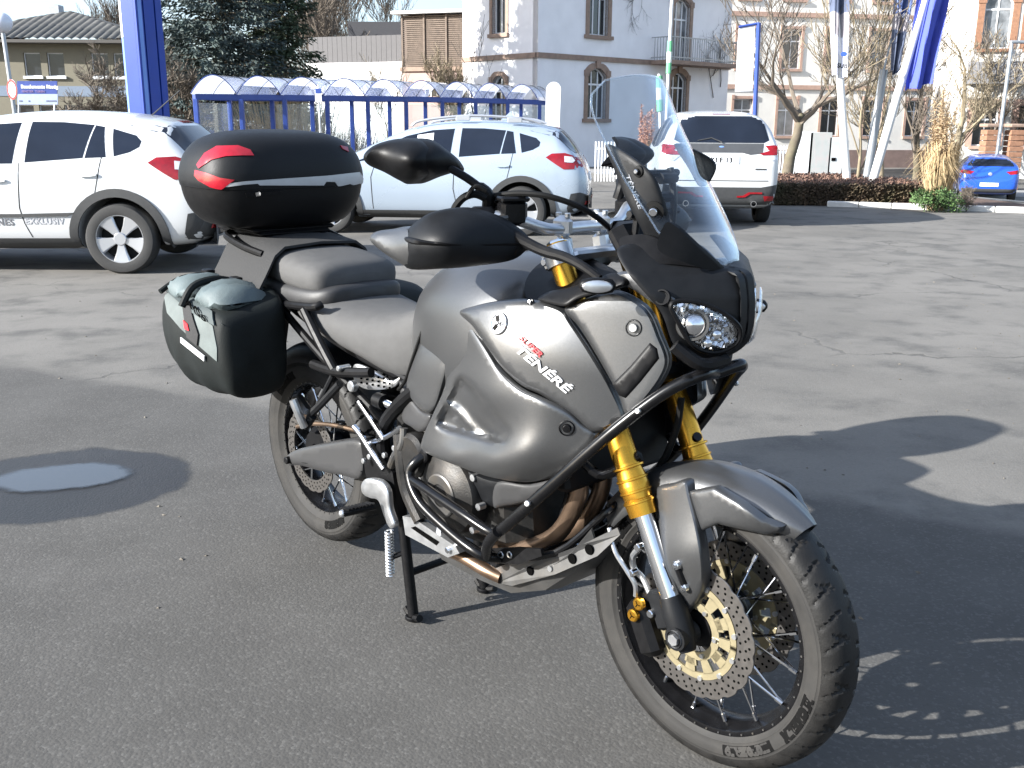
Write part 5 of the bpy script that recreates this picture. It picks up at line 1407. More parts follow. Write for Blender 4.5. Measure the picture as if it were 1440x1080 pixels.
# ---- wheels
def tyre_mesh(Rr, w, Rb, nseg, tread, kind):
    """returns tread MB and sidewall MB; tread grooves are cut into the crown"""
    crown = []
    nc = 26
    for i in range(nc + 1):
        a = -1 + 2 * i / nc
        crown.append((Rr - 0.036 * (abs(a) ** 2.2), w / 2 * math.sin(a * PI / 2 * 0.96)))
    T = MB(); rings = []
    for k in range(nseg):
        th = 2 * PI * k / nseg
        ring = []
        for i, (r, o) in enumerate(crown):
            a = -1 + 2 * i / nc
            ph = (th / (2 * PI) * tread + abs(a) * 0.75 + (0.5 if a > 0 else 0)) % 1.0
            ph2 = (th / (2 * PI) * tread * 0.5 + 0.25 - abs(a) * 0.5 + (0.5 if a > 0 else 0)) % 1.0
            g = 0
            if ph < 0.12 and 0.16 < abs(a) < 0.86: g = 0.0045
            if ph2 < 0.06 and 0.1 < abs(a) < 0.55: g = 0.004
            r2 = r - g
            ring.append(Vector((r2 * math.cos(th), o, r2 * math.sin(th))))
        rings.append(ring)
    rings.append(rings[0])
    T.loft(rings, False, False)
    S = MB()
    r0, o0 = crown[0]
    H = r0 - Rb
    prof = [(r0, abs(o0)), (r0 - H * .12, abs(o0) * 1.005), (r0 - H * .14, abs(o0) * 1.02), (r0 - H * .3, abs(o0) * 1.02), (r0 - H * .5, abs(o0) * .995), (r0 - H * .7, abs(o0) * .93), (r0 - H * .74, abs(o0) * .935), (r0 - H * .8, abs(o0) * .9), (Rb + .004, abs(o0) * .80), (Rb - .006, abs(o0) * .76)]
    for s_ in (-1, 1):
        S.lathe([(r, s_ * o) for r, o in prof], (0, 0, 0), (0, 1, 0), 96)
    return T, S, prof

def wheel(name, cx, cz, Rr, w, Rrim, tread, front):
    wh = bpy.data.objects.new(name, None); C.objects.link(wh); wh.parent = bike; wh.location = (cx, 0, cz)
    T, S, prof = tyre_mesh(Rr, w, Rrim - .004, 420, tread, front)
    T.build('tyre', m_tread, wh, 28)
    S.build('tyre_sidewall', m_side, wh, 40)
    # letters moulded on the sidewall
    def letters(body, th0, rr, size, name='lettering', mt=m_letter, boxed=False):
        V2, F = text_2d(body, size, 0, 'CENTER', 1.1, 0.004)
        def yo(r):
            xs = sorted((p[0], p[1]) for p in prof)
            return -float(np.interp(r, [q[0] for q in xs], [q[1] for q in xs])) - .0016
        def at(a, b, e=0): 
            r = rr + b; th = th0 - a / rr
            return Vector((r * math.cos(th), yo(r) - e, r * math.sin(th)))
        shell(name, [at(a, b) for a, b in V2], F, set(), [Vector((0, .001, 0))] * len(V2), m_side if boxed else mt, wh)
        if boxed:
            hw = max(abs(p[0]) for p in V2) + .006
            B_ = MB(); n = 12
            B_.loft([[at(-hw + 2 * hw * i / n, -.005 + (size * .7 + .01) * j / 4, -.0008) for j in range(5)] for i in range(n + 1)], False, False)
            B_.build('moulded_panel', m_letter, wh)
    if front:
        letters('MICHELIN', R(-22), Rrim + .017, .025)
        letters('110/80 ZR 19', R(-57.5), Rrim + .019, .019, boxed=True)
        letters('ANAKEE', R(152), Rrim + .016, .024)
    else:
        letters('ANAKEE 2', R(-62), Rrim + .018, .026)
        letters('MICHELIN', R(130), Rrim + .018, .026)
    # rim
    Rm = MB(); rw = w * .36
    pr = [(Rrim + .006, -rw), (Rrim - .002, -rw - .004), (Rrim - .012, -rw - .002), (Rrim - .014, -rw * .8), (Rrim - .026, -rw * .55), (Rrim - .03, -rw * .2), (Rrim - .03, rw * .2), (Rrim - .026, rw * .55), (Rrim - .014, rw * .8), (Rrim - .012, rw + .002), (Rrim - .002, rw + .004), (Rrim + .006, rw)]
    Rm.lathe(pr, (0, 0, 0), (0, 1, 0), 96)
    Rm.build('rim', m_gloss, wh, 50)
    pin = MB()
    for k in range(48):
        a = 2 * PI * k / 48
        pin.cyl((math.cos(a) * (Rrim - .007), -rw - .002, math.sin(a) * (Rrim - .007)), (math.cos(a) * (Rrim - .007), -rw - .006, math.sin(a) * (Rrim - .007)), .0022, n=6)
    tag(pin.build('rim_rivets', m_alu_d, wh), kind='stuff')
    # hub
    H = MB()
    hr = .052 if front else .075
    H.lathe([(.018, -.07), (hr * .75, -.07), (hr, -.045), (hr, -.035), (hr * .6, -.02), (hr * .6, .02), (hr, .035), (hr, .045), (hr * .75, .07), (.018, .07)], (0, 0, 0), (0, 1, 0), 32)
    H.build('hub', m_blk, wh)
    # crossed spokes, each with its nipple
    n_sp = 32
    sm = None
    for k in range(n_sp):
        side = -1 if k % 2 else 1
        lean = 1 if (k // 2) % 2 else -1
        ar = 2 * PI * (k + .5) / n_sp
        ah = ar + lean * R(38)
        p0 = Vector((math.cos(ah) * hr * .95, side * .04, math.sin(ah) * hr * .95))
        p1 = Vector((math.cos(ar) * (Rrim - .026), side * rw * .62, math.sin(ar) * (Rrim - .026)))
        key = (side, lean)
        S2 = MB(); S2.tube([p0, p0.lerp(p1, .9), p1], lambda t: .0026, 6)
        S2.tube([p0.lerp(p1, .91), p0.lerp(p1, 1.0)], .0045, 6)
        S2.build('spoke', m_chrome, wh)
    return wh

def brake_disc(parent, y, ro, ri, waves, gold=True):
    d = bpy.data.objects.new('brake_disc', None); C.objects.link(d); d.parent = parent
    th = .0045
    n = waves * 16
    ring = MB(); R1, R2 = [], []
    prof_o = [ro - .004 * (0.5 + 0.5 * math.cos(2 * PI * i / 16)) ** 3 for i in range(16)]
    rings = []
    for i in range(n + 1):
        a = 2 * PI * i / n; o_ = prof_o[i % 16]
        c, s_ = math.cos(a), math.sin(a)
        rings.append([Vector((c * r, y + t, s_ * r)) for r, t in ((ri, -th / 2), (o_ - .001, -th / 2), (o_, -th / 4), (o_, th / 4), (o_ - .001, th / 2), (ri, th / 2))])
    ring.loft(rings, False, True)
    o = ring.build('brake_ring', m_steel, parent)
    hl = MB()
    for k in range(waves * 2):
        for q, rr in enumerate((ri + .008, (ri + ro) / 2, ro - .013)):
            a = 2 * PI * (k + q * .33) / (waves * 2)
            p = Vector((math.cos(a) * rr, y, math.sin(a) * rr))
            hl.cyl(p + Vector((0, -th / 2 - .0004, 0)), p + Vector((0, th / 2 + .0004, 0)), .0031, n=8)
    tag(hl.build('disc_drillings', m_hole, parent), kind='stuff')
    if gold:
        g = MB(); nb = 12
        # outer band and inner band with windows between spider arms
        def sector(r0, r1, a0, a1, m_=6):
            rs = []
            for i in range(m_ + 1):
                a = a0 + (a1 - a0) * i / m_
                q0 = r0(i / m_) if callable(r0) else r0; q1 = r1(i / m_) if callable(r1) else r1
                rs.append([Vector((math.cos(a) * r, y + t, math.sin(a) * r)) for r, t in ((q0, -.004), (q1, -.004), (q1, .002), (q0, .002))])
            g.loft(rs, True, True)
        sector(ri - .016, ri - .001, 0, 2 * PI, 96)
        sector(.05, .068, 0, 2 * PI, 64)
        for k in range(nb):
            a = 2 * PI * k / nb
            sector(.066, ri - .014, a - .14, a + .14, 3)
            if k % 2:
                sector(.066, .082, a - .2, a + .2, 4)
        g.build('disc_carrier', m_gold_p, parent)
        bt = MB()
        for k in range(nb):
            a = 2 * PI * (k + .5) / nb
            p = Vector((math.cos(a) * (ri - .004), y, math.sin(a) * (ri - .004)))
            bt.cyl(p + Vector((0, -.007, 0)), p + Vector((0, .005, 0)), .0058, n=12)
        for k in range(6):
            a = 2 * PI * k / 6
            p = Vector((math.cos(a) * .058, y, math.sin(a) * .058))
            bt.cyl(p + Vector((0, -.009, 0)), p + Vector((0, .005, 0)), .0055, n=6)
        tag(bt.build('disc_bolts', m_alu, parent), kind='stuff')
    bpy.data.objects.remove(d)

FC = Vector((1.54, 0, .329)); RCn = Vector((0, 0, .32))
fwheel = wheel('front_wheel', FC.x, FC.z, .329, .112, .25, 40, True)
brake_disc(fwheel, -.074, .155, .112, 20); brake_disc(fwheel, .074, .155, .112, 20)
rwheel = wheel('rear_wheel', RCn.x, RCn.z, .32, .152, .225, 40, False)
brake_disc(rwheel, -.085, .141, .1, 18, False)

# ---- front fork
FD = Vector((-math.sin(R(28)), 0, math.cos(R(28))))
def fk(s, y, fx=0, off=0): return Vector((FC.x, y, FC.z)) + FD * s + Vector((math.cos(R(28)), 0, math.sin(R(28)))) * fx
for sg in (-1, 1):
    y = .112 * sg
    fl = MB(); fl.tube([fk(.265, y), fk(.30, y), fk(.302, y), fk(.33, y), fk(.332, y), fk(.36, y), fk(.37, y), fk(.48, y), fk(.485, y), fk(.885, y)], lambda t: .031 if t < .02 else (.0335 if t < .12 else (.031 if t < .23 else (.034 if t < .34 else (.0335 if t < .45 else (.030 if t < .6 else (.028 if t < .78 else .0265)))))), 24)
    leg = fl.build('fork_leg', m_gold, bike)
    st = MB(); st.tube([fk(.05, y), fk(.28, y)], .0215, 20); st.build('stanchion', m_chrome, leg)
    br = MB()
    br.tube([fk(.085, y), fk(.05, y), fk(.0, y), fk(-.035, y)], lambda t: .0245 if t < .3 else (.029 if t < .7 else .018), 16)
    br.cyl((FC.x, y - .028, FC.z), (FC.x, y + .028, FC.z), .026, n=20)
    br.box(fk(.06, y + .0 * sg, -.035), (.05, .028, .09), Matrix.Rotation(R(-28), 3, 'Y'), .008)
    br.build('axle_clamp', m_blk2, leg)
    nt = MB(); nt.cyl((FC.x, y - .036, FC.z), (FC.x, y + .036, FC.z), .013, n=6); nt.lathe([(.019, -.0315), (.019, .0315)], (FC.x, y, FC.z), (0, 1, 0), 20); nt.build('axle_bolt', m_alu, leg)
    rg = MB()
    for s_ in (.295, .318, .345, .372): rg.lathe([(.0335, -.003), (.0352, -.002), (.0352, .002), (.0335, .003)], fk(s_, y), FD, 24)
    rg.build('fork_ring', m_gold, leg)
    # caliper behind the leg
    ca = MB()
    ca.box(fk(.02, y * .78, -.125), (.06, .05, .13), Matrix.Rotation(R(-28), 3, 'Y'), .014)
    ca.box(fk(.085, y * .85, -.06), (.1, .02, .03), Matrix.Rotation(R(-14), 3, 'Y'), .006)
    cal = ca.build('brake_caliper', m_blk, bike)
    for (uu, vv) in ((899, 849), (891, 865)):
        c = bp(uu, vv, -.118); c.y = c.y * -sg
        pc = MB(); pc.disc(c, (0, 1, 0), .0145, .014, 24); pc.build('piston_cap', m_gold, cal)
        fy = MB()
        for a_ in (0, 2.1, 4.2): fy.box(c + Vector((math.cos(a_) * .004, sg * .0073, math.sin(a_) * .004)), (.009, .001, .0018), Matrix.Rotation(-a_, 3, 'Y'))
        fy.build('cap_mark', m_hole, cal)
bh_ = MB(); bh_.tube([bp(958, 560, 0), bp(952, 600, 0), bp(938, 638, .0), bp(928, 655, .0), bp(925, 676, .0)], .008, 8, 5); bh_.build('fork_hose', m_rubber, bike)
hose = MB(); hose.tube([bp(857, 742, -.13), bp(865, 775, -.135), bp(880, 800, -.13), bp(893, 822, -.12), bp(894, 838, -.115)], .0055, 8, 6); hose.build('brake_hose', m_alu, bike)
sens = MB(); sens.tube([bp(900, 770, -.1), bp(890, 782, -.1), bp(892, 800, -.1), bp(905, 815, -.1), bp(920, 850, -.1)], .007, 8, 6); sens.build('caliper_bracket', m_alu, bike)
for p in ((899, 769, -.115), (890, 805, -.12), (917, 862, -.125)): bb = MB(); bb.disc(bp(*p), (0, 1, 0), .009, .02, 12); bb.build('bracket_bolt', m_chrome, bike)

# ---- front mudguard: a crested shell over the tyre
def mudguard(name, c, rad, a0, a1, hw, drop, mt, n=34, crest=.006, tipr=.0):
    o_, i_ = [], []
    m_ = 16
    for k in range(n + 1):
        t = k / n; a = a0 + (a1 - a0) * t
        ww = hw(t) if callable(hw) else hw
        dd = drop(t) if callable(drop) else drop
        ro, ri = [], []
        for j in range(m_ + 1):
            q = -1 + 2 * j / m_
            rr = rad + tipr * max(0, .35 - t) - dd * abs(q) ** 3.0 + crest * max(0, 1 - abs(q) * 5)
            y = ww * math.sin(q * PI / 2 * .98)
            d = Vector((math.cos(a), 0, math.sin(a)))
            ro.append(c + d * rr + Vector((0, y, 0))); ri.append(c + d * (rr - .005) + Vector((0, y * .96, 0)))
        o_.append(ro + ri[::-1])
    M = MB(); M.loft(o_, True, True)
    return M.build(name, mt, bike, 50)
fend = mudguard('front_mudguard', FC, .349, R(54), R(146), lambda t: .03 + .054 * min(1, t * 3.2) ** .7, lambda t: .03 + .05 * min(1, t * 3.0) * (1 - .4 * t), m_paint, crest=.004, tipr=.02)
# moulded wing on the mudguard and the guard in front of the fork leg
fw_f = rbf([(965, 690, -.098), (1005, 684, -.1), (1060, 725, -.098), (1112, 745, -.05), (1080, 752, -.072), (1010, 738, -.1), (985, 745, -.1)])
sheet('mudguard_wing', [(968, 691), (1004, 685), (1040, 707), (1072, 731), (1100, 741), (1098, 749), (1078, 752), (1046, 745), (1010, 737), (984, 748), (975, 715)], fw_f, m_paint, fend, .02, 7, False, .006, False)
wm_ = bpy.data.objects['mudguard_wing'].data.copy()
for v_ in wm_.vertices: v_.co.y *= -.74
wm_.flip_normals(); link('mudguard_wing', wm_, m_paint, fend)
fg_f = rbf([(925, 690, -.095), (985, 674, -.098), (930, 740, -.105), (985, 760, -.115), (940, 840, -.098), (985, 830, -.1), (957, 868, -.09), (962, 780, -.122)])
sheet('fork_guard', [(922, 690), (945, 680), (965, 676), (972, 700), (984, 750), (991, 800), (988, 832), (972, 856), (957, 870), (945, 850), (935, 800), (925, 745)], fg_f, m_paint, fend, .02, 7, True, .008, True)
sheet('fork_guard', [(877, 705), (900, 712), (915, 735), (918, 770), (905, 745), (885, 722)], [(877, 705, -.08), (900, 712, -.085), (915, 735, -.085), (918, 770, -.085), (905, 745, -.085), (885, 722, -.08)], m_paint, fend, .01, 7)
for p in ((952, 795), (963, 826)):
    bo = MB(); c = bp(p[0], p[1], fg_f(*p) - .004); bo.disc(c, (0.2, 1, 0), .0095, .012, 16); bo.disc(c + Vector((0, -.005, 0)), (0.2, 1, 0), .006, .01, 6); bo.build('guard_bolt', m_chrome, fend)
sl = MB(); sl.tube([bp(953, 798, fg_f(953, 798) - .001), bp(963, 824, fg_f(963, 824) - .001)], .008, 8); sl.build('guard_slot', m_blk, fend)

# ---- yokes, handlebar, controls
yk = MB()
yk.box(fk(.85, 0), (.07, .2, .028), Matrix.Rotation(R(-28), 3, 'Y'), .01)
for sg in (-1, 1):
    yk.tube([fk(.835, .112 * sg), fk(.88, .112 * sg)], .034, 20)
    yk.box(fk(.858, .112 * sg, -.035), (.03, .022, .04), Matrix.Rotation(R(-28), 3, 'Y'), .006)
yoke = yk.build('top_yoke', m_alu, bike)
ly = MB(); ly.box(fk(.55, 0), (.08, .26, .04), Matrix.Rotation(R(-28), 3, 'Y'), .012); ly.tube([fk(.52, 0), fk(.8, 0)], .03, 12); ly.build('lower_yoke', m_blk, bike)
cb = MB(); cb.disc(fk(.858, -.112, -.035) + Vector((0, -.014, 0)), (0, 1, 0), .009, .012, 14); cb.disc(fk(.888, -.112), FD, .02, .01, 6); cb.disc(fk(.888, .112), FD, .02, .01, 6); cb.build('yoke_bolt', m_chrome, yoke)
bz = 1.140
barpts = [(1.10, 0, bz), (1.10, -.095, bz), (1.09, -.135, bz + .008), (1.055, -.20, bz + .03), (1.01, -.26, bz + .022), (.93, -.40, bz - .025)]
hb = MB(); hb.tube([(p[0], -p[1], p[2]) for p in barpts[::-1]] + barpts[1:], .0135, 14, 5); bar = hb.build('handlebar', m_alu, bike)
for sg in (-1, 1):
    rs = MB(); c = Vector((1.095, .062 * sg, bz))
    rs.box(c + Vector((.0, 0, .004)), (.05, .036, .05), None, .012); rs.box(c + Vector((.01, 0, -.055)), (.042, .034, .08), Matrix.Rotation(R(-14), 3, 'Y'), .01)
    rs.disc(c + Vector((.014, 0, .03)), (0, 0, 1), .007, .01, 8); rs.disc(c + Vector((-.014, 0, .03)), (0, 0, 1), .007, .01, 8)
    rs.build('bar_riser', m_alu, bar)
    gp = MB(); gp.tube([(1.005, .27 * sg, bz + .018), (.935, .39 * sg, bz - .022)], .0175, 12); gp.build('grip', m_rubber, bar)
    sw = MB(); sw.box((1.02, .235 * sg, bz + .026), (.045, .06, .05), Matrix.Rotation(R(25) * sg, 3, 'Z'), .01); sw.build('switch_box', m_blk, bar)
    lv = MB(); lv.tube([(1.07, .21 * sg, bz + .03), (1.06, .26 * sg, bz + .025), (1.02, .33 * sg, bz + .0), (.99, .38 * sg, bz - .015)], .007, 8, 5); lv.ball((.99, .38 * sg, bz - .015), .011); lv.build('brake_lever' if sg < 0 else 'clutch_lever', m_alu_d, bar)
rv = MB(); c = bp(716, 298, -.18); rv.box(c, (.075, .062, .055), Matrix.Rotation(R(-20), 3, 'Z'), .008); rv.box(c + Vector((0, 0, .03)), (.08, .068, .012), Matrix.Rotation(R(-20), 3, 'Z'), .004); rv.build('brake_reservoir', m_gloss, bike)
cb = MB()
cb.tube([bp(690, 276, -.21), bp(730, 272, -.18), bp(775, 277, -.14), bp(825, 296, -.07), bp(862, 325, .0), bp(885, 350, .05)], .0065, 8, 6)
cb.tube([bp(683, 279, -.23), bp(668, 273, -.25), bp(652, 278, -.27), bp(640, 292, -.28), bp(638, 305, -.28)], .0085, 8, 6)
cb.tube([bp(656, 278, -.27), bp(668, 262, -.26), bp(684, 268, -.24)], .005, 8, 6)
cb.build('control_cables', m_rubber, bike)
cv = MB(); cv.tube([bp(706, 322, -.235), bp(738, 340, -.215), bp(765, 353, -.205), bp(795, 362, -.20), bp(820, 375, -.197), bp(843, 392, -.19)], lambda t: .014 - .005 * t, 10, 6); cv.build('handguard_stay', m_blk, bike)
cv = MB(); cv.tube([(p.x, -p.y, p.z) for p in (bp(706, 322, -.235), bp(738, 340, -.215), bp(765, 353, -.205), bp(795, 362, -.20), bp(820, 375, -.197), bp(843, 392, -.19))], lambda t: .014 - .005 * t, 10, 6); cv.build('handguard_stay', m_blk, bike)

# ---- handguards
hg_f = rbf([(738, 340, -.21), (690, 318, -.285), (690, 355, -.295), (630, 300, -.355), (630, 340, -.395), (640, 376, -.365), (585, 345, -.422), (585, 378, -.40), (525, 335, -.415), (560, 322, -.40)])
hg = sheet('handguard', [(572, 326), (590, 308), (612, 297), (650, 292), (692, 303), (722, 321), (738, 338), (734, 350), (714, 366), (670, 374), (620, 378), (572, 377), (570, 350)], hg_f, m_blk2, bike, .016, 8, True, .008, True)
sheet('handguard_step', [(571, 333), (600, 339), (650, 344), (700, 343), (735, 341), (730, 347), (700, 350), (650, 350), (600, 346), (573, 341)], lambda u, v: hg_f(u, v) - .008 + .012 * max(0, (v - 341) / 9.0), m_blk, hg, .008, 6, True, .004, True)
sheet('handguard_nose', [(520, 337), (528, 326), (552, 322), (576, 320), (578, 345), (578, 376), (556, 366), (535, 352)], hg_f, m_paint, hg, .03, 6, True, .012, True)

# ---- mirrors
mr_f = rbf([(512, 222, -.43), (575, 222, -.395), (638, 240, -.265), (560, 195, -.37), (592, 197, -.34), (575, 258, -.36), (530, 238, -.40), (620, 244, -.30)])
mi = sheet('mirror', [(511, 221), (518, 210), (534, 201), (560, 195), (590, 196), (612, 210), (630, 225), (638, 240), (624, 243), (604, 249), (577, 259), (562, 254), (540, 242), (518, 232)], mr_f, m_blk, bike, .03, 6, True, .012, True)
for sg in (1, -1):
    ms = MB(); pts = [bp(630, 235, -.28), bp(656, 250, -.25), bp(675, 264, -.23), bp(686, 274, -.218), bp(686, 292, -.213)]
    ms.tube([(p.x, p.y * sg, p.z) for p in pts], lambda t: .009 if t < .5 else .0135, 10, 4); ms.build('mirror_stem', m_blk, bike)

# ---- tank and seats: rounded lofts
def sup(x, hw, zt, zb, e=2.5, n=28, x_top=0):
    out = []
    zc, hh = (zt + zb) / 2, (zt - zb) / 2
    for k in range(n):
        a = 2 * PI * k / n
        c, s_ = math.cos(a), math.sin(a)
        z = zc + hh * math.copysign(abs(s_) ** (2 / e), s_)
        out.append(Vector((x + x_top * (z - zc) / max(hh, 1e-6), hw * math.copysign(abs(c) ** (2 / e), c), z)))
    return out
def body(name, secs, mt, e=2.5, sub=6, parent=None, n=28, angle=60):
    xs = [s_[0] for s_ in secs]
    P = crom([(s_[0], s_[1], s_[2]) for s_ in secs], sub); Q = crom([(s_[0], s_[3], 0) for s_ in secs], sub)
    M = MB(); M.loft([sup(p.x, max(.002, p.y), p.z, q.y, e, n) for p, q in zip(P, Q)])
    return M.build(name, mt, parent or bike, angle)
tank = body('fuel_tank', [(.555, .06, .88, .70), (.585, .105, .93, .66), (.64, .142, .985, .63), (.74, .182, 1.035, .62), (.86, .212, 1.062, .62), (.97, .222, 1.066, .64), (1.05, .21, 1.045, .68), (1.09, .17, 1.0, .72), (1.1, .1, .95, .78)], m_paint, 2.6, 8)
cap = MB(); cap.disc((.87, 0, 1.064), (-.02, 0, 1), .052, .014, 28); cap.build('filler_cap', m_blk, tank)
# seam line between knee panel and tank
seat = body('rider_seat', [(.005, .05, .86, .79), (.03, .125, .875, .765), (.1, .165, .868, .75), (.22, .172, .848, .72), (.36, .155, .84, .69), (.47, .13, .848, .655), (.545, .108, .872, .65), (.59, .085, .888, .68), (.60, .05, .88, .72)], m_seat, 2.7, 8)
pil = body('pillion_seat', [(-.36, .05, .945, .88), (-.33, .12, .965, .865), (-.2, .146, .972, .86), (-.02, .158, .968, .85), (.1, .158, .958, .845), (.17, .14, .945, .85), (.195, .07, .915, .865)], m_seat, 3.2, 8)
pb = body('pillion_base', [(-.34, .06, .885, .82), (-.2, .15, .885, .80), (.0, .163, .885, .79), (.14, .16, .888, .80), (.205, .13, .89, .82), (.225, .07, .88, .83)], m_seat_d, 3.2, 6)
# trim around the seat and knee panel of the tank
kn_f = rbf([(600, 455, -.152), (635, 440, -.186), (574, 540, -.188), (605, 577, -.208), (632, 505, -.208), (600, 510, -.198), (622, 550, -.211)])
sheet('knee_panel', [(606, 448), (622, 438), (640, 430), (636, 470), (632, 505), (622, 545), (612, 574), (600, 580), (584, 568), (572, 545), (578, 515), (590, 478)], kn_f, m_paint, bike, .02, 7, True, .008, True)
sheet('frame_cover', [(562, 536), (572, 552), (592, 577), (606, 584), (602, 600), (590, 607), (578, 600), (566, 590), (564, 560)], [(562, 536, -.165), (606, 584, -.2), (590, 607, -.19), (566, 590, -.17)], m_paint_d, bike, .02, 6, True, .008, True)
ed = MB(); ed.tube([bp(604, 446, -.155), bp(592, 470, -.166), bp(580, 505, -.178), bp(570, 535, -.172), bp(560, 548, -.16)], .0045, 8, 6); ed.build('seat_trim', m_rubber, bike)

# ---- side fairing, right side measured and mirrored
A_f = gs(lambda x, z: -.258 + (.9 * (1.05 - x) ** 2 if x < 1.05 else 1.1 * (x - 1.05) ** 2) + 2.0 * max(0, z - .86) ** 2 + .6 * max(0, .76 - z) ** 2)
fair = sheet('upper_fairing', [(646, 439), (668, 430), (700, 423), (745, 421), (788, 432), (806, 454), (838, 503), (866, 552), (880, 590), (862, 601), (836, 608), (802, 582), (762, 556), (735, 543), (707, 518), (683, 485), (664, 458)], A_f, m_paint, bike, .012, 8, True, .012, True)
recess = poly_in([(643, 528), (664, 536), (700, 580), (720, 608), (704, 624), (655, 616), (612, 600), (626, 562)], 13)
lensf = poly_in([(624, 562), (650, 570), (690, 600), (714, 617), (698, 624), (662, 610), (636, 588)], 9)
B_r = rbf([(640, 432, -.2), (633, 505, -.204), (607, 585, -.214), (594, 625, -.215), (640, 618, -.226), (640, 646, -.242), (645, 656, -.236), (690, 622, -.243), (690, 650, -.262), (690, 668, -.246), (740, 678, -.222), (812, 652, -.185), (836, 614, -.168), (790, 610, -.212), (760, 565, -.238), (705, 528, -.246), (672, 480, -.23), (655, 520, -.228), (690, 560, -.25), (735, 612, -.252), (735, 640, -.258), (780, 650, -.215)])
_lp = bp(668, 594, B_r(668, 594) + .02)
_lens = gs(lambda x, z: _lp.y + .27 * (x - _lp.x) + .257 * (z - _lp.z))
def B_f(u, v):
    y = B_r(u, v) + recess(u, v) * .02
    l_ = lensf(u, v)
    return y if l_ <= 0 else y + l_ * (max(-.013, min(.016, _lens(u, v) - y)))
sheet('lower_fairing', [(641, 440), (635, 475), (634, 505), (624, 548), (609, 582), (594, 617), (597, 635), (640, 654), (690, 671), (740, 678), (788, 668), (815, 650), (838, 614), (818, 597), (795, 578), (758, 560), (730, 547), (703, 522), (680, 488), (660, 458), (648, 444)], B_f, m_paint, bike, .012, 5, True, .004, True)
C_f = gs(lambda x, z: -.205 + .25 * (x - 1.2) + .55 * max(0, x - 1.2) ** 2 + .12 * (z - 1.0) + 1.5 * max(0, z - .99) ** 2)
fc = sheet('radiator_cover', [(794, 434), (826, 419), (862, 409), (895, 423), (914, 441), (927, 471), (939, 505), (931, 532), (907, 565), (884, 588), (868, 552), (842, 505), (815, 461)], C_f, m_paint, bike, .014, 6, True, .012, True)
sheet('air_slot', [(861, 540), (886, 515), (914, 482), (924, 490), (927, 504), (900, 538), (880, 560), (870, 556)], lambda u, v: C_f(u, v) - .004, m_blk, fc, .005, 6, False, .004, True)
# belly panel under the fairing and the radiator behind it
sheet('engine_cover', [(612, 640), (650, 657), (690, 674), (742, 680), (742, 705), (735, 712), (690, 712), (650, 690), (625, 662)], [(612, 640, -.19), (742, 680, -.2), (735, 712, -.18), (650, 690, -.18)], m_blk2, bike, .03, 8, True, .01, True)
sheet('cooling_duct', [(700, 678), (745, 681), (790, 672), (772, 690), (745, 705), (712, 712), (694, 712)], [(700, 678, -.215), (790, 672, -.22), (745, 705, -.2), (694, 712, -.2)], m_paint_d, bike, .03, 7, True, .008)
rd = MB(); rd.box((1.2, 0, .72), (.05, .36, .3), Matrix.Rotation(R(-12), 3, 'Y'), .01)
for k in range(14): rd.box((1.228, 0, .59 + k * .02), (.006, .34, .004), Matrix.Rotation(R(-12), 3, 'Y'))
rd.build('radiator', m_blk, bike)

# emblem, lettering, bolts on the fairing
def surf_n(f, u, v):
    a, b, c = bp(u, v, f(u, v)), bp(u + 2, v, f(u + 2, v)), bp(u, v + 2, f(u, v + 2))
    n = (b - a).cross(c - a).normalized()
    return a, (n if n.y < 0 else -n)
p, n = surf_n(A_f, 702, 455)
em = MB(); em.lathe([(.0001, .003), (.02, .003), (.0205, .005), (.0235, .005), (.025, .002), (.025, -.002)], p, n, 32)
embl = em.build('emblem', m_chrome, fair)
fo = MB(); u_ = n.cross(Vector((1, 0, 0))).normalized(); w_ = n.cross(u_)
for k in range(3):
    a = 2 * PI * k / 3 + .5; d = u_ * math.cos(a) + w_ * math.sin(a); q = n.cross(d)
    for s_ in (-.0034, 0, .0034):
        fo.tube([p + n * .004 + d * (.006 if s_ else .001) + q * s_, p + n * .004 + d * .018 + q * s_], .0011, 6)
    fo.tube([p + n * .004 + d * .006 - q * .0034, p + n * .004 + d * .006 + q * .0034], .0011, 6)
fo.build('emblem_forks', m_eng, embl)
sheet_text('model_lettering', 'SUPER', (728, 476), (759, 503), 11, A_f, m_red, fair, .0032, .25, .01, (6, -8.5))
sheet_text('model_lettering', 'TÉNÉRÉ', (722, 492), (799, 556), 17, A_f, m_white, fair, .0032, .25, .02, (9, -14))
for (f, u, v, rr, mt) in ((C_f, 891, 461, .016, m_alu), (B_f, 797, 602, .016, m_blk), (A_f, 746, 425, .007, m_alu), (kn_f, 634, 475, .008, m_alu)):
    p, n = surf_n(f, u, v)
    bo = MB(); bo.lathe([(.0001, .001), (rr * .62, .001), (rr * .7, -.002), (rr * .85, -.002), (rr, .003), (rr * 1.12, .001), (rr * 1.15, -.004)], p, n, 20); b_ = bo.build('fairing_bolt_cup', m_paint if mt is not m_blk else m_blk, fair)
    b2 = MB(); b2.disc(p + n * .004, n, rr * .55, .005, 14); b2.lathe([(.0001, .0072), (rr * .25, .0072), (rr * .25, .0066)], p, n, 6); b2.build('bolt', mt, b_)

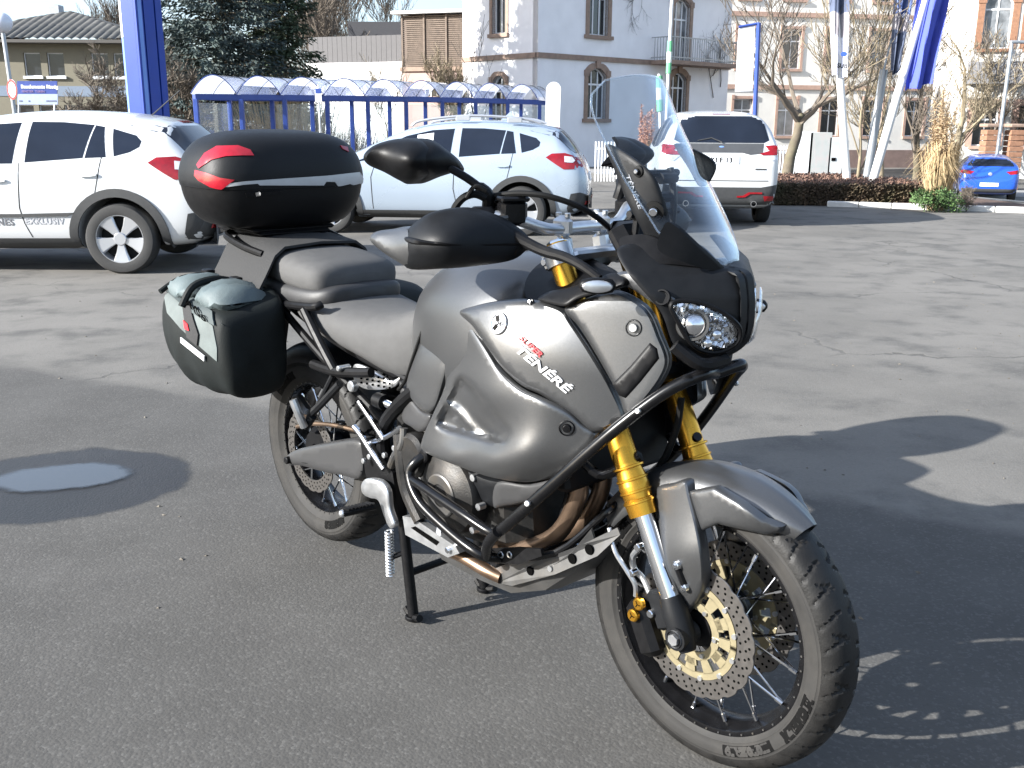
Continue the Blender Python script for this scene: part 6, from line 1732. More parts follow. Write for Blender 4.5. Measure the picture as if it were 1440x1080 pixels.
# ---- cockpit trim, fork recess, arm and indicators
sheet('cockpit_trim', [(756, 421), (772, 410), (800, 404), (838, 392), (862, 384), (880, 392), (872, 404), (840, 412), (812, 420), (795, 430), (778, 428)], [(756, 421, -.2), (800, 404, -.18), (862, 384, -.17), (880, 392, -.18), (795, 430, -.212), (840, 412, -.2)], m_blk, bike, .02, 6, True, .006, True)
sheet('cockpit_floor', [(738, 400), (750, 378), (775, 362), (810, 358), (845, 372), (865, 386), (840, 400), (800, 412), (765, 425), (742, 420)], [(738, 400, -.16), (775, 362, -.04), (845, 372, -.06), (800, 412, -.16), (765, 425, -.19)], m_blk, bike, .01, 7, True, 0, False)
arm_f = rbf([(866, 386, -.172), (890, 385, -.168), (950, 424, -.138), (940, 434, -.142), (905, 405, -.165)])
sheet('cowl_arm', [(866, 385), (886, 381), (906, 392), (930, 405), (950, 418), (949, 427), (936, 434), (915, 424), (895, 410), (872, 396)], arm_f, m_paint, bike, .03, 6, True, .01, True)
cu = MB(); p = bp(931, 418, arm_f(931, 418) - .004); cu.lathe([(.0001, -.002), (.011, -.002), (.0125, .004), (.0155, .004), (.017, -.006)], p, Vector((.45, -.85, .25)), 20); cu.build('arm_bolt_cup', m_blk, bike)
ins = MB(); ins.disc(fk(.86, .04, .0) + Vector((.0, 0, .0)), (-.3, 0, 1), .03, .02, 20); ins.build('steering_stem_nut', m_alu, bike)
dash = MB(); dash.box((1.29, 0, 1.13), (.05, .2, .1), Matrix.Rotation(R(-40), 3, 'Y'), .02); dash.build('instrument_cluster', m_blk, bike)
stay = MB()
for sg in (-1, 1):
    stay.tube([(1.30, .06 * sg, 1.08), (1.31, .06 * sg, 1.2), (1.29, .065 * sg, 1.28)], .008, 8, 4)
stay.tube([(1.29, -.09, 1.27), (1.29, .09, 1.27)], .008, 8); stay.tube([(1.305, -.08, 1.19), (1.305, .08, 1.19)], .008, 8)
for zz in (1.16, 1.22, 1.26): stay.cyl((1.3, .02, zz), (1.3, .07, zz), .012, n=8)
stay.build('screen_stay', m_dplas, bike)
for sg in (1, -1):
    c = bp(840, 402, -.235) if sg > 0 else bp(1056, 430, .19)
    I = MB(); rot = Matrix.Rotation(R(48), 3, 'Z')
    rings = []
    for t, s_ in ((-.036, .3), (-.03, .75), (-.01, 1), (.015, 1), (.03, .8), (.036, .35)):
        rings.append([rot @ Vector((t, .013 * s_ * math.cos(a) * 1.0, .0165 * s_ * math.sin(a))) + c for a in [2 * PI * k / 14 for k in range(14)]])
    I.loft(rings); io = I.build('indicator', m_blk, bike, 60)
    L = MB(); n_ = rot @ Vector((0, -1 if sg > 0 else 1, 0)); n_ = rot @ Vector((0, -1, 0)); rr_ = []
    for k_, s_ in ((.009, 1), (.0125, .9), (.0145, .55), (.015, .1)): rr_.append([c + n_ * k_ + rot @ Vector((.031 * s_ * math.cos(a), 0, .0125 * s_ * math.sin(a))) for a in [2 * PI * k / 20 for k in range(20)]])
    L.loft(rr_)
    lo = L.build('indicator_lens', m_alu, io)
    sk = MB(); sk.tube([c, c + Vector((-.012, .07 * sg, -.004))], .008, 8); sk.build('indicator_stalk', m_rubber, io)

# ---- cowl, headlights, screen
def cowl_x(y, z): return float(np.interp(z, [.88, .90, .92, .95, 1.0, 1.05, 1.09, 1.13, 1.16, 1.2], [1.46, 1.50, 1.528, 1.552, 1.56, 1.556, 1.535, 1.47, 1.42, 1.36])) - .7 * (math.sqrt(y * y + .0009) - .03)
def cowl_f(u, v):
    """depth of the pointed cowl along a sight line, right half"""
    prev = None
    for i in range(61):
        y = -.30 + .305 * i / 60
        p = bp(u, v, y); d = p.x - cowl_x(y, p.z)
        if prev is not None and prev[1] > 0 >= d:
            return prev[0] + (y - prev[0]) * prev[1] / (prev[1] - d)
        prev = (y, d)
    return .0 if prev[1] > 0 else -.2
cowl = sheet('headlight_cowl', [(868, 350), (900, 343), (945, 356), (1000, 372), (1044, 382), (1053, 410), (1053, 450), (1046, 480), (1022, 500), (985, 508), (958, 498), (944, 478), (930, 440), (905, 410), (880, 380)], cowl_f, m_blk2, bike, .02, 8, True, .004, True)
hl_out = [(943, 430), (958, 423), (985, 426), (1012, 437), (1034, 453), (1041, 467), (1034, 484), (1010, 495), (985, 492), (968, 478), (955, 455)]
ref_f = lambda u, v: cowl_f(u, v) - .004
_hin = poly_in(hl_out, 6)
hl = sheet('headlight', hl_out, ref_f, m_reflector, bike, .012, 4, True, .002, True)
sheet('headlight_lens', hl_out, lambda u, v: cowl_f(u, v) - .014, m_lens, hl, .003, 6, True, .004, True)
pj = MB(); p, n = surf_n(ref_f, 974, 456); n = (Vector((.62, -.76, .12))).normalized()
pj.lathe([(.0001, .016), (.012, .0145), (.02, .010), (.026, .003)], p, n, 24); pj.build('projector', m_chrome, hl)
pr_ = MB(); pr_.lathe([(.026, .002), (.027, .008), (.032, .008), (.034, .0)], p, n, 24); pr_.build('projector_ring', m_alu_d, hl)
for (u, v) in ((1008, 470), (995, 482)):
    p, _ = surf_n(ref_f, u, v); q = MB(); q.lathe([(.0001, .012), (.008, .01), (.014, .001)], p, n, 16); q.build('bulb_shield', m_chrome, hl)
fc_ = MB(); frn = random.Random(17)
for k in range(150):
    u, v = frn.uniform(948, 1036), frn.uniform(427, 492)
    if _hin(u, v) < .9 or math.hypot(u - 974, v - 456) < 19: continue
    p = bp(u, v, ref_f(u, v) - .003)
    nn = Vector((frn.uniform(-.2, .9), -1, frn.uniform(-.2, 1.1))).normalized(); a_ = nn.orthogonal().normalized(); b_ = nn.cross(a_)
    w1, w2 = frn.uniform(.004, .009), frn.uniform(.003, .006); t_ = frn.uniform(0, 3); a2, b2 = a_ * math.cos(t_) + b_ * math.sin(t_), b_ * math.cos(t_) - a_ * math.sin(t_)
    fc_.add([p - a2 * w1 - b2 * w2, p + a2 * w1 - b2 * w2, p + a2 * w1 + b2 * w2, p - a2 * w1 + b2 * w2], [(0, 1, 2, 3)])
tag(fc_.build('reflector_facets', m_chrome, hl, smooth=False), kind='stuff')
# frame of the headlight
rim = MB(); rim.tube([bp(q.x, q.y, cowl_f(q.x, q.y) - .014) for q in crom([(a, b, 0) for a, b in hl_out], 4, True)], .005, 8, 0, True, True); rim.build('headlight_bezel', m_blk, hl)
low = MB(); low.tube([bp(948, 486, -.14), bp(985, 512, -.10), bp(1020, 506, -.03)], .014, 8, 5); low.build('cowl_lip', m_blk, bike)

def screen_pt(s_, q):
    """s_ 0 bottom to 1 top, q -1 right to 1 left"""
    zc = 1.075 + .395 * s_
    xc = float(np.interp(zc, [1.07, 1.11, 1.15, 1.2, 1.25, 1.3, 1.35, 1.4, 1.47], [1.508, 1.494, 1.470, 1.438, 1.404, 1.368, 1.332, 1.300, 1.262]))
    w_ = float(np.interp(s_, [0, .04, .1, .25, .5, .86, .93, .97, 1], [.02, .045, .08, .118, .132, .134, .13, .12, .095]))
    y = q * w_
    return Vector((xc - 2.7 * y * y, y, zc - 1.5 * y * y * s_))
S_o, S_i = [], []
M = MB(); ns, nq = 26, 24
for i in range(ns + 1):
    row = []
    for j in range(nq + 1):
        row.append(screen_pt(i / ns, -1 + 2 * j / nq))
    S_o.append(row + [p + Vector((-.0045, 0, -.001)) for p in row[::-1]])
M.loft(S_o, True, True); scr = M.build('windscreen', m_screen, bike, 50)
eg = MB()
edge = [screen_pt(i / 20, -1) for i in range(21)] + [screen_pt(1, -1 + 2 * j / 16) for j in range(1, 17)] + [screen_pt(1 - i / 20, 1) for i in range(1, 21)]
eg.tube([p + Vector((-.002, 0, 0)) for p in edge], .0022, 6); eg.build('screen_edge', glass_mat('screen_edge', (.92, .96, 1), .16, .1, .08, (.75, .85, .95)), scr)
df_f = rbf([(852, 206, -.118), (880, 218, -.124), (915, 247, -.118), (938, 315, -.09), (927, 350, -.088), (898, 312, -.118), (872, 255, -.126)])
dfl = sheet('side_deflector', [(851, 204), (880, 216), (914, 243), (928, 272), (940, 315), (932, 350), (915, 345), (898, 314), (880, 280), (867, 245)], df_f, m_blk2, bike, .006, 6, True, .003, False)
q_ = sheet('side_deflector', [(851, 204), (880, 216), (905, 236), (895, 262), (880, 268), (867, 245)], df_f, m_blk2, bike, .006, 6, True, .003, False)
for v_ in q_.data.vertices: v_.co.y = -v_.co.y
q_.data.flip_normals()
sheet_text('deflector_lettering', 'TÉNÉRÉ', (879, 246), (899, 296), 9, df_f, mat('faint_print', (.16, .17, .19), .5), dfl, .002, .2, .01, (7, -4))
for (u, v, rr) in ((898, 241, .011), (920, 297, .02)):
    p, n = surf_n(df_f, u, v); q = MB(); q.lathe([(.0001, .008), (rr * .5, .008), (rr * .55, .004), (rr, .003), (rr * 1.1, -.004)], p, n, 18); b_ = q.build('deflector_mount', m_rubber, dfl)
    q = MB(); q.disc(p + n * .009, n, rr * .42, .006, 12); q.build('bolt', m_chrome, b_)
sheet('inner_cowl', [(872, 335), (905, 330), (935, 340), (985, 362), (1000, 376), (950, 372), (900, 368), (878, 356)], [(872, 335, -.14), (935, 340, -.1), (1000, 376, -.05), (900, 368, -.15)], m_blk, bike, .01, 7, True, 0, False)
scoop = sheet('screen_base', [(925, 350), (935, 315), (950, 318), (985, 350), (1015, 378), (1000, 380), (960, 368)], [(925, 350, -.16), (950, 318, -.13), (1015, 378, -.03), (960, 368, -.12)], m_blk, bike, .01, 6, True, 0, False)

# ---- crash bars
for sg in (1, -1):
    def mp(*a):
        p = bp(*a); p.y *= sg; return p
    cb = MB()
    cb.tube([mp(690, 745, -.24), mp(700, 748, -.25), mp(725, 728, -.25), mp(770, 688, -.235), mp(830, 634, -.20), mp(880, 592, -.165), mp(930, 555, -.125), mp(962, 537, -.098), mp(972, 533, -.085), mp(990, 526, -.06), (1.493, 0, .875)], .0135, 12, 5)
    cbo = cb.build('crash_bar', m_gloss, bike)
    c2 = MB()
    c2.tube([mp(600, 640, -.2), mp(585, 650, -.225), mp(576, 668, -.24), mp(590, 705, -.25), mp(630, 745, -.25), mp(668, 775, -.245), mp(690, 783, -.22), mp(720, 785, -.16)], .0135, 12, 5)
    c2.tube([mp(579, 674, -.24), mp(600, 688, -.252), mp(650, 722, -.258), mp(690, 748, -.25), mp(702, 745, -.25)], .0125, 12, 5)
    c2.tube([mp(700, 748, -.262), mp(686, 765, -.255), mp(684, 782, -.23)], .0135, 12, 5)
    c2.build('engine_guard', m_gloss, bike)
    for (u, v, y) in ((600, 640, -.2), (700, 787, -.17)): br = MB(); br.disc(mp(u, v, y), (0, 1, 0), .018, .03, 12); br.build('guard_clamp', m_blk, bike)
    q = MB(); q.disc(mp(742, 708, -.262), (0.3, -1, 0.2), .007, .01, 8); q.disc(mp(897, 578, -.168), (0.3, -1, 0.2), .006, .01, 8); q.build('guard_bolt', m_alu, cbo)
    # lower stays beside the downpipes, to the front of the frame
    ls = MB(); ls.tube([mp(900, 640, -.1), mp(850, 668, -.13), mp(820, 650, -.15)], .011, 10, 4); ls.tube([mp(690, 783, -.2), mp(780, 778, -.15), mp(850, 722, -.1), mp(872, 705, -.06)], .009, 10, 4); ls.build('guard_stay', m_gloss, bike)

# ---- engine, exhaust, skid plate
en = MB()
en.box((.83, 0, .44), (.46, .30, .28), Matrix.Rotation(R(-6), 3, 'Y'), .05)
en.box((1.0, 0, .62), (.26, .30, .26), Matrix.Rotation(R(-20), 3, 'Y'), .04)
en.box((.6, 0, .48), (.3, .2, .32), None, .05)
eng = en.build('engine', m_eng, bike)
for sg in (-1,):
    cl = MB(); c = Vector((.85, -.15, .46))
    cl.lathe([(.0001, .072), (.055, .07), (.075, .058), (.1, .05), (.108, .035), (.108, 0)], c, (0, -1, 0), 36)
    cv_ = cl.build('clutch_cover', m_eng, eng)
    cl = MB(); cl.lathe([(.03, .074), (.052, .075), (.056, .072), (.056, .068)], c, (0, -1, 0), 30); cl.build('cover_ring', m_alu_d, cv_)
    bt = MB()
    for k in range(10):
        a = 2 * PI * k / 10; q = c + Vector((math.cos(a) * .118, -.028, math.sin(a) * .118)); bt.cyl(q, q + Vector((0, -.02, 0)), .009, n=10)
    tag(bt.build('cover_bolts', m_alu, cv_), kind='stuff')
    pc = MB(); pc.box((.735, -.17, .47), (.16, .05, .2), Matrix.Rotation(R(12), 3, 'Y'), .02); pc.lathe([(.0001, .04), (.05, .04), (.06, .03), (.06, 0)], (.7, -.17, .52), (0, -1, 0), 24); pc.build('crankcase_cover', m_eng, eng)
    ot = MB(); ot.tube([(.64, -.19, .56), (.66, -.2, .5), (.68, -.2, .42), (.74, -.2, .35)], .02, 10, 5); ot.build('oil_pipe', m_eng, eng)
for k in range(7):
    fn = MB(); fn.box((1.03 - k * .01, 0, .53 + k * .032), (.24, .33, .008), Matrix.Rotation(R(-20), 3, 'Y'), .003); fn.build('cooling_fin', m_eng, eng)
for y, off in ((-.10, 0), (-.03, .02)):
    h_ = MB(); h_.tube([(1.12, y, .66), (1.2, y * 1.1, .64), (1.225, y * 1.15, .56), (1.17, y * 1.2, .44), (1.06 + off, y * 1.2, .36), (.96 + off, y * 1.1, .31), (.85, y * .9, .26)], .0215, 14, 6); hd = h_.build('exhaust_header', m_bronze, bike)
    q = MB(); q.lathe([(.024, -.012), (.03, -.01), (.03, .01), (.024, .012)], (1.14, y * 1.1, .345), (.8, 0, .6), 16); q.build('header_clamp', m_alu, hd)
cp_ = MB(); cp_.tube([bp(622, 770, -.17), bp(650, 782, -.17), bp(680, 800, -.165), bp(705, 812, -.15)], .017, 12, 5); cp_.build('collector_pipe', m_bronze, bike)
mu = MB(); mu.tube([(.3, .2, .42), (.1, .24, .5), (-.3, .27, .64)], lambda t: .03 if t < .1 else .06, 18, 6); mu.build('muffler', m_alu, bike)
# skid plate with round holes standing proud as dark eyelets
spc = MB()
prof = [(-.15, 0.06), (-.13, .012), (-.08, -.0), (.08, -.0), (.13, .012), (.15, .06)]
rings = []
path = [(.74, .205), (.9, .205), (1.02, .215), (1.14, .27), (1.24, .36), (1.30, .44)]
for x, z in path:
    rings.append([Vector((x, y, z + dz)) for y, dz in prof] + [Vector((x, y * .97, z + dz + .004)) for y, dz in prof[::-1]])
spc.loft(rings); skid = spc.build('skid_plate', m_skid, bike, 30)
side = MB(); pts = [bp(666, 800, -.155), bp(700, 792, -.155), bp(760, 788, -.155), bp(820, 765, -.15), bp(868, 742, -.14), bp(872, 752, -.14), bp(840, 782, -.15), bp(780, 808, -.155), bp(720, 824, -.155), bp(698, 820, -.155)]
side.prism(pts, (0, .004, 0)); sd = side.build('skid_plate_side', m_skid, skid, smooth=False)
for (u, v, rr, yy) in ((745, 803, .011, -.1555), (773, 800, .007, -.1555), (804, 786, .012, -.153), (828, 773, .012, -.1505)):
    p = bp(u, v, yy); q = MB(); q.lathe([(.0001, .0008), (rr, .0008), (rr * 1.02, -.002)], p, (0, -1, 0), 18); q.build('plate_hole' if rr > .009 else 'plate_bolt', m_hole if rr > .009 else m_alu, sd)
bk = MB(); bk.prism([bp(690, 772, -.2), bp(728, 770, -.2), bp(760, 772, -.19), bp(762, 782, -.19), bp(728, 794, -.2), bp(692, 790, -.2)], (0, .008, 0)); bkt = bk.build('guard_plate', m_blk, bike)
for u in (705, 717):
    q = MB(); q.lathe([(.005, .002), (.008, .003), (.009, .001)], bp(u, 780, -.2), (0, -1, 0), 14); q.build('plate_bolt', m_alu, bkt)

# ---- frame, footrests, swing arm, stand
fr = MB()
for sg in (-1, 1):
    fr.tube([(1.12, .06 * sg, .98), (.95, .15 * sg, .85), (.7, .17 * sg, .7), (.52, .155 * sg, .55), (.5, .14 * sg, .42)], .02, 10, 5)
    fr.tube([(.55, .09 * sg, .67), (.2, .11 * sg, .73), (-.25, .12 * sg, .86)], .014, 10, 5)
    fr.tube([(.5, .14 * sg, .55), (.2, .15 * sg, .68), (-.05, .15 * sg, .8)], .012, 10, 4)
    fr.tube([(1.15, .06 * sg, .85), (1.2, .1 * sg, .6), (1.15, .12 * sg, .4), (1.0, .12 * sg, .28)], .016, 10, 5)
fr.build('frame', m_blk, bike)
sub = MB()
sub.tube([bp(428, 436, -.19), bp(450, 482, -.2), bp(470, 520, -.2)], .014, 10, 3)
sub.tube([bp(440, 512, -.2), bp(470, 522, -.2), bp(500, 524, -.19), bp(522, 524, -.18)], .014, 10, 4)
sub.tube([bp(402, 428, -.17), bp(440, 432, -.185), bp(452, 428, -.17)], .012, 10, 3)
sub.build('luggage_frame', m_blk, bike)
pgb = MB(); pgb.tube([bp(478, 540, -.2), bp(450, 570, -.215), bp(438, 582, -.225), bp(436, 592, -.23)], .012, 8, 3); pgb.tube([bp(468, 528, -.2), bp(452, 560, -.21), bp(440, 584, -.222)], .008, 8, 3)
pgb.tube([bp(430, 600, -.23), bp(440, 585, -.225)], .013, 8); pgb.build('pillion_bracket', m_blk2, bike)
pp = MB(); pp.tube([bp(412, 562, -.27), bp(420, 582, -.26), bp(428, 600, -.245)], .012, 10, 3); pp.build('pillion_peg', m_alu, bike)
pv = MB(); pv.disc(bp(496, 543, -.2), (0, 1, 0), .016, .02, 16); pv.disc(bp(483, 517, -.2), (0, 1, 0), .008, .04, 12); pv.build('frame_bolt', m_alu, bike)
scv = sheet('side_cover', [(500, 512), (522, 520), (548, 535), (562, 531), (552, 545), (520, 548), (502, 540), (496, 525)], [(500, 512, -.155), (562, 531, -.15), (520, 548, -.155), (496, 525, -.155)], m_alu, bike, .006, 6, True, .004, True)
ps = MB()
for k in range(6):
    for j in range(3): ps.cyl(bp(508 + k * 8, 526 + j * 6 + k * 1.5, -.1555), bp(508 + k * 8, 526 + j * 6 + k * 1.5, -.158), .0035, n=8)
tag(ps.build('cover_perforation', m_hole, scv), kind='stuff')
rs = MB(); rs.tube([bp(530, 562, -.17), bp(541, 566, -.17)], .021, 16); rr_ = rs.build('shock_adjuster', m_blk, bike)
rs = MB(); rs.tube([bp(541, 566, -.17), bp(562, 576, -.165)], .0115, 12); rs.build('shock_adjuster_stem', m_chrome, rr_)
shk = MB(); shk.tube([(.3, -.02, .42), (.42, -.02, .72)], .028, 12)
for k in range(7): shk.lathe([(.034, -.005), (.042, 0), (.034, .005)], Vector((.3, -.02, .42)).lerp(Vector((.42, -.02, .72)), .15 + k * .11), Vector((.12, 0, .3)), 16)
shk.build('shock_absorber', m_blk, bike)
sa_f = rbf([(404, 645, -.15), (425, 628, -.15), (505, 620, -.16), (508, 668, -.16), (425, 655, -.15)])
swa = sheet('swing_arm', [(402, 647), (407, 638), (425, 630), (460, 623), (505, 618), (512, 640), (508, 672), (480, 668), (450, 662), (425, 655), (408, 654)], sa_f, m_paint_d, bike, .05, 7, True, .01)
sheet('swing_arm_groove', [(425, 648), (450, 652), (480, 656), (505, 661), (505, 664), (480, 659), (450, 655), (425, 651)], lambda u, v: sa_f(u, v) - .001, m_blk, swa, .004, 6, True, .002)
q = MB(); q.tube([(.05, .12, .33), (.45, .13, .42)], .04, 12); q.build('swing_arm_tube', m_paint_d, bike)
q = MB(); q.disc(bp(405, 647, -.152), (0, 1, 0), .012, .02, 16); q.build('axle_cap', m_blk, swa)
dk = MB(); dk.box((-.02, -.1, .46), (.1, .04, .06), Matrix.Rotation(R(30), 3, 'Y'), .012); dk.build('rear_caliper', m_alu_d, bike)
rb_ = MB(); rb_.tube([bp(418, 600, -.12), bp(440, 596, -.13), bp(470, 598, -.14), bp(505, 606, -.14)], .007, 8, 5); rb_.build('brake_line', m_bronze, bike)
hug = mudguard('rear_hugger', RCn, .352, R(62), R(128), .085, .06, m_blk, 20, .0)
lic = MB(); lic.loft([[Vector((x, y, z)) for y in (-.1, .1)] + [Vector((x - .01, y, z - .006)) for y in (.1, -.1)] for x, z in ((-.2, .84), (-.33, .8), (-.42, .68), (-.46, .55))]); lic.build('plate_holder', m_blk, bike)
tl = MB(); tl.box((-.40, 0, .87), (.04, .16, .06), None, .015); tl.build('tail_light', m_redlens, bike)
fpl = sheet('heel_plate', [(508, 682), (516, 673), (535, 676), (546, 690), (549, 715), (556, 738), (548, 742), (540, 726), (532, 704), (520, 700), (510, 694)], [(508, 682, -.2), (535, 676, -.2), (556, 738, -.2), (520, 700, -.2)], m_alu, bike, .012, 6, True, .006, True)
fpb = MB(); fpb.prism([bp(506, 618, -.16), bp(520, 615, -.16), bp(552, 665, -.165), bp(562, 730, -.17), bp(548, 738, -.17), bp(535, 680, -.165), bp(515, 672, -.16)], (0, .02, 0)); fpb.build('footrest_bracket', m_blk, bike)
cv = MB(); cv.tube([bp(505, 565, -.18), bp(522, 590, -.18), bp(540, 618, -.18)], .0085, 10, 3); cv.tube([bp(498, 600, -.18), bp(508, 612, -.18), bp(522, 634, -.18), bp(540, 660, -.18)], .0085, 10, 4); cv.tube([bp(520, 622, -.17), bp(545, 614, -.18), bp(562, 602, -.185)], .0075, 10, 4); cv.build('rear_brake_pipes', m_chrome, bike)
hs = MB(); hs.tube([bp(568, 602, -.2), bp(566, 625, -.205), bp(556, 640, -.2), bp(550, 655, -.19)], .011, 10, 5); hs.build('coolant_hose', m_alu_d, bike)
fx = MB()
for k, (u, v) in enumerate(((512, 648), (520, 642), (541, 640), (555, 630))): fx.disc(bp(u, v, -.182), (0, 1, 0), .008, .012, 10)
fx.build('bracket_bolts', m_alu, bike)
fp = MB(); a, b = bp(482, 722, -.30), bp(527, 712, -.215)
fp.tube([a, b], .011, 10)
fpo = fp.build('footrest', m_blk, bike)
for k in range(8):
    q = MB(); p = a.lerp(b, .08 + k * .11); q.box(p + Vector((0, 0, .011)), (.03, .006, .008), Matrix.Rotation(R(25), 3, 'Z'), .002); q.build('footrest_tooth', m_blk, fpo)
q = MB(); q.ball(a, .011); q.build('footrest_tip', m_alu, fpo)
bl = MB(); bl.prism([bp(566, 726, -.21), bp(580, 728, -.21), bp(640, 768, -.21), bp(646, 778, -.21), bp(630, 784, -.21), bp(570, 752, -.21)], (0, .02, 0)); pdl = bl.build('brake_pedal', m_alu, bike, 30)
q = MB(); q.prism([bp(578, 742, -.2102), bp(584, 740, -.2102), bp(618, 762, -.2102), bp(614, 767, -.2102)], (0, -.001, 0)); q.build('pedal_slot', m_hole, pdl)
q = MB(); q.disc(bp(632, 773, -.21), (0, 1, 0), .008, .02, 12); q.build('pedal_bolt', m_chrome, pdl)
cs = MB()
for sg in (-1, 1):
    foot = bp(585, 866, -.135); foot.y *= -sg * -1 if False else 1
    f0 = Vector((.614, .134 * sg, .015 - BZR * .6))
    cs.tube([(.545, .125 * sg, .34), (.575, .13 * sg, .2), f0 + Vector((0, 0, .0))], .0155, 12, 4)
    cs.tube([f0 + Vector((-.035, 0, .012)), f0 + Vector((-.005, 0, -.006)), f0 + Vector((.04, .008 * sg, .008))], .011, 8, 4)
    cs.disc(f0 + Vector((0, 0, -.006)), (0, 0, 1), .024, .012, 14)
cs.tube([(.59, -.13, .12), (.59, .13, .12)], .011, 10)
cs.tube([(.575, -.13, .18), (.545, -.17, .16)], .008, 8)
cst = cs.build('centre_stand', m_blk, bike)
sp_ = MB(); a, b = bp(547, 742, -.165), bp(549, 812, -.165)
hx = []
for k in range(15 * 10 + 1):
    t = k / 150; p = a.lerp(b, .05 + .9 * t); hx.append(p + Vector((math.cos(t * 15 * 2 * PI) * .0105, math.sin(t * 15 * 2 * PI) * .0105, 0)))
sp_.tube(hx, .0034, 6); sp_.build('stand_spring', m_alu, cst)
gr = MB()
for sg in (-1, 1):
    gr.tube([(-.1, .165 * sg, .95), (-.2, .18 * sg, .965), (-.33, .17 * sg, .985), (-.42, .1 * sg, .985)], .012, 10, 5)
gr.tube([(-.42, -.1, .985), (-.42, .1, .985)], .012, 10)
gr.build('grab_rail', m_blk, bike)
rk = MB(); rk.box((-.33, 0, 1.0), (.3, .26, .018), None, .008)
for y in (-.1, 0, .1): rk.box((-.33, y, .985), (.32, .03, .02), None, .006)
rko = rk.build('rear_rack', m_blk, bike)
q = MB(); q.box(bp(364, 349, -.13), (.03, .03, .012), None, .004); q.build('rack_clamp', m_chrome, rko)

# ================================================================== LUGGAGE
tc = empty('top_case', (0, 0, 0)); tc.parent = None
tc.matrix_world = BM.copy()
tag(tc, 'black rounded top case with red reflectors on the motorcycle rack', 'top case')
CX, CY = -.315, 0.0
def rrect(cx, hx_, hy_, z, e=3.4, n=48, shift=0.0):
    o = []
    for k in range(n):
        a = 2 * PI * k / n; c, s_ = math.cos(a), math.sin(a)
        o.append(Vector((cx + shift + hx_ * math.copysign(abs(c) ** (2 / e), c), hy_ * math.copysign(abs(s_) ** (2 / e), s_), z)))
    return o
def case_part(name, prof, mt, e=3.2):
    P = crom([(h, w_, z) for h, w_, z in prof], 5)
    M = MB(); M.loft([rrect(CX, max(.004, p.x), max(.004, p.y), p.z, e) for p in P]); return M.build(name, mt, tc, 50)
lower = case_part('case_base', [(.135, .19, 1.02), (.158, .225, 1.032), (.178, .258, 1.065), (.191, .277, 1.105), (.197, .286, 1.145)], mat('case_base_plastic', (.0035, .0035, .004), .45, 0, .15, 40, bump=.1, bscale=600, spec=.2))
lid = case_part('case_lid', [(.198, .288, 1.146), (.2, .291, 1.165), (.198, .287, 1.2), (.185, .27, 1.245), (.155, .232, 1.285), (.105, .165, 1.31), (.04, .07, 1.319), (.01, .02, 1.3195)], m_blk2)
bv = bvh_of(lid); bvl = bvh_of(lower)
m_silver = mat('silver_trim', (.42, .43, .44), .4, .3, .05, 30)
decal_px('silver_band', [(314, 259), (345, 255), (400, 251), (460, 247), (505, 242), (511, 243), (510, 259), (480, 266), (420, 270), (350, 272), (316, 272)], bv, m_silver, tc, .002, .005, 6, False)
decal_px('reflector', [(277, 232), (288, 216), (305, 206), (335, 205), (352, 211), (357, 219), (340, 219), (318, 220), (298, 225), (280, 237)], bv, m_redlens, tc, .003, .006, 5, False)
decal_px('reflector', [(275, 239), (290, 243), (310, 250), (330, 253), (318, 262), (311, 267), (296, 263), (280, 254), (274, 247)], bv, m_redlens, tc, .003, .006, 5, False)
decal_px('reflector', [(478, 205), (488, 207), (490, 214), (482, 210)], bv, m_redlens, tc, .003, .004, 5, False)
decal_px('case_latch', [(345, 271), (394, 268), (395, 273), (375, 274), (362, 278), (346, 276)], bvl, m_blk, tc, .006, .008, 6, False)
decal_px('case_catch', [(358, 270), (364, 269), (365, 274), (359, 275)], bvl, m_chrome, tc, .011, .006, 4, False)
plt = MB(); plt.box((CX, 0, 1.012), (.26, .3, .014), None, .006); plt.build('mounting_plate', m_blk, tc)

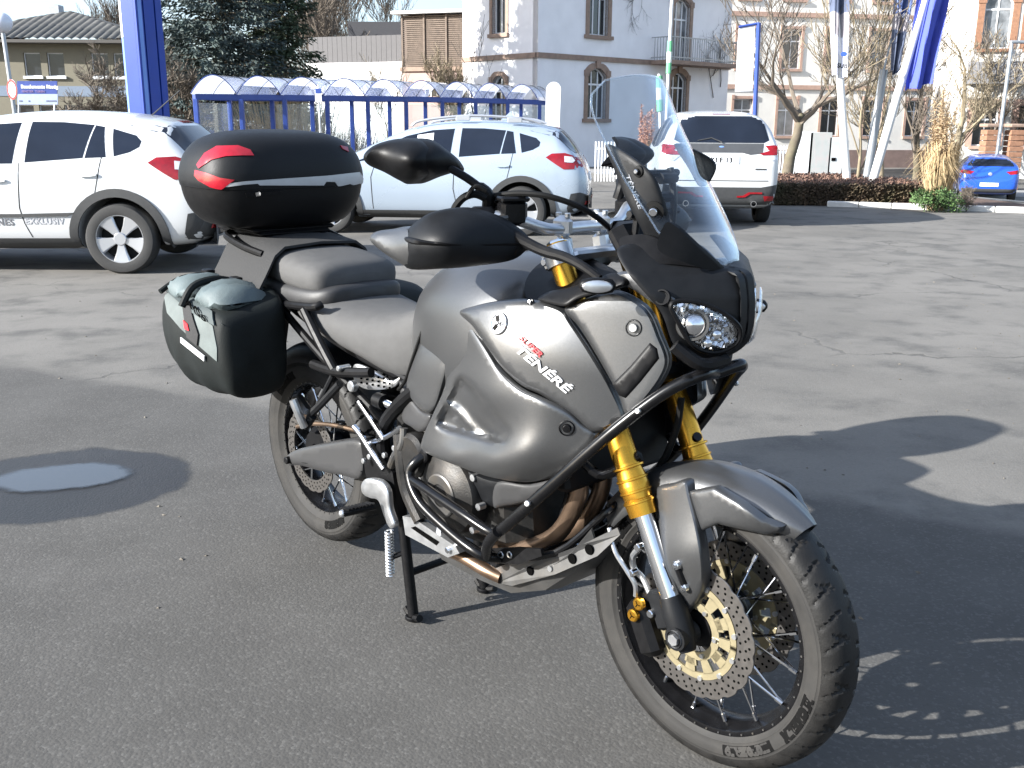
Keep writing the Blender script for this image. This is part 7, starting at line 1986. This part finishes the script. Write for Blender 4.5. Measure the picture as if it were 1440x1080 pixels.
sb = empty('saddlebags', (0, 0, 0)); sb.matrix_world = BM.copy()
tag(sb, 'grey-green canvas saddlebags joined by a black strap over the pillion seat', 'saddlebags')
def bag(sg):
    nm = bpy.data.objects.new('bag', None); C.objects.link(nm); nm.parent = sb
    xr, xf = -.36, .02
    def ring(x, t):
        yo, yi = -.395, -.16
        zt = .815 + .03 * (1 - t); zi = .85
        bulge = 1 + .0 * t
        pts = [(yi, zi), (yi - .03, zi - .004), ((yo + yi) / 2, zt + .012), (yo + .02, zt - .015), (yo, zt - .03), (yo - .012, zt - .13), (yo + .002, zt - .22), (yo + .03, zt - .28), (yo + .085, zt - .305), (yi - .02, zt - .30), (yi, zt - .25), (yi + .004, zt - .1)]
        return [Vector((x, y * sg * -1 * -1 if sg > 0 else -y, z)) for y, z in pts]
    M = MB(); rs = []
    for k in range(11):
        t = k / 10; x = xr + (xf - xr) * t
        r_ = ring(x, t)
        c = sum(r_, Vector()) / len(r_)
        s_ = 1 - .08 * abs(2 * t - 1) ** 4
        wob = .006 * math.sin(t * 17)
        rs.append([Vector((p.x, c.y + (p.y - c.y) * s_ + wob * .5, c.z + (p.z - c.z) * s_ + wob * .6 - .012 * math.sin(t * 5))) for p in r_])
    for e_, sg_ in ((rs[-1], 1), (rs[0], -1)):
        c = sum(e_, Vector()) / len(e_); add_ = []
        for s_, dx in ((.93, .018), (.78, .032), (.45, .04)): add_.append([Vector((p.x + sg_ * dx + sg_ * .008 * math.sin(p.z * 45), c.y + (p.y - c.y) * s_, c.z + (p.z - c.z) * s_)) for p in e_])
        rs = rs + add_ if sg_ > 0 else add_[::-1] + rs
    M.loft(rs); o = M.build('bag_body', m_bag_d, nm, 60)
    sd_ = o.modifiers.new('s', 'SUBSURF'); sd_.levels = sd_.render_levels = 2; apply_mods(o); o.data.shade_smooth()
    return nm, o
bagR, bodyR = bag(1)
bagL, bodyL = bag(-1)
bb_ = bvh_of(bodyR)
decal_px('side_panel', [(229, 402), (250, 420), (275, 440), (300, 458), (306, 490), (306, 508), (285, 490), (255, 462), (236, 440)], bb_, m_bag_l, bagR, .003, .004, 6, False)
decal_px('panel_band', [(228, 392), (262, 414), (300, 440), (304, 458), (278, 444), (250, 424), (230, 406)], bb_, m_bag, bagR, .008, .006, 6, False)
decal_px('strap', [(258, 420), (270, 432), (276, 452), (282, 470), (280, 486), (266, 474), (262, 445)], bb_, m_strap, bagR, .009, .004, 5, False)
decal_px('badge', [(263, 450), (269, 456), (271, 465), (265, 462)], bb_, m_red, bagR, .013, .003, 4, False)
def bag_text(body, p0, p1, h_, mt, off):
    V2, F = text_2d(body, 1.0, 0, 'LEFT', 1.05, .01); w_ = max(q[0] for q in V2)
    U = Vector((p1[0] - p0[0], p1[1] - p0[1])) / w_
    V2b = [(p0[0] + U.x * a + h_[0] * b, p0[1] + U.y * a + h_[1] * b) for a, b in V2]
    decal_px('bag_lettering', None, bb_, mt, bagR, off, .002, 5, False, (V2b, F, set()))
decal_px('label_strip', [(257, 474), (290, 500), (290, 507), (257, 481)], bb_, m_white, bagR, .008, .004, 5, False)
bag_text('BAGS', (256, 424), (296, 454), (-1, -10), m_hole, .0155)
# rolled flaps on top
for (o_, i_, name) in ((((266, 384), (312, 372), (352, 402), (300, 425), (284, 410)), 0, 'a'), (((300, 424), (350, 404), (398, 420), (402, 440), (350, 458), (316, 452)), 0, 'b')):
    cx_, cy_ = sum(p[0] for p in o_) / len(o_), sum(p[1] for p in o_) / len(o_)
    pts = [bpx(p[0], p[1], 0) for p in o_]
fl = MB()
for (x0, x1) in ((-.4, -.235), (-.215, -.02)):
    rings = []
    for k in range(13):
        t = k / 12; x = x0 + (x1 - x0) * t; e_ = (1 - abs(2 * t - 1) ** 3) ** .5
        rr = []
        for j in range(16):
            a = 2 * PI * j / 16
            rr.append(Vector((x + .035, -.285 + .098 * math.cos(a) * (.6 + .4 * e_), .83 + .048 * math.sin(a) * e_ + .009 * math.sin(x * 55 + a * 3) * e_ + .004 * math.sin(x * 140 + a * 5))))
        rings.append(rr)
    fl.loft(rings)
fo_ = fl.build('flap', mat('grey_flap_canvas', (.07, .092, .096), .65, 0, .25, 9, bump=.15, bscale=240), bagR, 60)
st_ = MB(); st_.tube([(-.19, -.40, .80), (-.19, -.36, .858), (-.19, -.29, .873), (-.19, -.225, .862), (-.19, -.17, .87)], .012, 8, 5); st_.tube([(-.365, -.39, .82), (-.375, -.31, .855), (-.365, -.2, .86)], .009, 8, 5); st_.build('closing_strap', m_bag_d, bagR)
for xx in (-.165, -.355): bk_ = MB(); bk_.box((xx, -.23, .871), (.045, .03, .015), None, .004); bk_.build('buckle', m_blk, bagR)
tg = MB(); tg.lathe([(.014, -.003), (.017, 0), (.014, .003)], bpx(322, 520, .022), (1, -.2, 0), 16); tg.build('drain_ring', m_rubber, bagR)
# yoke strap over the pillion
yk = MB(); rs = []
for (y, z) in ((-.235, .845), (-.2, .9), (-.165, .96), (-.13, .985), (0, .992), (.13, .985), (.165, .96), (.2, .9), (.235, .845)):
    rs.append([Vector((x, y, z - .006 * math.sin((x + .1) * 14))) for x in (-.34, -.26, -.18, -.1, -.03)] + [Vector((x, y * .985, z - .008 - .006 * math.sin((x + .1) * 14))) for x in (-.03, -.1, -.18, -.26, -.34)])
yk.loft(rs); yo = yk.build('yoke_strap', m_strap, sb, 60)

# grit, leaf scraps and small stones lying about on the tarmac
lrn = random.Random(23); LM = MB()
for k in range(420):
    x, y = lrn.uniform(-4, 6), lrn.uniform(2.2, 12); z = gz(x, y); r_ = lrn.uniform(.004, .012); a = lrn.uniform(0, 6)
    if math.hypot(x - pc_.x, y - pc_.y) < .4: continue
    LM.add([(x + r_ * math.cos(a + q * 1.57) * (1 if q % 2 else .6), y + r_ * math.sin(a + q * 1.57) * (1 if q % 2 else .6), z + .001) for q in range(4)] + [(x, y, z + r_ * .6)], [(0, 1, 4), (1, 2, 4), (2, 3, 4), (3, 0, 4)])
tag(LM.build('grit', mat('grit_bits', (.12, .105, .085), .9, 0, .6, 3), smooth=False, weld=False), 'scattered grit and leaf scraps on the tarmac', 'grit', kind='stuff')
